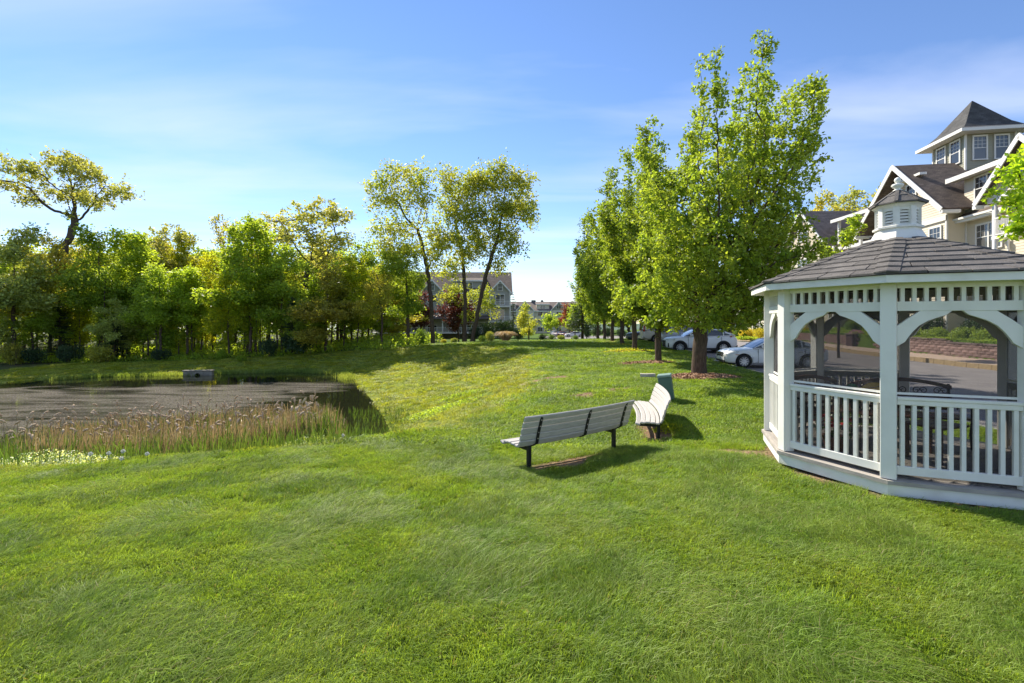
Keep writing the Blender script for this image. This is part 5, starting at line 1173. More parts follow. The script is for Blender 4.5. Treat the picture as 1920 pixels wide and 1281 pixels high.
# square tower behind the wing ridge
TX0, TX1, TY0, TY1 = -2.3, .6, 2.9, 5.8; TZ0, TZ1 = 9.2, 13.7
wallbox(A, TX0, TX1, TY0, TY1, TZ0, TZ1, sid3)
for k in (0, 1):
    window(A, Matrix.Translation((0, TY0, 0)), TX0 + .82 + k * 1.27, 12.6, .72, 1.5, 1, lites=(3, 3)); window(A, Matrix.Translation((TX1, 0, 0)) @ Matrix.Rotation(math.pi / 2, 4, 'Z'), TY0 + .82 + k * 1.27, 12.6, .72, 1.5, 1, lites=(3, 3))
def hip_tower(root, x0, x1, y0, y1, ze, za, rm, oh=.7):
    cx, cy = (x0 + x1) / 2, (y0 + y1) / 2; a = (x1 - x0) / 2 + oh; m_ = MB(); L_ = [(a, ze), (a * .80, ze + .22), (a * .62, ze + .62), (0.02, za)]
    vs_ = []; 
    for r, z in L_: vs_ += [(cx - r, cy - r, z), (cx + r, cy - r, z), (cx + r, cy + r, z), (cx - r, cy + r, z)]
    fs = [(3, 2, 1, 0)]
    for i in range(len(L_) - 1):
        for k in range(4): fs.append((i * 4 + k, i * 4 + (k + 1) % 4, (i + 1) * 4 + (k + 1) % 4, (i + 1) * 4 + k))
    m_.add(vs_, fs); m_.build('tower_roof', rm, root)
    e = MB(); e.box(cx - a - .02, cx + a + .02, cy - a - .02, cy + a + .02, ze - .22, ze - .01); e.build('tower_eaves', wtrim, root)
hip_tower(A, TX0, TX1, TY0, TY1, TZ1 + .08, 16.4, rf_g)

def block(name, ox, oy, z, ang, label, L, D, nst, sh, roof_h, gables, bays, sm, rm, winx, porch=None, near=False, lites=(3, 2), rsm=None, upper=True):
    """apartment block: local x along the front (left to right seen from outside), y inwards"""
    r_ = house_root(name, ox, oy, z, ang, label); E_ = nst * sh
    wallbox(r_, 0, L, 0, D, 0, E_, sm, exp_=.2)
    # mansard-like lower roof and main roof
    m_ = MB(); oh = .5
    zm = E_ + roof_h
    roof_slab(m_, [(-.4, -oh, E_ - .3), (L + .4, -oh, E_ - .3), (L + .4, D / 2, zm), (-.4, D / 2, zm)]); roof_slab(m_, [(-.4, D + oh, E_ - .3), (L + .4, D + oh, E_ - .3), (L + .4, D / 2, zm), (-.4, D / 2, zm)]); m_.build('roof', rm, r_)
    ev = MB(); ev.box(-.45, L + .45, -oh - .08, -oh, E_ - .5, E_ - .18); ev.box(-.4, L + .4, -oh, 0, E_ - .42, E_ - .38); ev.build('eaves', wtrim, r_)
    for s_, xx in ((-1, 0), (1, L)):
        g_ = MB(); clap_tri(g_, 0, D, D / 2, E_ - .05, zm - .25, Matrix.Translation((xx - s_ * .01, D if s_ < 0 else 0, 0)) @ Matrix.Rotation(s_ * math.pi / 2, 4, 'Z'), .2); g_.build('gable_siding', sm, r_, kind='stuff')
        rk = MB(); rk.bar((xx + s_ * .42, -oh, E_ - .3), (xx + s_ * .42, D / 2, zm), .06, .26); rk.bar((xx + s_ * .42, D + oh, E_ - .3), (xx + s_ * .42, D / 2, zm), .06, .26); rk.build('rake_boards', wtrim, r_)
    for k in range(1, nst): MB().box(-.03, L + .03, -.05, 0.0, k * sh - .12, k * sh + .08).build('band_board', wtrim, r_)
    for x in winx:
        for k in range(nst): window(r_, Matrix.Identity(4), x, k * sh + 1.55, .85, 1.4, 2, lites, near)
    # upper storey dormers between gables
    if upper:
        for (x0, x1) in bays:
            pz = roof_h / (D / 2 + .5); yd = .9; d_ = MB(); clap(d_, x0, x1, E_ + .2, E_ + 2.2, Matrix.Translation((0, yd, 0)), .2); d_.build('siding', sm, r_, kind='stuff')
            MB().box(x0 + .02, x1 - .02, yd + .02, yd + 3.2, E_ - .2, E_ + 2.2).build('dormer_wall', sm, r_)
            q = MB(); roof_slab(q, [(x0 - .3, yd - .4, E_ + 2.2), (x1 + .3, yd - .4, E_ + 2.2), (x1 + .3, min(D / 2, yd + 4), E_ + 3.1), (x0 - .3, min(D / 2, yd + 4), E_ + 3.1)]); q.build('dormer_roof', rm, r_)
            MB().box(x0 - .32, x1 + .32, yd - .46, yd - .38, E_ + 2.08, E_ + 2.34).build('eaves', wtrim, r_)
            window(r_, Matrix.Translation((0, yd, 0)), (x0 + x1) / 2, E_ + 1.2, .85, 1.3, 2, lites, near)
    for (xc, w_, pr, typ) in gables:
        if pr > 0: wallbox(r_, xc - w_ / 2, xc + w_ / 2, -pr, .1, 0, E_, sm, 'flr', exp_=.2)
        cross_gable(r_, xc, w_, -pr, D / 2, E_, 1.05, rm, rsm or sm, win=[(0, E_ + w_ * .22, .8, 1.25, 1 if w_ < 4.5 else 2)], near=near)
        for k in range(nst):
            if typ == 'w': window(r_, Matrix.Translation((0, -pr, 0)), xc, k * sh + 1.55, .85, 1.4, 2, lites, near)
            else:
                zf = k * sh + .12; yb = -pr - 1.3
                MB().box(xc - w_ / 2, xc + w_ / 2, yb, -pr, zf - .2, zf).build('balcony_floor', wtrim, r_); railing(r_, Matrix.Translation((0, yb + .05, 0)), xc - w_ / 2, xc + w_ / 2, zf, .95, .2)
                window(r_, Matrix.Translation((0, -pr, 0)), xc, k * sh + 1.4, .8, 1.9, 2, (1, 1), near)
        if typ == 'b':
            cl = MB()
            for xx in (xc - w_ / 2 + .08, xc + w_ / 2 - .08): cl.box(xx - .09, xx + .09, -pr - 1.28, -pr - 1.10, 0, E_)
            cl.build('columns', wtrim, r_)
    return r_
# === B: next building along the same street, mostly behind the pear tree
B_x, B_y = 33.6, 63.0
Bb = block('apartment_building', B_x - .3, B_y, .1, R(-91), 'cream apartment building with steep gables seen between the pear tree and the gazebo roof', 24, 13, 3, 3.1, 5.0,
      [(3.0, 5.4, 1.2, 'w'), (12.8, 8.4, 1.2, 'w')], [(6.2, 8.2), (18.0, 23.5)], sid, rf_l, [1.2, 9.2, 20.5], near=True, rsm=sid2)
for k in range(4):
    zf = k * 3.1 + (.1 if k < 3 else .3); MB().box(17.6, 21.4, -1.3 if k < 3 else -.7, .9, zf - .2, zf).build('balcony_floor', wtrim, Bb); railing(Bb, Matrix.Translation((0, (-1.25 if k < 3 else -.65), 0)), 17.7, 21.3, zf, .95, .16)
cl = MB()
for xx in (17.7, 21.3): cl.box(xx - .11, xx + .11, -.75, -.55, 9.4, 11.7); cl.box(xx - .11, xx + .11, -1.3, -1.1, 0, 9.2)
cl.build('columns', wtrim, Bb)
q = MB(); roof_slab(q, [(17.2, -1.1, 11.7), (24.2, -1.1, 11.7), (24.2, 3.5, 13.2), (17.2, 3.5, 13.2)]); q.build('porch_roof', rf_l, Bb); MB().box(17.15, 24.2, -1.16, -1.08, 11.55, 11.85).build('eaves', wtrim, Bb)
# === C: porch building beyond the crest, behind the oaks
C_ = block('apartment_building', PX(703, 88), 88.0, -1.3, R(2), 'grey green apartment building with a long white porch behind the big oaks', 26.0, 13, 3, 2.9, 4.4,
      [(11.0, 4.2, .6, 'w'), (24.0, 3.9, 1.0, 'b')], [(5.2, 8.2), (14.5, 21)], mat('siding_grey_green', (.36, .35, .30), (.32, .31, .27), rough=.8), rf_b, [2.5, 7.0, 15.0, 18.5], rsm=sid3)
# porch deck, rail, stairs
MB().box(0, 22, -2.6, 0, .75, .95).build('porch_floor', wtrim, C_); railing(C_, Matrix.Translation((0, -2.5, 0)), 0, 22, .95, .95, .25)
for xx in (.1, 4.4, 8.8, 13.2, 17.6, 21.9): MB().box(xx - .09, xx + .09, -2.58, -2.40, .95, 3.5).build('porch_post', wtrim, C_)
q = MB(); roof_slab(q, [(-.3, -3.0, 3.45), (22.3, -3.0, 3.45), (22.3, 0, 4.1), (-.3, 0, 4.1)], .08); q.build('porch_roof', rf_b, C_)
st = empty('stair', (0, 0, 0)); st.parent = C_
for i in range(7): MB().box(-2.0 + i * .29, -1.7 + i * .29, -2.5, -1.2, -.25 + i * .17, -.08 + i * .17).build('step', wtrim, st)
for yy in (-2.5, -1.2):
    m_ = MB(); m_.bar((-2.05, yy, .75), (0, yy, 1.9), .06, .08); m_.bar((-2.05, yy, .02), (0, yy, 1.05), .06, .12)
    for i in range(12): xx = -2.0 + i * .18; m_.bar((xx, yy, .05 + (xx + 2.05) * .5), (xx, yy, .75 + (xx + 2.05) * .56), .04, .04)
    m_.build('stair_rail', wtrim, st)
# === D: far block across the distant car park
D_ = block('apartment_building', PX(948, 170), 170.0, -3.0, R(0), 'distant pale apartment block with brown roofs across the far car park', 26.0, 14, 3, 2.85, 3.4,
      [(7.2, 6.4, 1.0, 'b'), (19.6, 5.6, 1.0, 'w')], [(1.0, 3.8), (11.5, 16.2)], sid, rf_l, [2.2, 12.8, 15.2, 24.5], rsm=sid3)
for (x, y) in ((9.8, 6), (10.6, 6.3), (13.5, 6.2)): MB().box(x, x + .9, y, y + .8, 11.3, 12.6).build('roof_vent', mat('vent_metal', (.12, .12, .12)), D_)

# === retaining wall along the pavement, in separate blocks
blk = mat('wall_block', (.28, .185, .165), (.22, .15, .135), rough=.95, scale=3, bump=.5, rnd=.28)
capm = mat('wall_cap', (.22, .165, .155), (.16, .12, .115), rough=.95, scale=3, bump=.4, rnd=.15)
rw = empty('retaining_wall', (0, 0, 0), 0, 'reddish brown block retaining wall running along the far pavement', 'wall')
bw, bh, bd = .44, .152, .28
bme = []
rr = random.Random(4)
for k in range(4):
    def j(): return rr.uniform(-.008, .008)
    m_ = MB(); x1, z1 = bw - .008, bh - .006
    m_.add([(0, j(), 0), (0, j(), z1), (x1, j(), z1), (x1, j(), 0), (0, bd, 0), (0, bd, z1), (x1, bd, z1), (x1, bd, 0), (x1 * .5, -.022 + j(), z1 * .5)],
           [(0, 1, 8), (1, 2, 8), (2, 3, 8), (3, 0, 8), (7, 6, 5, 4), (1, 5, 6, 2), (0, 4, 5, 1), (3, 2, 6, 7), (0, 3, 7, 4)]); bme.append(m_.mesh('block', blk))
capme = MB().box(0, bw * 1.3 - .008, -.04, bd + .02, 0, .085).mesh('cap_stone', capm)
ya0, ya1 = 17.0, 30.0; dirw = Vector((.1, 1, 0)).normalized(); angw = math.atan2(1, .1)
def wp(yv): return Vector((WALLU + .02 + float(OFF(yv)), yv, 0))
n_b = 0
# local x of a block runs towards the camera so that its rough face looks at the road
L_all = (ya1 - ya0) * math.sqrt(1.01)
for row in range(6):
    s_ = (row % 2) * bw / 2
    while s_ < L_all - bw:
        yv = ya1 - s_ / math.sqrt(1.01); p = wp(yv); top_rows = 6 if yv > 24.5 else (5 if yv > 20.7 else 4)
        if row < top_rows:
            base = -.03
            link('block', bme[rr.randrange(4)], rw, (p.x, p.y, hz(24, 22) * 0 + base + .04 + row * bh), (0, 0, angw + math.pi)); n_b += 1
        s_ += bw
s_ = 0
while s_ < L_all - bw * 1.3:
    yv = ya1 - s_ / math.sqrt(1.01); p = wp(yv); tr_ = 6 if yv > 24.5 else (5 if yv > 20.7 else 4)
    link('cap_stone', capme, rw, (p.x, p.y, .01 + tr_ * bh), (0, 0, angw + math.pi)); s_ += bw * 1.3
# far stretch of the same wall, one mass
far_ = MB()
for row in range(6):
    s_ = (row % 2) * bw / 2; yv = 30.1
    y0_ = 31.9
    while y0_ < 60:
        p = wp(y0_ + (row % 2) * .22); M = Matrix.Translation((p.x, p.y, .01 + row * bh)) @ Matrix.Rotation(angw + math.pi, 4, 'Z'); far_.box(0, bw - .01, rr.uniform(-.012, .01), bd, 0, bh - .007, M); y0_ += bw
far_.build('block', blk, rw, kind='stuff')
# steps and planter pillar between the two stretches
stp = empty('entrance_steps', (wp(31).x, 31.0, .05), angw + math.pi, 'grey entrance steps through the retaining wall beside a stone pillar', 'steps')
for i in range(4): MB().box(-.7, .75, i * .3, 1.4, i * .15, i * .15 + .15).build('step', conc, stp)
pl_ = empty('stone_pillar', (wp(31.9).x + .1, 32.1, 0.0), 0, 'dark stone pillar at the entrance steps, topped with purple flowers', 'pillar')
MB().box(-.32, .32, -.32, .32, -.1, .98).build('shaft', mat('pillar_stone', (.10, .06, .065), (.07, .045, .05), rough=.95, scale=4, bump=.5), pl_, bevel=.02); MB().box(-.38, .38, -.38, .38, .985, 1.06).build('cap_stone', capm, pl_)
# ------------------------------------------------------------------ vehicles
def paint(name, c, met=.0): return mat(name, c, tuple(v * .96 for v in c), rough=.32, spec=.5, scale=2, metal=met, coat=.3)
tyre = mat('tyre_rubber', (.018, .018, .018), rough=.85); alloy = mat('alloy', (.55, .55, .56), rough=.3, metal=.8); cargl = mat('car_glass', (.035, .042, .045), rough=.05, spec=.8, coat=.5)
blackp = mat('black_plastic', (.02, .02, .02), rough=.55); lens = mat('lamp_lens', (.55, .56, .55), rough=.12, spec=.7, coat=.6); redl = mat('red_lens', (.45, .015, .015), rough=.15, coat=.5); chrome = mat('chrome', (.7, .7, .7), rough=.12, metal=1)
def wheel_mesh(r, wd, spokes):
    t_ = MB().lathe([(r * .68, -wd / 2), (r * .93, -wd / 2), (r, -wd * .32), (r, wd * .32), (r * .93, wd / 2), (r * .68, wd / 2)], 28, cap=False).mesh('tyre', tyre, True)
    m_ = MB(); m_.lathe([(r * .70, wd * .46), (r * .66, wd * .50), (r * .60, wd * .34), (r * .60, wd * .10)], 28, cap=False); m_.lathe([(r * .16, wd * .2), (r * .16, wd * .44), (r * .10, wd * .46)], 12)
    for i in range(spokes):
        a = 2 * math.pi * i / spokes
        for da in (-.10, .10): m_.bar((r * .12 * math.cos(a + da * 2), r * .12 * math.sin(a + da * 2), wd * .38), (r * .64 * math.cos(a + da), r * .64 * math.sin(a + da), wd * .40), r * .075, .03)
    rim = m_.mesh('rim', alloy)
    dk = MB().lathe([(r * .62, -wd * .1), (r * .62, wd * .06)], 20).mesh('brake_disc', blackp)
    return t_, rim, dk
def car(name, label, loc, heading, P):
    """P: side profile stations; x forward, y left, z up; origin midway between axles on the ground"""
    root = empty(name, loc, heading, label, P.get('cat', 'car'), 'vehicles parked in the near car park' if not P.get('far') else 'cars in the distant car park')
    W = P['W'] / 2; st = P['body']                           # (x, zb, zt, wf)
    V = []; K = 0
    for x, zb, zt, wf in st:
        w_ = W * wf; h = zt - zb
        ring = [(0, zt + .012), (w_ * .55, zt + .004), (w_ * .86, zt - .02), (w_ * .965, zt - .08), (w_ * .985, zb + h * .66), (w_, zb + h * .45), (w_ * .985, zb + h * .18), (w_ * .93, zb), (0, zb)]
        ring = ring + [(-a, b_) for a, b_ in reversed(ring[1:-1])]; K = len(ring); V += [(x, a, b_) for a, b_ in ring]
    n = len(st); fs = [(i * K + k, i * K + (k + 1) % K, (i + 1) * K + (k + 1) % K, (i + 1) * K + k) for i in range(n - 1) for k in range(K)] + [tuple(range(K - 1, -1, -1)), tuple(range((n - 1) * K, n * K))]
    me = MB().add(V, fs).mesh('body', P['paint'], True)
    tmp = bpy.data.objects.new('tmp', me); sc.collection.objects.link(tmp)
    sb = tmp.modifiers.new('s', 'SUBSURF'); sb.levels = sb.render_levels = 2
    cutters = []
    xf, xr = P['wb'] / 2, -P['wb'] / 2; r = P['r']
    for xx in (xf, xr):
        for s_ in (-1, 1):
            c_ = MB().tube([(xx, s_ * (W - .26), r), (xx, s_ * (W + .3), r)], r * 1.14, 28).mesh('c', blackp); co = bpy.data.objects.new('c', c_); sc.collection.objects.link(co); cutters.append(co)
            bo = tmp.modifiers.new('b', 'BOOLEAN'); bo.operation = 'DIFFERENCE'; bo.solver = 'EXACT'; bo.object = co
    dg = bpy.context.evaluated_depsgraph_get(); dg.update(); ev_ = bpy.data.meshes.new_from_object(tmp.evaluated_get(dg)); ev_.name = 'body'
    ev_.materials.clear(); ev_.materials.append(P['paint']); ev_.materials.append(blackp)
    for p_ in ev_.polygons: p_.material_index = 0
    for p_ in ev_.polygons:
        c_ = p_.center
        if abs(c_.y) < W * .80 + .02 and min(abs(c_.x - xf), abs(c_.x - xr)) < r * 1.1 and c_.z < r * 2 and abs(c_.y) > W - .30 and abs(p_.normal.z) < 2: 
            if math.hypot(min(abs(c_.x - xf), abs(c_.x - xr)), c_.z - r) < r * 1.13: p_.material_index = 1
    for o_ in cutters + [tmp]: bpy.data.objects.remove(o_, do_unlink=True)
    link('body', ev_, root)
    # greenhouse
    g = P['cab']                                             # list (x, zbelt, zroof, wroof) front to back
    V = []; 
    for x, zb, zt, wr in g:
        wb_ = W * .90; wt = W * wr; ring = [(0, zt), (wt * .7, zt - .012), (wt, zt - .05), (wt + (wb_ - wt) * .5, (zt + zb) / 2 + .01), (wb_, zb), (0, zb - .02)]
        ring = ring + [(-a, b_) for a, b_ in reversed(ring[1:-1])]; K = len(ring); V += [(x, a, b_) for a, b_ in ring]
    n = len(g); fs = [(i * K + k, i * K + (k + 1) % K, (i + 1) * K + (k + 1) % K, (i + 1) * K + k) for i in range(n - 1) for k in range(K)] + [tuple(range(K - 1, -1, -1)), tuple(range((n - 1) * K, n * K))]
    MB().add(V, fs).build('windows', cargl, root, smooth=False)
    # roof skin and pillars in paint
    ro = MB(); rs = [q for q in g if q[2] > P['roofmin']]
    Vr = []
    for x, zb, zt, wr in rs:
        wt = W * wr; Vr += [(x, -wt - .012, zt - .05), (x, -wt * .7, zt + .004), (x, 0, zt + .018), (x, wt * .7, zt + .004), (x, wt + .012, zt - .05)]
    k5 = 5; nn = len(rs)
    Vb = [(a, b_, c_ - .02) for a, b_, c_ in Vr]; m5 = len(Vr)
    ff = [(i * 5 + k, i * 5 + k + 1, (i + 1) * 5 + k + 1, (i + 1) * 5 + k) for i in range(nn - 1) for k in range(4)]; ff += [tuple(m5 + q for q in f[::-1]) for f in ff]
    ro.add(Vr + Vb, ff); ro.build('roof', P['paint'], root, smooth=True)
    pil = MB()
    def side_pt(i, f, s_):                                   # f 0 belt, 1 roof edge
        x, zb, zt, wr = g[i]; wb_ = W * .90; wt = W * wr; return Vector((x, s_ * (wb_ + (wt - wb_) * f), zb + (zt - .05 - zb) * f))
    for s_ in (-1, 1):
        for (i, j) in P['pillars']: pil.bar(side_pt(i, 0, s_), side_pt(j, 1, s_), .055, .045, up=(0, 1, 0))
        for (x0, x1) in P.get('cpillar', []):
            pass
        zb0 = g[0][1]
        for i in range(len(g) - 1): pil.bar(side_pt(i, 1, s_), side_pt(i + 1, 1, s_), .05, .045)
        for i in range(len(g) - 1): pil.bar(side_pt(i, 0, s_), side_pt(i + 1, 0, s_), .03, .03)
    pil.build('pillars', P['paint'], root)
    for (q4) in P.get('cpanel', []):                         # painted rear quarter panel (x, z) outline
        for s_ in (-1, 1):
            vs_ = []
            for (x, z) in q4:
                zb = g[0][1]; zt = max(q[2] for q in g); f = max(0, min(1, (z - zb) / (zt - .05 - zb))); y = s_ * (W * .90 + (W * g[len(g) // 2][3] - W * .90) * f + .006); vs_.append((x, y, z))
            vv = vs_ + [(a, b_ - s_ * .03, c_) for a, b_, c_ in vs_]; q_ = len(vs_)
            MB().add(vv, [tuple(range(q_)), tuple(range(2 * q_ - 1, q_ - 1, -1))] + [(i, (i + 1) % q_, (i + 1) % q_ + q_, i + q_) for i in range(q_)]).build('rear_quarter', P['paint'], root)
    # wheels
    t_, rim, dk = wheel_mesh(r, .22, P.get('spokes', 7))
    for xx in (xf, xr):
        for s_ in (-1, 1):
            w_ = link('wheel', t_, root, (xx, s_ * (W - .115), r), (R(-90 * s_), 0, 0)); link('rim', rim, w_); link('brake_disc', dk, w_)
            if P.get('clad'):
                c_ = MB(); pts = [(xx + r * 1.17 * math.cos(a), s_ * (W - .005), r + r * 1.17 * math.sin(a)) for a in np.linspace(-.35, math.pi + .35, 18)]
                for a_, b_ in zip(pts[:-1], pts[1:]): c_.bar(a_, b_, .05, .09)
                c_.build('wheel_arch_trim', blackp, root)
    if P.get('clad'):
        for s_ in (-1, 1): MB().box(xr + r * 1.2, xf - r * 1.2, s_ * W - .02, s_ * W + .012, P['body'][4][1] + .0, P['body'][4][1] + .12).build('sill_trim', blackp, root)
    # door joints, handles, mirrors, lamps, grille
    zb_, zt_ = P['doorz']
    for s_ in (-1, 1):
        for x in P['doors']: MB().box(x - .006, x + .006, s_ * (W * .985) - .012, s_ * (W * .985) + .0125, zb_, zt_ - .06).build('door_joint', blackp, root)
        for x in P['handles']: MB().box(x - .09, x + .09, s_ * W - .01, s_ * W + .018, zt_ - .20, zt_ - .165).build('door_handle', P.get('hmat', chrome), root, bevel=.006)
        mx_ = g[0][0] - .42 if P.get('mirx') is None else P['mirx']
        mr_ = MB(); mr_.box(mx_ - .06, mx_ + .07, s_ * (W + .10) - .10, s_ * (W + .10) + .09, g[0][1] + .02, g[0][1] + .16); mr_.build('mirror', P['paint'], root, bevel=.03)
    for (nm, m2, pts, yy) in P['lamps']:
        for s_ in (-1, 1):
            vs_ = [Vector((x, s_ * y, z)) for x, y, z in pts]; c_ = sum(vs_, Vector()) / len(vs_); off_ = Vector(yy); off_.y *= s_
            vv = [v + off_ * .02 for v in vs_] + [v - off_ * .03 for v in vs_]; q_ = len(vs_)
            MB().add(vv, [tuple(range(q_)), tuple(range(2 * q_ - 1, q_ - 1, -1))] + [(i, (i + 1) % q_, (i + 1) % q_ + q_, i + q_) for i in range(q_)]).build(nm, m2, root, bevel=.008)
    for (nm, m2, b6) in P['boxes']: MB().box(*b6).build(nm, m2, root, bevel=.01)
    return root
w_paint = paint('white_paint', (.72, .72, .71)); s_paint = paint('silver_paint', (.42, .43, .45), .3); p_paint = paint('pearl_paint', (.68, .69, .71)); t_paint = paint('cream_paint', (.62, .58, .50)); d_paint = paint('dark_paint', (.035, .045, .05)); m_paint = paint('maroon_paint', (.12, .015, .02))
SEDAN = dict(W=1.80, wb=2.80, r=.325, paint=w_paint, spokes=10, roofmin=1.33,
    body=[(2.20, .32, .62, .60), (2.12, .24, .74, .84), (1.85, .19, .84, .95), (1.4, .18, .90, .985), (.8, .17, .945, 1.0), (0, .17, .955, 1.0), (-.9, .17, .97, 1.0), (-1.6, .19, 1.0, .985), (-2.1, .24, 1.00, .95), (-2.38, .34, .93, .84), (-2.44, .45, .80, .66)],
    cab=[(.92, .93, .945, .80), (.55, .94, 1.17, .77), (.15, .945, 1.36, .72), (-.25, .95, 1.43, .70), (-.75, .955, 1.425, .70), (-1.2, .96, 1.33, .70), (-1.6, .975, 1.15, .72), (-1.95, .99, 1.00, .78)],
    pillars=[(0, 0), (1, 1), (3, 3), (5, 5), (6, 6)], doors=[.78, -.32, -1.28], handles=[-.08, -1.08], doorz=(.26, .96),
    cpanel=[[(-1.22, .965), (-2.0, .99), (-1.62, 1.15), (-1.42, 1.24)]],
    lamps=[('headlight', lens, [(2.02, .62, .60), (2.10, .50, .66), (1.97, .60, .77), (1.62, .84, .80), (1.72, .86, .66)], (.7, .6, .3)), ('tail_light', redl, [(-2.34, .60, .74), (-2.40, .60, .88), (-2.10, .86, .94), (-2.05, .875, .80)], (-.7, .6, .2)),
           ('fog_lamp', lens, [(2.10, .50, .36), (2.09, .50, .40), (1.92, .80, .44), (1.93, .80, .36)], (.8, .5, 0)), ('side_marker', mat('amber_lens', (.5, .18, .02), rough=.2), [(1.78, .86, .62), (1.78, .86, .64), (1.62, .885, .65), (1.62, .885, .63)], (.2, 1, 0))],
    boxes=[('grille', blackp, (2.165, 2.205, -.38, .38, .50, .72)), ('grille_bar', chrome, (2.175, 2.215, -.40, .40, .695, .725)), ('grille_bar', chrome, (2.18, 2.216, -.38, .38, .60, .615)), ('air_intake', blackp, (2.15, 2.19, -.55, .55, .26, .36)), ('number_plate', wtrim, (2.21, 2.225, -.15, .15, .42, .52)), ('number_plate', wtrim, (-2.475, -2.455, -.15, .15, .62, .74))])
CROSS = dict(W=1.84, wb=2.64, r=.345, paint=p_paint, spokes=10, roofmin=1.42, clad=True, cat='car',
    body=[(2.12, .40, .70, .62), (2.03, .28, .88, .86), (1.75, .22, .98, .96), (1.3, .21, 1.02, .99), (.8, .20, 1.05, 1.0), (0, .20, 1.06, 1.0), (-.9, .21, 1.09, 1.0), (-1.5, .23, 1.13, .99), (-1.95, .30, 1.12, .95), (-2.20, .40, 1.0, .86), (-2.26, .5, .85, .7)],
    cab=[(1.02, 1.03, 1.04, .82), (.65, 1.04, 1.28, .79), (.25, 1.05, 1.47, .74), (-.15, 1.06, 1.53, .72), (-.8, 1.07, 1.52, .72), (-1.35, 1.09, 1.46, .72), (-1.75, 1.11, 1.28, .74), (-2.05, 1.12, 1.14, .78)],
    pillars=[(0, 0), (1, 1), (3, 3), (5, 5), (6, 6)], doors=[.82, -.25, -1.2], handles=[-.05, -1.0], doorz=(.34, 1.07), hmat=p_paint,
    cpanel=[[(-1.22, 1.085), (-2.08, 1.12), (-1.75, 1.28), (-1.5, 1.33)]],
    lamps=[('headlight', lens, [(1.96, .58, .74), (2.00, .56, .80), (1.62, .86, .90), (1.66, .88, .80)], (.7, .6, .3)), ('tail_light', redl, [(-2.10, .50, .98), (-2.12, .50, 1.06), (-1.75, .89, 1.08), (-1.78, .90, 1.0)], (-.7, .6, .2))],
    boxes=[('grille', blackp, (2.05, 2.13, -.36, .36, .34, .76)), ('air_intake', blackp, (1.93, 2.04, .56, .78, .36, .62)), ('air_intake', blackp, (1.93, 2.04, -.78, -.56, .36, .62)), ('bumper_trim', blackp, (-2.28, -2.2, -.6, .6, .36, .50)), ('roof_rail', blackp, (-1.2, .1, .60, .63, 1.50, 1.53)), ('roof_rail', blackp, (-1.2, .1, -.63, -.60, 1.50, 1.53))])
SUV = dict(W=1.92, wb=2.85, r=.37, paint=s_paint, spokes=5, roofmin=1.6,
    body=[(2.30, .42, .82, .66), (2.20, .30, .98, .88), (1.9, .25, 1.07, .96), (1.4, .24, 1.10, .99), (.8, .24, 1.12, 1.0), (0, .24, 1.13, 1.0), (-.9, .24, 1.15, 1.0), (-1.7, .26, 1.17, .99), (-2.2, .32, 1.17, .96), (-2.45, .42, 1.12, .88), (-2.5, .55, .95, .75)],
    cab=[(1.25, 1.10, 1.11, .82), (.85, 1.11, 1.40, .79), (.45, 1.12, 1.63, .76), (0, 1.13, 1.72, .74), (-.9, 1.14, 1.73, .74), (-1.7, 1.16, 1.68, .74), (-2.2, 1.17, 1.52, .76), (-2.42, 1.17, 1.20, .80)],
    pillars=[(0, 0), (1, 1), (3, 3), (4, 4), (5, 5), (6, 6)], doors=[.95, -.12, -1.15], handles=[.05, -.98], doorz=(.38, 1.14),
    lamps=[('headlight', lens, [(2.10, .60, .86), (2.14, .58, .96), (1.78, .90, 1.02), (1.82, .92, .90)], (.7, .6, .3)), ('tail_light', redl, [(-2.42, .55, 1.0), (-2.42, .55, 1.12), (-2.02, .93, 1.14), (-2.06, .94, .98)], (-.7, .7, .1))],
    boxes=[('grille', blackp, (2.22, 2.31, -.5, .5, .55, .85)), ('bumper_trim', blackp, (-2.53, -2.44, -.7, .7, .38, .55)), ('number_plate', wtrim, (-2.53, -2.5, -.15, .15, .80, .92)), ('roof_rail', alloy, (-1.8, .1, .64, .67, 1.71, 1.745)), ('roof_rail', alloy, (-1.8, .1, -.67, -.64, 1.71, 1.745))])
VAN = dict(SUV); VAN.update(W=1.98, paint=t_paint, roofmin=1.6, spokes=6,
    cab=[(1.35, 1.10, 1.11, .84), (.95, 1.11, 1.45, .84), (.5, 1.12, 1.78, .84), (0, 1.13, 1.86, .84), (-.9, 1.14, 1.88, .84), (-1.9, 1.16, 1.86, .84), (-2.38, 1.17, 1.78, .84), (-2.48, 1.17, 1.22, .86)],
    cpanel=[[(-2.44, 1.15), (-2.42, 1.84), (-1.9, 1.84), (-1.9, 1.15)]],
    lamps=[('headlight', lens, [(2.10, .60, .86), (2.14, .58, .96), (1.78, .90, 1.02), (1.82, .92, .90)], (.7, .6, .3)), ('tail_light', redl, [(-2.46, .80, 1.0), (-2.44, .82, 1.5), (-2.35, .93, 1.5), (-2.36, .95, 1.0)], (-.8, .6, 0))],
    boxes=[('grille', blackp, (2.22, 2.31, -.5, .5, .55, .85)), ('red_stripe', redl, (-2.53, -2.46, -.78, .78, 1.12, 1.17)), ('number_plate', wtrim, (-2.53, -2.5, -.15, .15, .80, .92)), ('bumper', t_paint, (-2.6, -2.44, -.85, .85, .40, .62))])
HB = math.atan(.1)
def park(P, name, label, x, Y, rev=False, z=None, da=0):
    """nose to the lawn unless rev; x, Y = middle of the car"""
    hd = math.pi - HB * 1 + (math.pi if rev else 0) + da
    return car(name, label, (x, Y, road_z(x, Y) if z is None else z), hd, P)
park(SEDAN, 'white_sedan', 'white sedan with ten spoke wheels parked nose to the lawn, partly behind the gazebo', 12.3, 22.1)
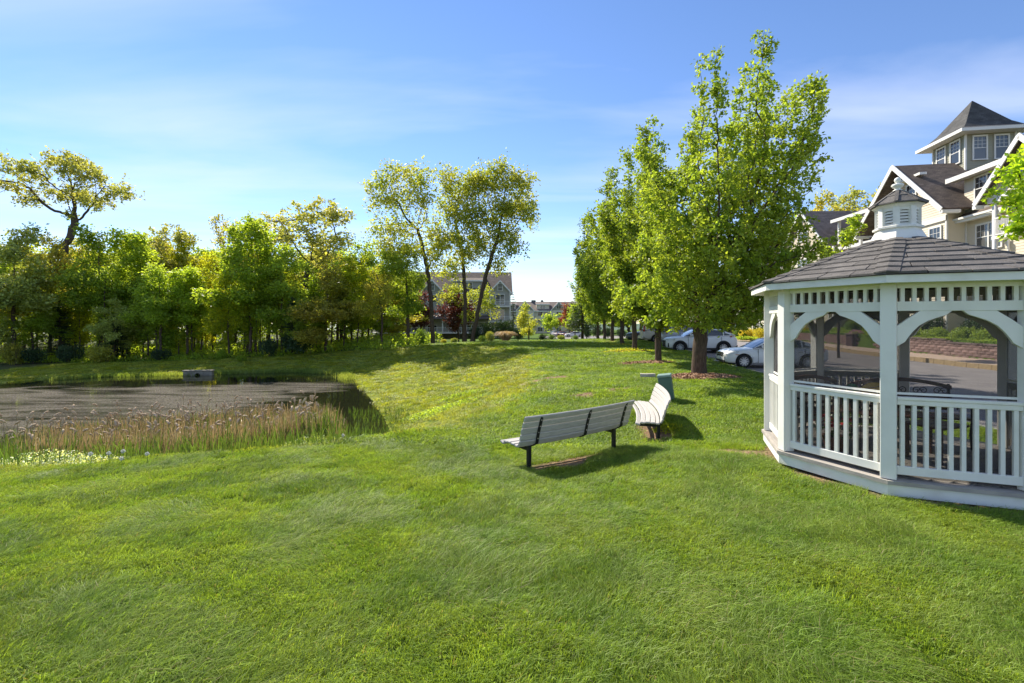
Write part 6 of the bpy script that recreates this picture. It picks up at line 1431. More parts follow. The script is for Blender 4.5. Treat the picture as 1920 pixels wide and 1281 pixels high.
park(CROSS, 'white_crossover', 'pearl white crossover with black wheel arches parked behind the large pear trunk', 12.05, 29.8)
park(SUV, 'silver_suv', 'silver sport utility vehicle backed in beyond the white crossover', 13.4, 34.0, rev=True)
park(VAN, 'cream_van', 'cream coloured van with a red stripe, its rear towards the lawn', 13.4, 38.6, rev=True)
DK = dict(SEDAN); DK.update(paint=d_paint); park(DK, 'dark_hatchback', 'dark car with a pale bonnet parked beyond the cream van', 13.0, 43.2)
F1 = dict(SEDAN); F1.update(far=True); cz = lambda x, y: hz(x, y) - .03
xx = PX(1076, 108); car('white_sedan', 'distant white sedan side on in the far car park', (xx, 108, cz(xx, 108)), math.pi, F1)
F2 = dict(SEDAN); F2.update(far=True, paint=m_paint); xx = PX(1054, 114); car('maroon_car', 'distant maroon car behind the white sedan in the far car park', (xx, 114, cz(xx, 114)), R(-60), F2)
F3 = dict(CROSS); F3.update(far=True, paint=paint('pink_beige_paint', (.5, .4, .38))); xx = PX(1042, 116); car('beige_car', 'distant beige car parked left of the maroon one', (xx, 116, cz(xx, 116)), R(-75), F3)
# ------------------------------------------------------------------ plants along the wall and buildings
for i, (yv, du, w_, h_, v, lm_, lb) in enumerate([
        (21.0, 1.1, 1.9, 1.1, 0, None, 'bright green clipped shrub on the low end of the retaining wall, nearest the front post'),
        (22.7, .9, 1.7, .9, 0, None, 'rounded light green shrub on the wall, second from the near end'), (24.3, .9, 1.6, .85, 0, None, 'rounded light green shrub on the wall, third from the near end'),
        (26.0, .9, 1.4, .8, 0, None, 'rounded light green shrub on the wall, fourth from the near end'), (27.8, 1.0, 1.4, .8, 0, None, 'rounded light green shrub on the wall, fifth from the near end'), (29.4, 1.0, 1.2, .7, 0, None, 'small green shrub on the wall beside the entrance steps')]):
    x_ = WALLU + du + float(OFF(yv)); e = empty('wall_shrub', (x_, yv, .90), i, lb, 'shrub', 'clipped shrubs on top of the retaining wall'); e.scale = (w_ / 2, w_ / 2, h_ / .95)
    link('stem', SHR[v][0], e); c = link('foliage', SHR[0][1], e); c.material_slots[0].link = 'OBJECT'; c.material_slots[0].material = leaf_mat('leaf_clipped', (.13, .20, .035), (.17, .24, .05), trf=.3, vscale=1.2)
for i, (yv, du, w_, h_, lb) in enumerate([(23.0, 3.0, 2.0, 1.25, 'dark evergreen shrub behind the clipped shrubs, nearer one'), (25.8, 3.2, 2.2, 1.2, 'dark evergreen shrub behind the clipped shrubs, middle one'), (29.5, 3.2, 2.6, 1.5, 'dark evergreen shrub behind the entrance steps')]):
    x_ = WALLU + du + float(OFF(yv)); e = empty('dark_shrub', (x_, yv, 1.0), i, lb, 'shrub', 'dark evergreens behind the wall'); e.scale = (w_ / 2, w_ / 2, h_ / .95); link('stem', SHR[1][0], e); link('foliage', SHR[1][1], e)
for i, (x, Y, w_, h_, v, lm_, lb) in enumerate([(1398, 48, 44, 24, 3, None, 'yellow leaved shrub at the corner of the far street building'), (1428, 46, 44, 26, 3, None, 'yellow leaved shrub behind the white sedan'), (1385, 50, 24, 20, 0, None, 'green shrub left of the yellow leaved shrubs'),
        (1410, 43, 70, 10, 2, None, 'low green ground shrub in front of the yellow leaved shrubs'), (1530, 40, 50, 26, 0, L_yel, 'pale green shrub seen through the left gazebo arch'), (1600, 36, 40, 24, 0, None, 'green shrub seen left of the stone pillar'), (1625, 38, 50, 36, 2, L_mid, 'tall green shrub behind the entrance steps')]):
    shrub('garden_shrub', v, x, 0, Y, w_, h_, lb, group='shrubs in front of the street buildings', lm_=lm_)
# hedge behind the crossover
for i, (x, Y, w_, h_, lb) in enumerate([(1290, 56, 46, 56, 'tall dark hedge plant left of the large pear trunk'), (1330, 55, 50, 60, 'tall dark hedge plant directly behind the large pear trunk'), (1365, 54, 46, 58, 'tall dark hedge plant right of the large pear trunk'), (1250, 60, 44, 48, 'tall dark hedge plant behind the silver vehicle')]):
    shrub('hedge_plant', 1, x, 0, Y, w_, h_, lb, group='dark hedge behind the parked cars', lm_=leaf_mat('leaf_hedge', (.035, .07, .02), (.05, .09, .02), trf=.2))
for x, Y, w_, h_, lb in [(1100, 74, 22, 30, 'dark clipped hedge block left of the first thin pear trunks'), (1120, 74, 22, 30, 'dark clipped hedge block behind the farthest pear trunk'), (1140, 78, 20, 24, 'dark hedge block right of the farthest pear trunk'), (1165, 80, 26, 20, 'dark hedge far down the street')]:
    shrub('far_hedge', 1, x, 0, Y, w_, h_, lb, group='clipped hedges by the far car park')
# flowers on the pillar
for nm, yv, zz, c_, lb in (('purple_flowers', 31.95, 1.05, (.28, .16, .34), 'mound of purple flowers on top of the stone pillar'), ('pink_flowers', 28.8, .92, (.55, .12, .28), 'clump of pink flowers on the wall right of the steps')):
    x_ = wp(yv).x + (.15 if yv > 31 else .35); v_ = leaf_mat(nm + '_petal', c_, tuple(a * .8 for a in c_), trf=.3, vscale=2)
    rg_ = np.random.RandomState(5); d = rg_.normal(size=(900, 3)); d /= np.linalg.norm(d, axis=1)[:, None]; P_ = d * np.array([.42, .42, .24]); P_ = P_[P_[:, 2] > 0]; V, Fq = leaf_quads(P_, .06, rg_)
    tag(link(nm, np_mesh(nm, V, Fq, v_), None, (x_, yv, zz)), lb, 'flowers')
# trees behind and beside the buildings
for x, yt, Y, v, lm_, wpx, lb in [(1655, 322, 78, 'o1', L_gold, 70, 'golden oak crown rising behind the roof of the street building'), (1580, 350, 82, 'o2', L_gold, 60, 'golden oak crown left of the cupola, behind the roof'), (1545, 362, 74, 'r1', L_olive, 44, 'olive tree behind the gables, right of the pear crown'),
        (1700, 330, 85, 'o2', L_olive, 60, 'olive oak crown behind the gazebo cupola'), (1490, 400, 90, 'r1', L_mid, 60, 'green tree behind the pear crown, beyond the street building'),
        (1240, 520, 110, 'r1', L_lime, 60, 'lime green tree at the end of the street, behind the pears'), (1180, 540, 125, 'r2', L_mid, 60, 'green tree beyond the far car park, behind the pears'), (1085, 560, 190, 'o1', L_gold, 40, 'golden tree behind the distant block, right end'), (1060, 568, 200, 'o2', L_gold, 34, 'golden tree just over the distant roof'),
        (1300, 500, 100, 'r3', L_lime, 66, 'yellow green tree at the street end behind the large pear'), (1375, 520, 95, 'r1', L_mid, 60, 'green tree at the street end, left of the far street building'), (1130, 560, 150, 'r1', L_mid, 60, 'green tree behind the clipped hedge blocks')]:
    wood(x, yt, Y, v, lm_, lb, wpx, group='trees behind the buildings')
px_tree('maple_tree', 52, 120, 1034, [(1034, 620, 0), (1034, 610, 0)], [(1030, 600, 12, 10), (1042, 606, 10, 8), (1025, 610, 8, 6)], 'small dark green tree in front of the distant block', L_mid, .1, 2500, .4, n_attr=200, spread=.5, cat='tree')
px_tree('maple_tree', 53, 118, 1068, [(1067, 620, 0), (1067, 600, 0)], [(1066, 585, 9, 14), (1060, 600, 10, 10), (1072, 605, 10, 8)], 'red leaved maple right of the distant block', L_red, .1, 2500, .4, n_attr=200, spread=.5)
px_tree('young_tree', 54, 90, 1078, [(1078, 622, 0), (1078, 600, 0)], [(1076, 585, 12, 14), (1085, 600, 14, 12), (1070, 605, 12, 10)], 'bright green young tree right of the red maple', L_green, .1, 3500, .3, n_attr=250, spread=.4)
# sapling between gazebo roof and buildings
px_tree('young_tree', 55, 26, 1572, [(1572, 560, 0), (1574, 500, 0)], [(1578, 420, 12, 26), (1570, 460, 18, 24), (1590, 450, 14, 18), (1560, 490, 20, 20), (1545, 470, 10, 14)], 'young maple with large leaves just above the left slope of the gazebo roof', L_green, .07, 3200, .13, n_attr=500, step=.22, spread=.12, infl=1.4)
# maple reaching into the picture from the right
mb = (15.2, 12.6, hz(15.2, 12.6)); rg_ = np.random.RandomState(4)
bl = []
for (x, y, rx, ry, Yd) in [(1905, 320, 34, 24, 12.2), (1895, 370, 26, 22, 12), (1925, 400, 34, 24, 12.5), (1912, 440, 30, 18, 12.2), (1940, 290, 30, 24, 12.6), (1960, 350, 40, 40, 12.6), (1890, 345, 16, 16, 12), (1960, 430, 40, 40, 13), (2000, 300, 50, 50, 12.6), (2050, 380, 60, 60, 12.6), (2100, 300, 60, 60, 12.6), (2090, 450, 50, 40, 12), (2000, 480, 40, 30, 13)]:
    b_ = blob_px(x, y, rx, ry, Yd, mb); bl.append((b_[0], b_[1], b_[2], b_[3], .5, b_[5]))
msr = tree_meshes('mr', 9, [(0, 0, -.2), (0, 0, 1.6), (-.1, 0, 3.2)], bl, 1300, .2, .12, 9000, .12, .10, L_maple, up=.05, infl=1.3, kill=.32, tip=.006, thr=.02, cl=5)
put_tree('maple_tree', msr, mb, 'bright lime maple branch reaching in at the right edge above the gazebo roof', 'tree')

# ------------------------------------------------------------------ mulch rings
mulch = mat('mulch', (.46, .28, .17), (.30, .17, .10), rough=.95, scale=16, bump=1.0, bscale=45, contrast=(.4, .6))
def mulch_ring(x, y, rx, ry, label, hgt=.10, chips=500, rot=0):
    n = 40; vs_ = []; fs = []; rr_ = random.Random(int(x * 10)); rings = 7
    for i in range(rings):
        f = 1 - i / rings
        for k in range(n):
            a = 2 * math.pi * k / n; wv = 1 + .07 * math.sin(3 * a + x) + .05 * math.sin(7 * a) + .02 * rr_.uniform(-1, 1)
            u, v = rx * f * wv * math.cos(a), ry * f * wv * math.sin(a); px_, py_ = x + u * math.cos(rot) - v * math.sin(rot), y + u * math.sin(rot) + v * math.cos(rot)
            vs_.append((px_ - x, py_ - y, hz(px_, py_) + hgt * (1 - f ** 3) - .015 + rr_.uniform(-.012, .012)))
    vs_.append((0, 0, hz(x, y) + hgt))
    for i in range(rings - 1):
        for k in range(n): fs.append((i * n + k, i * n + (k + 1) % n, (i + 1) * n + (k + 1) % n, (i + 1) * n + k))
    c_ = len(vs_) - 1; fs += [((rings - 1) * n + k, (rings - 1) * n + (k + 1) % n, c_) for k in range(n)]
    m_ = MB().add(vs_, fs)
    for i in range(chips):
        a = rr_.uniform(0, 6.28); f = math.sqrt(rr_.random()) * 1.03; u, v = rx * f * math.cos(a), ry * f * math.sin(a); px_, py_ = u * math.cos(rot) - v * math.sin(rot), u * math.sin(rot) + v * math.cos(rot)
        z = hz(x + px_, y + py_) + hgt * max(0, 1 - f ** 3) - .005; M = Matrix.Translation((px_, py_, z)) @ Euler((rr_.uniform(-.6, .6), rr_.uniform(-.6, .6), rr_.uniform(0, 6.28))).to_matrix().to_4x4(); l_ = rr_.uniform(.03, .07); w_ = l_ * .35
        m_.add([(-l_, -w_, 0), (l_, -w_, .0), (l_, w_, .012), (-l_, w_, .012)], [(0, 1, 2, 3)], M)
    o = m_.build('mulch_bed', mulch, None, (x, y, 0)); o['kind'] = 'stuff'; o['label'] = label; return o
mulch_ring(6.9, 16.75, 1.45, 1.0, 'reddish wood chip mulch round the foot of the largest pear tree', .12, 2200)
mulch_ring(6.55, 22.3, 1.5, .55, 'strip of mulch at the foot of the second pear tree', .08, 700, .1)
mulch_ring(7.2, 28.6, 1.7, .6, 'mulch under the third pear tree', .07, 400, .1); mulch_ring(8.0, 34.0, 1.1, .5, 'mulch under the fourth pear tree', .06, 200); mulch_ring(8.6, 39.6, 1.3, .5, 'mulch under the fifth pear tree', .06, 200)

# ------------------------------------------------------------------ cattails, reeds, dandelions
cat_head = mat('cattail_fluff', (.50, .36, .22), (.64, .50, .34), rough=.95, scale=30, bump=.6, bscale=80)
cat_stem = mat('cattail_stalk', (.30, .23, .12), (.20, .17, .08), rough=.8, scale=6)
CT = []
for s_ in range(6):
    rr_ = random.Random(s_ + 20); H = 1.45 + rr_.uniform(-.2, .15); bend = rr_.uniform(.02, .16)
    m_ = MB(); P_ = [(0, 0, -.3), (.01, 0, H * .5), (bend * .4, 0, H * .85), (bend, 0, H)]; m_.tube(P_, [.008, .008, .006, .005], 4)
    stem = m_.mesh('stalk', cat_stem, True)
    hd = MB(); d = Vector((bend * .6, 0, .15)).normalized(); p0 = Vector((bend, 0, H)); droop = rr_.uniform(0, .09)
    pts = [p0 + d * (.17 * t_) + Vector((droop * t_ * t_, 0, -droop * .8 * t_ * t_)) for t_ in (0, .08, .3, .6, .85, 1.0)]; hd.tube(pts, [.006, .016, .025, .028, .023, .007], 7)
    head = hd.mesh('seed_head', cat_head, True)
    # fluff
    rg_ = np.random.RandomState(s_); t_ = rg_.rand(60); c_ = np.array([p0 + d * (.17 * a) + Vector((droop * a * a, 0, -droop * .8 * a * a)) for a in t_]); V, Fq = leaf_quads(c_ + rg_.normal(size=c_.shape) * .014, .024, rg_); fl = np_mesh('fluff', V, Fq, cat_head)
    CT.append((stem, head, fl))
rr = random.Random(33); npl = 0
def reed_spot(rr_):
    while True:
        x = rr_.uniform(0, 615); y = rr_.uniform(9, 19); X_ = PX(x, y)
        if not (-14.5 < X_ < -4): continue
        far_edge = 13.0 + (x / 620) * 4.3 if x < 640 else 16.5 - (x - 640) * .02
        near_edge = 10.0 + x / 720 * 1.2
        if near_edge < y < far_edge: return X_, y, x
while npl < 290:
    X_, Y_, px_ = reed_spot(rr)
    if px_ > 600 and rr.random() < .75: continue
    # heads crowd towards the open water side
    far_edge = 13.0 + (px_ / 620) * 4.3
    if rr.random() > .30 + .7 * ((Y_ - 9.5) / (far_edge - 9.5)) ** 1.5: continue
    s_ = rr.randrange(6); z_ = min(max(hz(X_, Y_), WATER - .15), -1.2); sc_ = rr.uniform(.8, 1.08)
    e = empty('cattail', (X_, Y_, z_), rr.uniform(0, 6.28), 'dry cattail with a fluffy pinkish tan seed head at the pond edge', 'cattail', 'cattails standing along the near edge of the pond'); e.scale = (1, 1, sc_); e.rotation_euler = (rr.uniform(-.06, .06), rr.uniform(-.06, .06), rr.uniform(0, 6.28))
    link('stalk', CT[s_][0], e); h = link('seed_head', CT[s_][1], e); link('fluff', CT[s_][2], h); npl += 1
def blade_field(name, n, pick, hrange, wd, m, label, seed, lean=.25, kink=.0):
    rg_ = np.random.RandomState(seed); pts = pick(rg_, n); n = len(pts); H = rg_.uniform(*hrange, n); a = rg_.rand(n) * 6.283; ln = rg_.rand(n) * lean * H; dx_, dy_ = np.cos(a) * ln, np.sin(a) * ln; b = rg_.rand(n) * 6.283; wx_, wy_ = np.cos(b) * wd / 2, np.sin(b) * wd / 2
    z = pts[:, 2]; X_, Y_ = pts[:, 0], pts[:, 1]
    def row(f, g_, w_): return [np.c_[X_ + dx_ * g_ - wx_ * w_, Y_ + dy_ * g_ - wy_ * w_, z + H * f], np.c_[X_ + dx_ * g_ + wx_ * w_, Y_ + dy_ * g_ + wy_ * w_, z + H * f]]
    dr = 1 - kink * rg_.rand(n) * .5
    A1, B1 = row(-.05, 0, .8); A2, B2 = row(.5, .3, 1); A3, B3 = row(.85, .75, .7); T_ = np.c_[X_ + dx_ * 1.1, Y_ + dy_ * 1.1, z + H * dr]
    V = np.stack([A1, B1, A2, B2, A3, B3, T_], 1).reshape(-1, 3); i = np.arange(n)[:, None] * 7
    q = np.concatenate([np.concatenate([i, i + 1, i + 3, i + 2], 1), np.concatenate([i + 2, i + 3, i + 5, i + 4], 1)]); t3 = np.concatenate([i + 4, i + 5, i + 6], 1)
    o = link(name, np_mesh(name, V, [q, t3], m)); o['kind'] = 'stuff'; o['label'] = label; return o
def pick_reed(clump, xr=(0, 715), shift=0):
    def f(rg_, n):
        rr_ = random.Random(int(rg_.randint(1e6))); out = []; cen = []
        while len(out) < n:
            if not cen or rr_.random() < .04 * clump:
                X_, Y_, px_ = reed_spot(rr_)
                if not (xr[0] <= px_ <= xr[1]): continue
                cen = (X_, Y_)
            x = cen[0] + rr_.gauss(0, .22); y = cen[1] + rr_.gauss(0, .22); out.append((x, y))
        P_ = np.array(out); z = np.maximum(H0(P_[:, 0], P_[:, 1]), WATER - .1); return np.c_[P_, z]
    return f
reed_g = leaf_mat('reed_green', (.045, .085, .018), (.07, .11, .025), trf=.3, vscale=.8); reed_d = leaf_mat('reed_dry', (.30, .22, .11), (.22, .17, .09), tr=(1.2, 1.1, .9), trf=.3, vscale=.8)
blade_field('reeds', 9000, pick_reed(2), (.7, 1.35), .022, reed_g, 'green reed leaves along the near edge of the pond', 3)
blade_field('dry_reeds', 26000, pick_reed(3, (60, 660)), (.7, 1.5), .013, reed_d, 'dry tan reed stems among the cattails', 4, .18, .4)
def near_bank(rg_, n):
    X_ = rg_.uniform(-13, -3.2, n * 6); Y_ = rg_.uniform(7.2, 13.5, n * 6); m_ = inside(X_, Y_, CREST) & ~inside(X_, Y_, SHORE); X_, Y_ = X_[m_][:n], Y_[m_][:n]; return np.c_[X_, Y_, H0(X_, Y_)]
blade_field('bank_grass', 9000, near_bank, (.15, .45), .012, reed_g, 'long grass on the steep near bank', 5, .5)
def shore_pts(rg_, n):
    P_ = np.array(SHORE[1:8], float); k = rg_.randint(0, len(P_) - 1, n); t_ = rg_.rand(n)[:, None]; Q = P_[k] * (1 - t_) + P_[k + 1] * t_ + rg_.normal(size=(n, 2)) * .28; return np.c_[Q, np.maximum(H0(Q[:, 0], Q[:, 1]), WATER - .02)]
blade_field('shore_grass', 9000, shore_pts, (.10, .34), .02, leaf_mat('shore_green', (.09, .14, .03), (.14, .18, .05), trf=.4), 'tufty grass along the far and right shore of the pond', 6, .6)
def corner_pts(rg_, n):
    X_ = rg_.uniform(-7.5, -4.2, n * 4); Y_ = rg_.uniform(12.5, 21, n * 4); m_ = seg_dist(X_, Y_, SHORE) < 1.1; X_, Y_ = X_[m_][:n], Y_[m_][:n]; return np.c_[X_, Y_, np.maximum(H0(X_, Y_), WATER - .05)]
blade_field('marsh_grass', 900, corner_pts, (.12, .4), .02, reed_g, 'marsh grass at the right corner of the pond', 7, .5)
# leafy ground cover with pale flowers at the left lawn edge
wl = leaf_mat('pale_weed', (.30, .38, .18), (.42, .46, .30), trf=.3, vscale=3); rg_ = np.random.RandomState(8)
def weeds(name, cx, cy, rx, ry, n, size, m, label, hh=.25, seed=1):
    rg_ = np.random.RandomState(seed); a = rg_.rand(n) * 6.283; r_ = np.sqrt(rg_.rand(n)); X_ = cx + np.cos(a) * r_ * rx; Y_ = cy + np.sin(a) * r_ * ry; Z_ = H0(X_, Y_) + rg_.rand(n) * hh * (1.1 - r_)
    V, Fq = leaf_quads(np.c_[X_, Y_, Z_], size, rg_, asp=.75, upb=.9); o = link(name, np_mesh(name, V, Fq, m)); o['kind'] = 'stuff'; o['label'] = label
weeds('white_flowered_weeds', -8.0, 7.9, 1.6, .55, 5500, .035, wl, 'patch of pale leafy weeds at the left edge of the lawn', .35)
weeds('leafy_weeds', -4.6, 10.2, 1.3, .9, 4000, .05, leaf_mat('leafy_weed', (.22, .30, .06), (.28, .34, .10), trf=.35), 'light green leafy weeds among the reeds at the right', .45, 2)
weeds('slope_weeds', -2.9, 18.6, 1.7, .8, 3500, .06, L_green, 'patch of taller green weeds on the sunny slope', .28, 3)
weeds('slope_weeds', -2.2, 20.4, 1.3, .6, 1800, .06, L_green, 'smaller patch of green weeds higher on the slope', .22, 4)
weeds('tree_foot_weeds', 7.3, 28.5, 1.8, .6, 2600, .06, L_lime, 'yellow green ground cover at the foot of the third pear tree', .25, 5); weeds('tree_foot_weeds', 8.0, 33.9, 1.2, .5, 1200, .06, L_lime, 'yellow green ground cover at the foot of the fourth pear tree', .22, 6)
weeds('bench_weeds', 3.35, 9.75, .35, .3, 420, .05, L_lime, 'lime green weeds under the farther bench', .2, 7)
# bank scrub in the wood
def scrub(rg_, n):
    X_ = rg_.uniform(-50, -9, n * 3); Y_ = rg_.uniform(40.5, 60, n * 3); m_ = Y_ > 41.6 + .06 * (X_ + 30) + np.sin(X_ * .7) * .5; X_, Y_ = X_[m_][:n], Y_[m_][:n]; return X_, Y_
rg_ = np.random.RandomState(14); X_, Y_ = scrub(rg_, 32000); hh = (.5 + .5 * vnoise(X_, Y_, 2.5, 4)); Z_ = H0(X_, Y_) + rg_.rand(len(X_)) * (.25 + 1.5 * np.clip(hh, 0, 1) * np.clip((Y_ - 42) / 4, .15, 1)); V, Fq = leaf_quads(np.c_[X_, Y_, Z_], .22, rg_); o = link('undergrowth', np_mesh('undergrowth', V, Fq, L_green)); o['kind'] = 'stuff'; o['label'] = 'leafy undergrowth on the floor of the wood'
# far wood: one mass behind the counted trees
rg_ = np.random.RandomState(15); n = 26000; X_ = rg_.uniform(-110, -16, n); Y_ = rg_.uniform(66, 84, n); top = 9.0 + 2.2 * vnoise(X_, Y_ * .3, 5, 6) + 1.2 * vnoise(X_, Y_, 1.8, 9); Z_ = H0(X_, Y_) + top * rg_.rand(n) ** .7
keep = (X_ / Y_) < -.31; X_, Y_, Z_ = X_[keep], Y_[keep], Z_[keep]
V, Fq = leaf_quads(np.c_[X_, Y_, Z_], .5, rg_); o = link('far_wood', np_mesh('far_wood', V, Fq, L_green)); o['kind'] = 'stuff'; o['label'] = 'mass of distant trees closing the back of the wood'
# dandelion clocks
puff = mat('dandelion_fluff', (.75, .74, .70), rough=.95); ds = MB(); 
rg_ = np.random.RandomState(3); d = rg_.normal(size=(160, 3)); d /= np.linalg.norm(d, axis=1)[:, None]; V, Fq = leaf_quads(d * .024, .014, rg_); pm_ = np_mesh('seed_head', V, Fq, puff); stm = MB().tube([(0, 0, -.05), (.01, 0, .2), (0, 0, .33)], .003, 5).mesh('stalk', reed_g)
for (x, y, lb) in [(170, 853, 'dandelion clock leaning left at the lawn edge'), (204, 852, 'dandelion clock standing between two others at the lawn edge'), (231, 848, 'dandelion clock beside the reeds at the lawn edge'), (228, 862, 'lowest dandelion clock at the lawn edge'), (276, 853, 'small dandelion clock right of the cluster'), (643, 818, 'dandelion clock near the right end of the reeds')]:
    Y_ = 7.35 if x < 400 else 9.0; X_ = PX(x, Y_); z_ = PZ(y, Y_); e = empty('dandelion', (X_, Y_, z_ - .33), 0, lb, 'dandelion', 'dandelion clocks at the lawn edge'); link('stalk', stm, e); link('seed_head', pm_, e, (0, 0, .345))
# ------------------------------------------------------------------ lawn grass (stuff): clumps of blades scattered by geometry nodes
gl = leaf_mat('grass_blade', (.13, .20, .024), (.175, .235, .036), tr=(1.7, 1.6, .7), trf=.42, vscale=1.3, orand=.22, irand=.35, rough=.5, spec=.25, dry=.05)
gs = leaf_mat('slope_blade', (.21, .25, .022), (.27, .28, .045), tr=(1.4, 1.3, .7), trf=.42, vscale=.9, orand=.25, irand=.35, rough=.5)
def clump(seed, n, rad, h0, h1, wd, bend, m, dry=0.0):
    rg_ = np.random.RandomState(seed); a = rg_.rand(n) * 6.283; r_ = np.sqrt(rg_.rand(n)) * rad; X_, Y_ = np.cos(a) * r_, np.sin(a) * r_; H = rg_.uniform(h0, h1, n)
    da = rg_.normal(0, .75, n); bl_ = H * bend * rg_.uniform(.3, 1.3, n); dx_, dy_ = np.cos(da) * bl_, np.sin(da) * bl_; b = rg_.rand(n) * 6.283; wx_, wy_ = np.cos(b) * wd / 2, np.sin(b) * wd / 2
    def row(f, g_, w_): return np.c_[X_ + dx_ * g_ - wx_ * w_, Y_ + dy_ * g_ - wy_ * w_, H * f], np.c_[X_ + dx_ * g_ + wx_ * w_, Y_ + dy_ * g_ + wy_ * w_, H * f]
    A1, B1 = row(-.1, 0, 1); A2, B2 = row(.62, .42, .85); T_ = np.c_[X_ + dx_ * 1.25, Y_ + dy_ * 1.25, H * (.92 - .25 * rg_.rand(n))]
    V = np.stack([A1, B1, A2, B2, T_], 1).reshape(-1, 3); i = np.arange(n)[:, None] * 5
    return bpy.data.objects.new('clump', np_mesh('clump', V, [np.concatenate([i, i + 1, i + 3, i + 2], 1), np.concatenate([i + 2, i + 3, i + 4], 1)], m))
def scatter(name, P, rot, tilt, scl, idx, objs, label):
    """P: points; objs: list of clump objects; instance idx per point"""
    col_ = bpy.data.collections.new(name + '_kinds')
    for k, o in enumerate(objs): o.name = '%s_%02d' % (name, k); col_.objects.link(o)
    me = bpy.data.meshes.new(name); me.vertices.add(len(P)); me.vertices.foreach_set('co', np.asarray(P, np.float32).ravel())
    n = len(P); rv_ = np.zeros((n, 3), np.float32); rv_[:, 0] = tilt[:, 0]; rv_[:, 1] = tilt[:, 1]; rv_[:, 2] = rot
    a = me.attributes.new('rv', 'FLOAT_VECTOR', 'POINT'); a.data.foreach_set('vector', rv_.ravel())
    a = me.attributes.new('sv', 'FLOAT_VECTOR', 'POINT'); a.data.foreach_set('vector', scl.astype(np.float32).ravel())
    a = me.attributes.new('ix', 'INT', 'POINT'); a.data.foreach_set('value', idx.astype(np.int32))
    o = link(name, me); ng = bpy.data.node_groups.new(name, 'GeometryNodeTree'); ng.interface.new_socket('Geometry', in_out='INPUT', socket_type='NodeSocketGeometry'); ng.interface.new_socket('Geometry', in_out='OUTPUT', socket_type='NodeSocketGeometry')
    N = ng.nodes; gi = N.new('NodeGroupInput'); go = N.new('NodeGroupOutput'); ip = N.new('GeometryNodeInstanceOnPoints'); ci = N.new('GeometryNodeCollectionInfo'); ci.inputs[0].default_value = col_; ci.inputs['Separate Children'].default_value = True; ci.inputs['Reset Children'].default_value = True
    def na(nm, ty): q = N.new('GeometryNodeInputNamedAttribute'); q.data_type = ty; q.inputs[0].default_value = nm; return q.outputs[0]
    e2r = N.new('FunctionNodeEulerToRotation'); ng.links.new(na('rv', 'FLOAT_VECTOR'), e2r.inputs[0])
    ng.links.new(gi.outputs[0], ip.inputs['Points']); ng.links.new(ci.outputs[0], ip.inputs['Instance']); ip.inputs['Pick Instance'].default_value = True
    ng.links.new(na('ix', 'INT'), ip.inputs['Instance Index']); ng.links.new(e2r.outputs[0], ip.inputs['Rotation']); ng.links.new(na('sv', 'FLOAT_VECTOR'), ip.inputs['Scale']); ng.links.new(ip.outputs[0], go.inputs[0])
    md = o.modifiers.new('scatter', 'NODES'); md.node_group = ng; o['kind'] = 'stuff'; o['label'] = label; return o
rg_ = np.random.RandomState(77)
def lay(ymin, ymax, dens, kx=1.28, xpad=1.2):
    A_ = 0; w_ = kx * ymax + xpad; n = int(dens * 2 * w_ * (ymax - ymin)); X_ = rg_.uniform(-w_, w_, n); Y_ = rg_.uniform(ymin, ymax, n); k = np.abs(X_) < kx * Y_ + xpad; return X_[k], Y_[k]
def ok(X_, Y_):
    u = X_ - OFF(Y_); m = ~((u > K1 - .13) & (u < WALLU + .2) & (Y_ < ROAD_END))
    m &= np.hypot(X_ - 5.33, Y_ - 6.34) > 1.72; m &= ~inside(X_, Y_, SHORE); m &= wood_mask(X_, Y_) < .5
    m &= ~((seg_dist(X_, Y_, SHORE) < .35) & (Y_ > 14)); m &= ~((Y_ > 71) & (X_ > 4)); return m & (u < 30)
MUL = [(6.9, 16.75, 1.42, .97, 0), (6.55, 22.3, 1.45, .5, .1), (7.2, 28.6, 1.6, .5, .1)]
def bare(X_, Y_):
    d = dirt_mask(X_, Y_)
    for e in MUL: d = np.maximum(d, (ell(X_, Y_, e) < 1) * 1.0)
    return d
clL = [clump(s_, 95, .10, .035, .085, .0042, .75, gl) for s_ in range(5)] + [clump(10 + s_, 80, .11, .045, .10, .0042, 1.25, gl) for s_ in range(3)]
clS = [clump(20 + s_, 60, .13, .04, .10, .008, .6, gs) for s_ in range(4)]
clM = [clump(40 + s_, 90, .2, .035, .08, .009, .8, gl) for s_ in range(4)]
XS, YS = [], []; parts = []
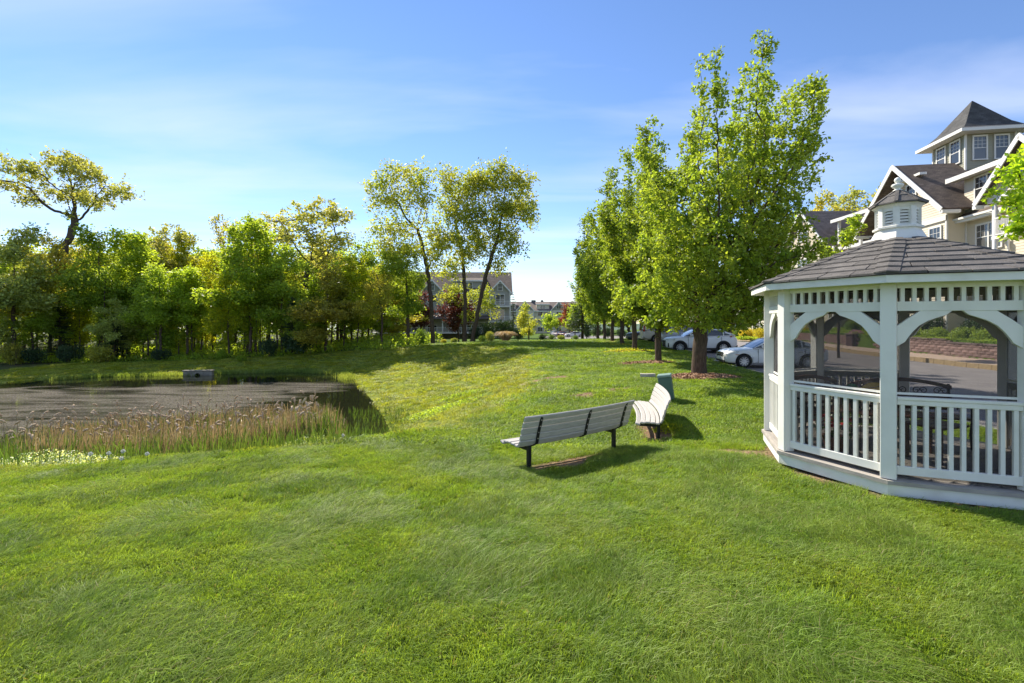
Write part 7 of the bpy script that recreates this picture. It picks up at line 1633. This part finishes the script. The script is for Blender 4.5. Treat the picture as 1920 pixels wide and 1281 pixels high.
for (y0, y1, dn, kind) in ((1.6, 5.0, 230, 0), (5.0, 8.5, 130, 0), (8.5, 13, 48, 1), (13, 22, 20, 1), (22, 48, 7, 1)):
    X_, Y_ = lay(y0, y1, dn, 1.25 if y0 < 20 else 1.15); k = ok(X_, Y_); X_, Y_ = X_[k], Y_[k]; b_ = bare(X_, Y_); k = rg_.rand(len(X_)) > b_ * 1.08; parts.append((X_[k], Y_[k], np.full(k.sum(), kind), np.full(k.sum(), y0)))
X_ = np.concatenate([p[0] for p in parts]); Y_ = np.concatenate([p[1] for p in parts]); kd = np.concatenate([p[2] for p in parts]); y0s = np.concatenate([p[3] for p in parts])
Z_ = H0(X_, Y_); rm = rough_mask(X_, Y_) > rg_.rand(len(X_)) * .9 + .05; n = len(X_)
flow = 1.3 * vnoise(X_, Y_, 1.1, 21) * math.pi + .6 * vnoise(X_, Y_, .35, 22) + rg_.normal(0, .7, n)
lush = vnoise(X_, Y_, .8, 31); hs_ = np.clip(.92 + .2 * lush + rg_.normal(0, .12, n), .5, 1.8)
flop = vnoise(X_, Y_, .9, 41) > .12
grow_ = np.where(y0s >= 22, 2.6, np.where(y0s >= 13, 1.7, np.where(y0s >= 8.5, 1.15, 1.0)))
scl = np.c_[grow_ * rg_.uniform(.85, 1.2, n), grow_ * rg_.uniform(.85, 1.2, n), hs_ * np.where(grow_ > 2, 1.3, 1.0)]
tl = rg_.normal(0, .05, (n, 2))
near_ = (~rm) & (kd == 0); mid_ = (~rm) & (kd == 1)
idxL = np.where(flop, 5 + rg_.randint(0, 3, n), rg_.randint(0, 5, n))
scatter('lawn_grass', np.c_[X_, Y_, Z_][near_], flow[near_], tl[near_], scl[near_], idxL[near_], clL, 'long soft mown grass of the near lawn')
scatter('far_lawn_grass', np.c_[X_, Y_, Z_][mid_], flow[mid_], tl[mid_], scl[mid_], rg_.randint(0, 4, n)[mid_], clM, 'mown grass of the lawn beyond the benches')
scatter('slope_grass', np.c_[X_, Y_, Z_][rm], flow[rm], tl[rm], scl[rm], rg_.randint(0, 4, n)[rm], clS, 'rough yellow green grass on the banks of the pond')
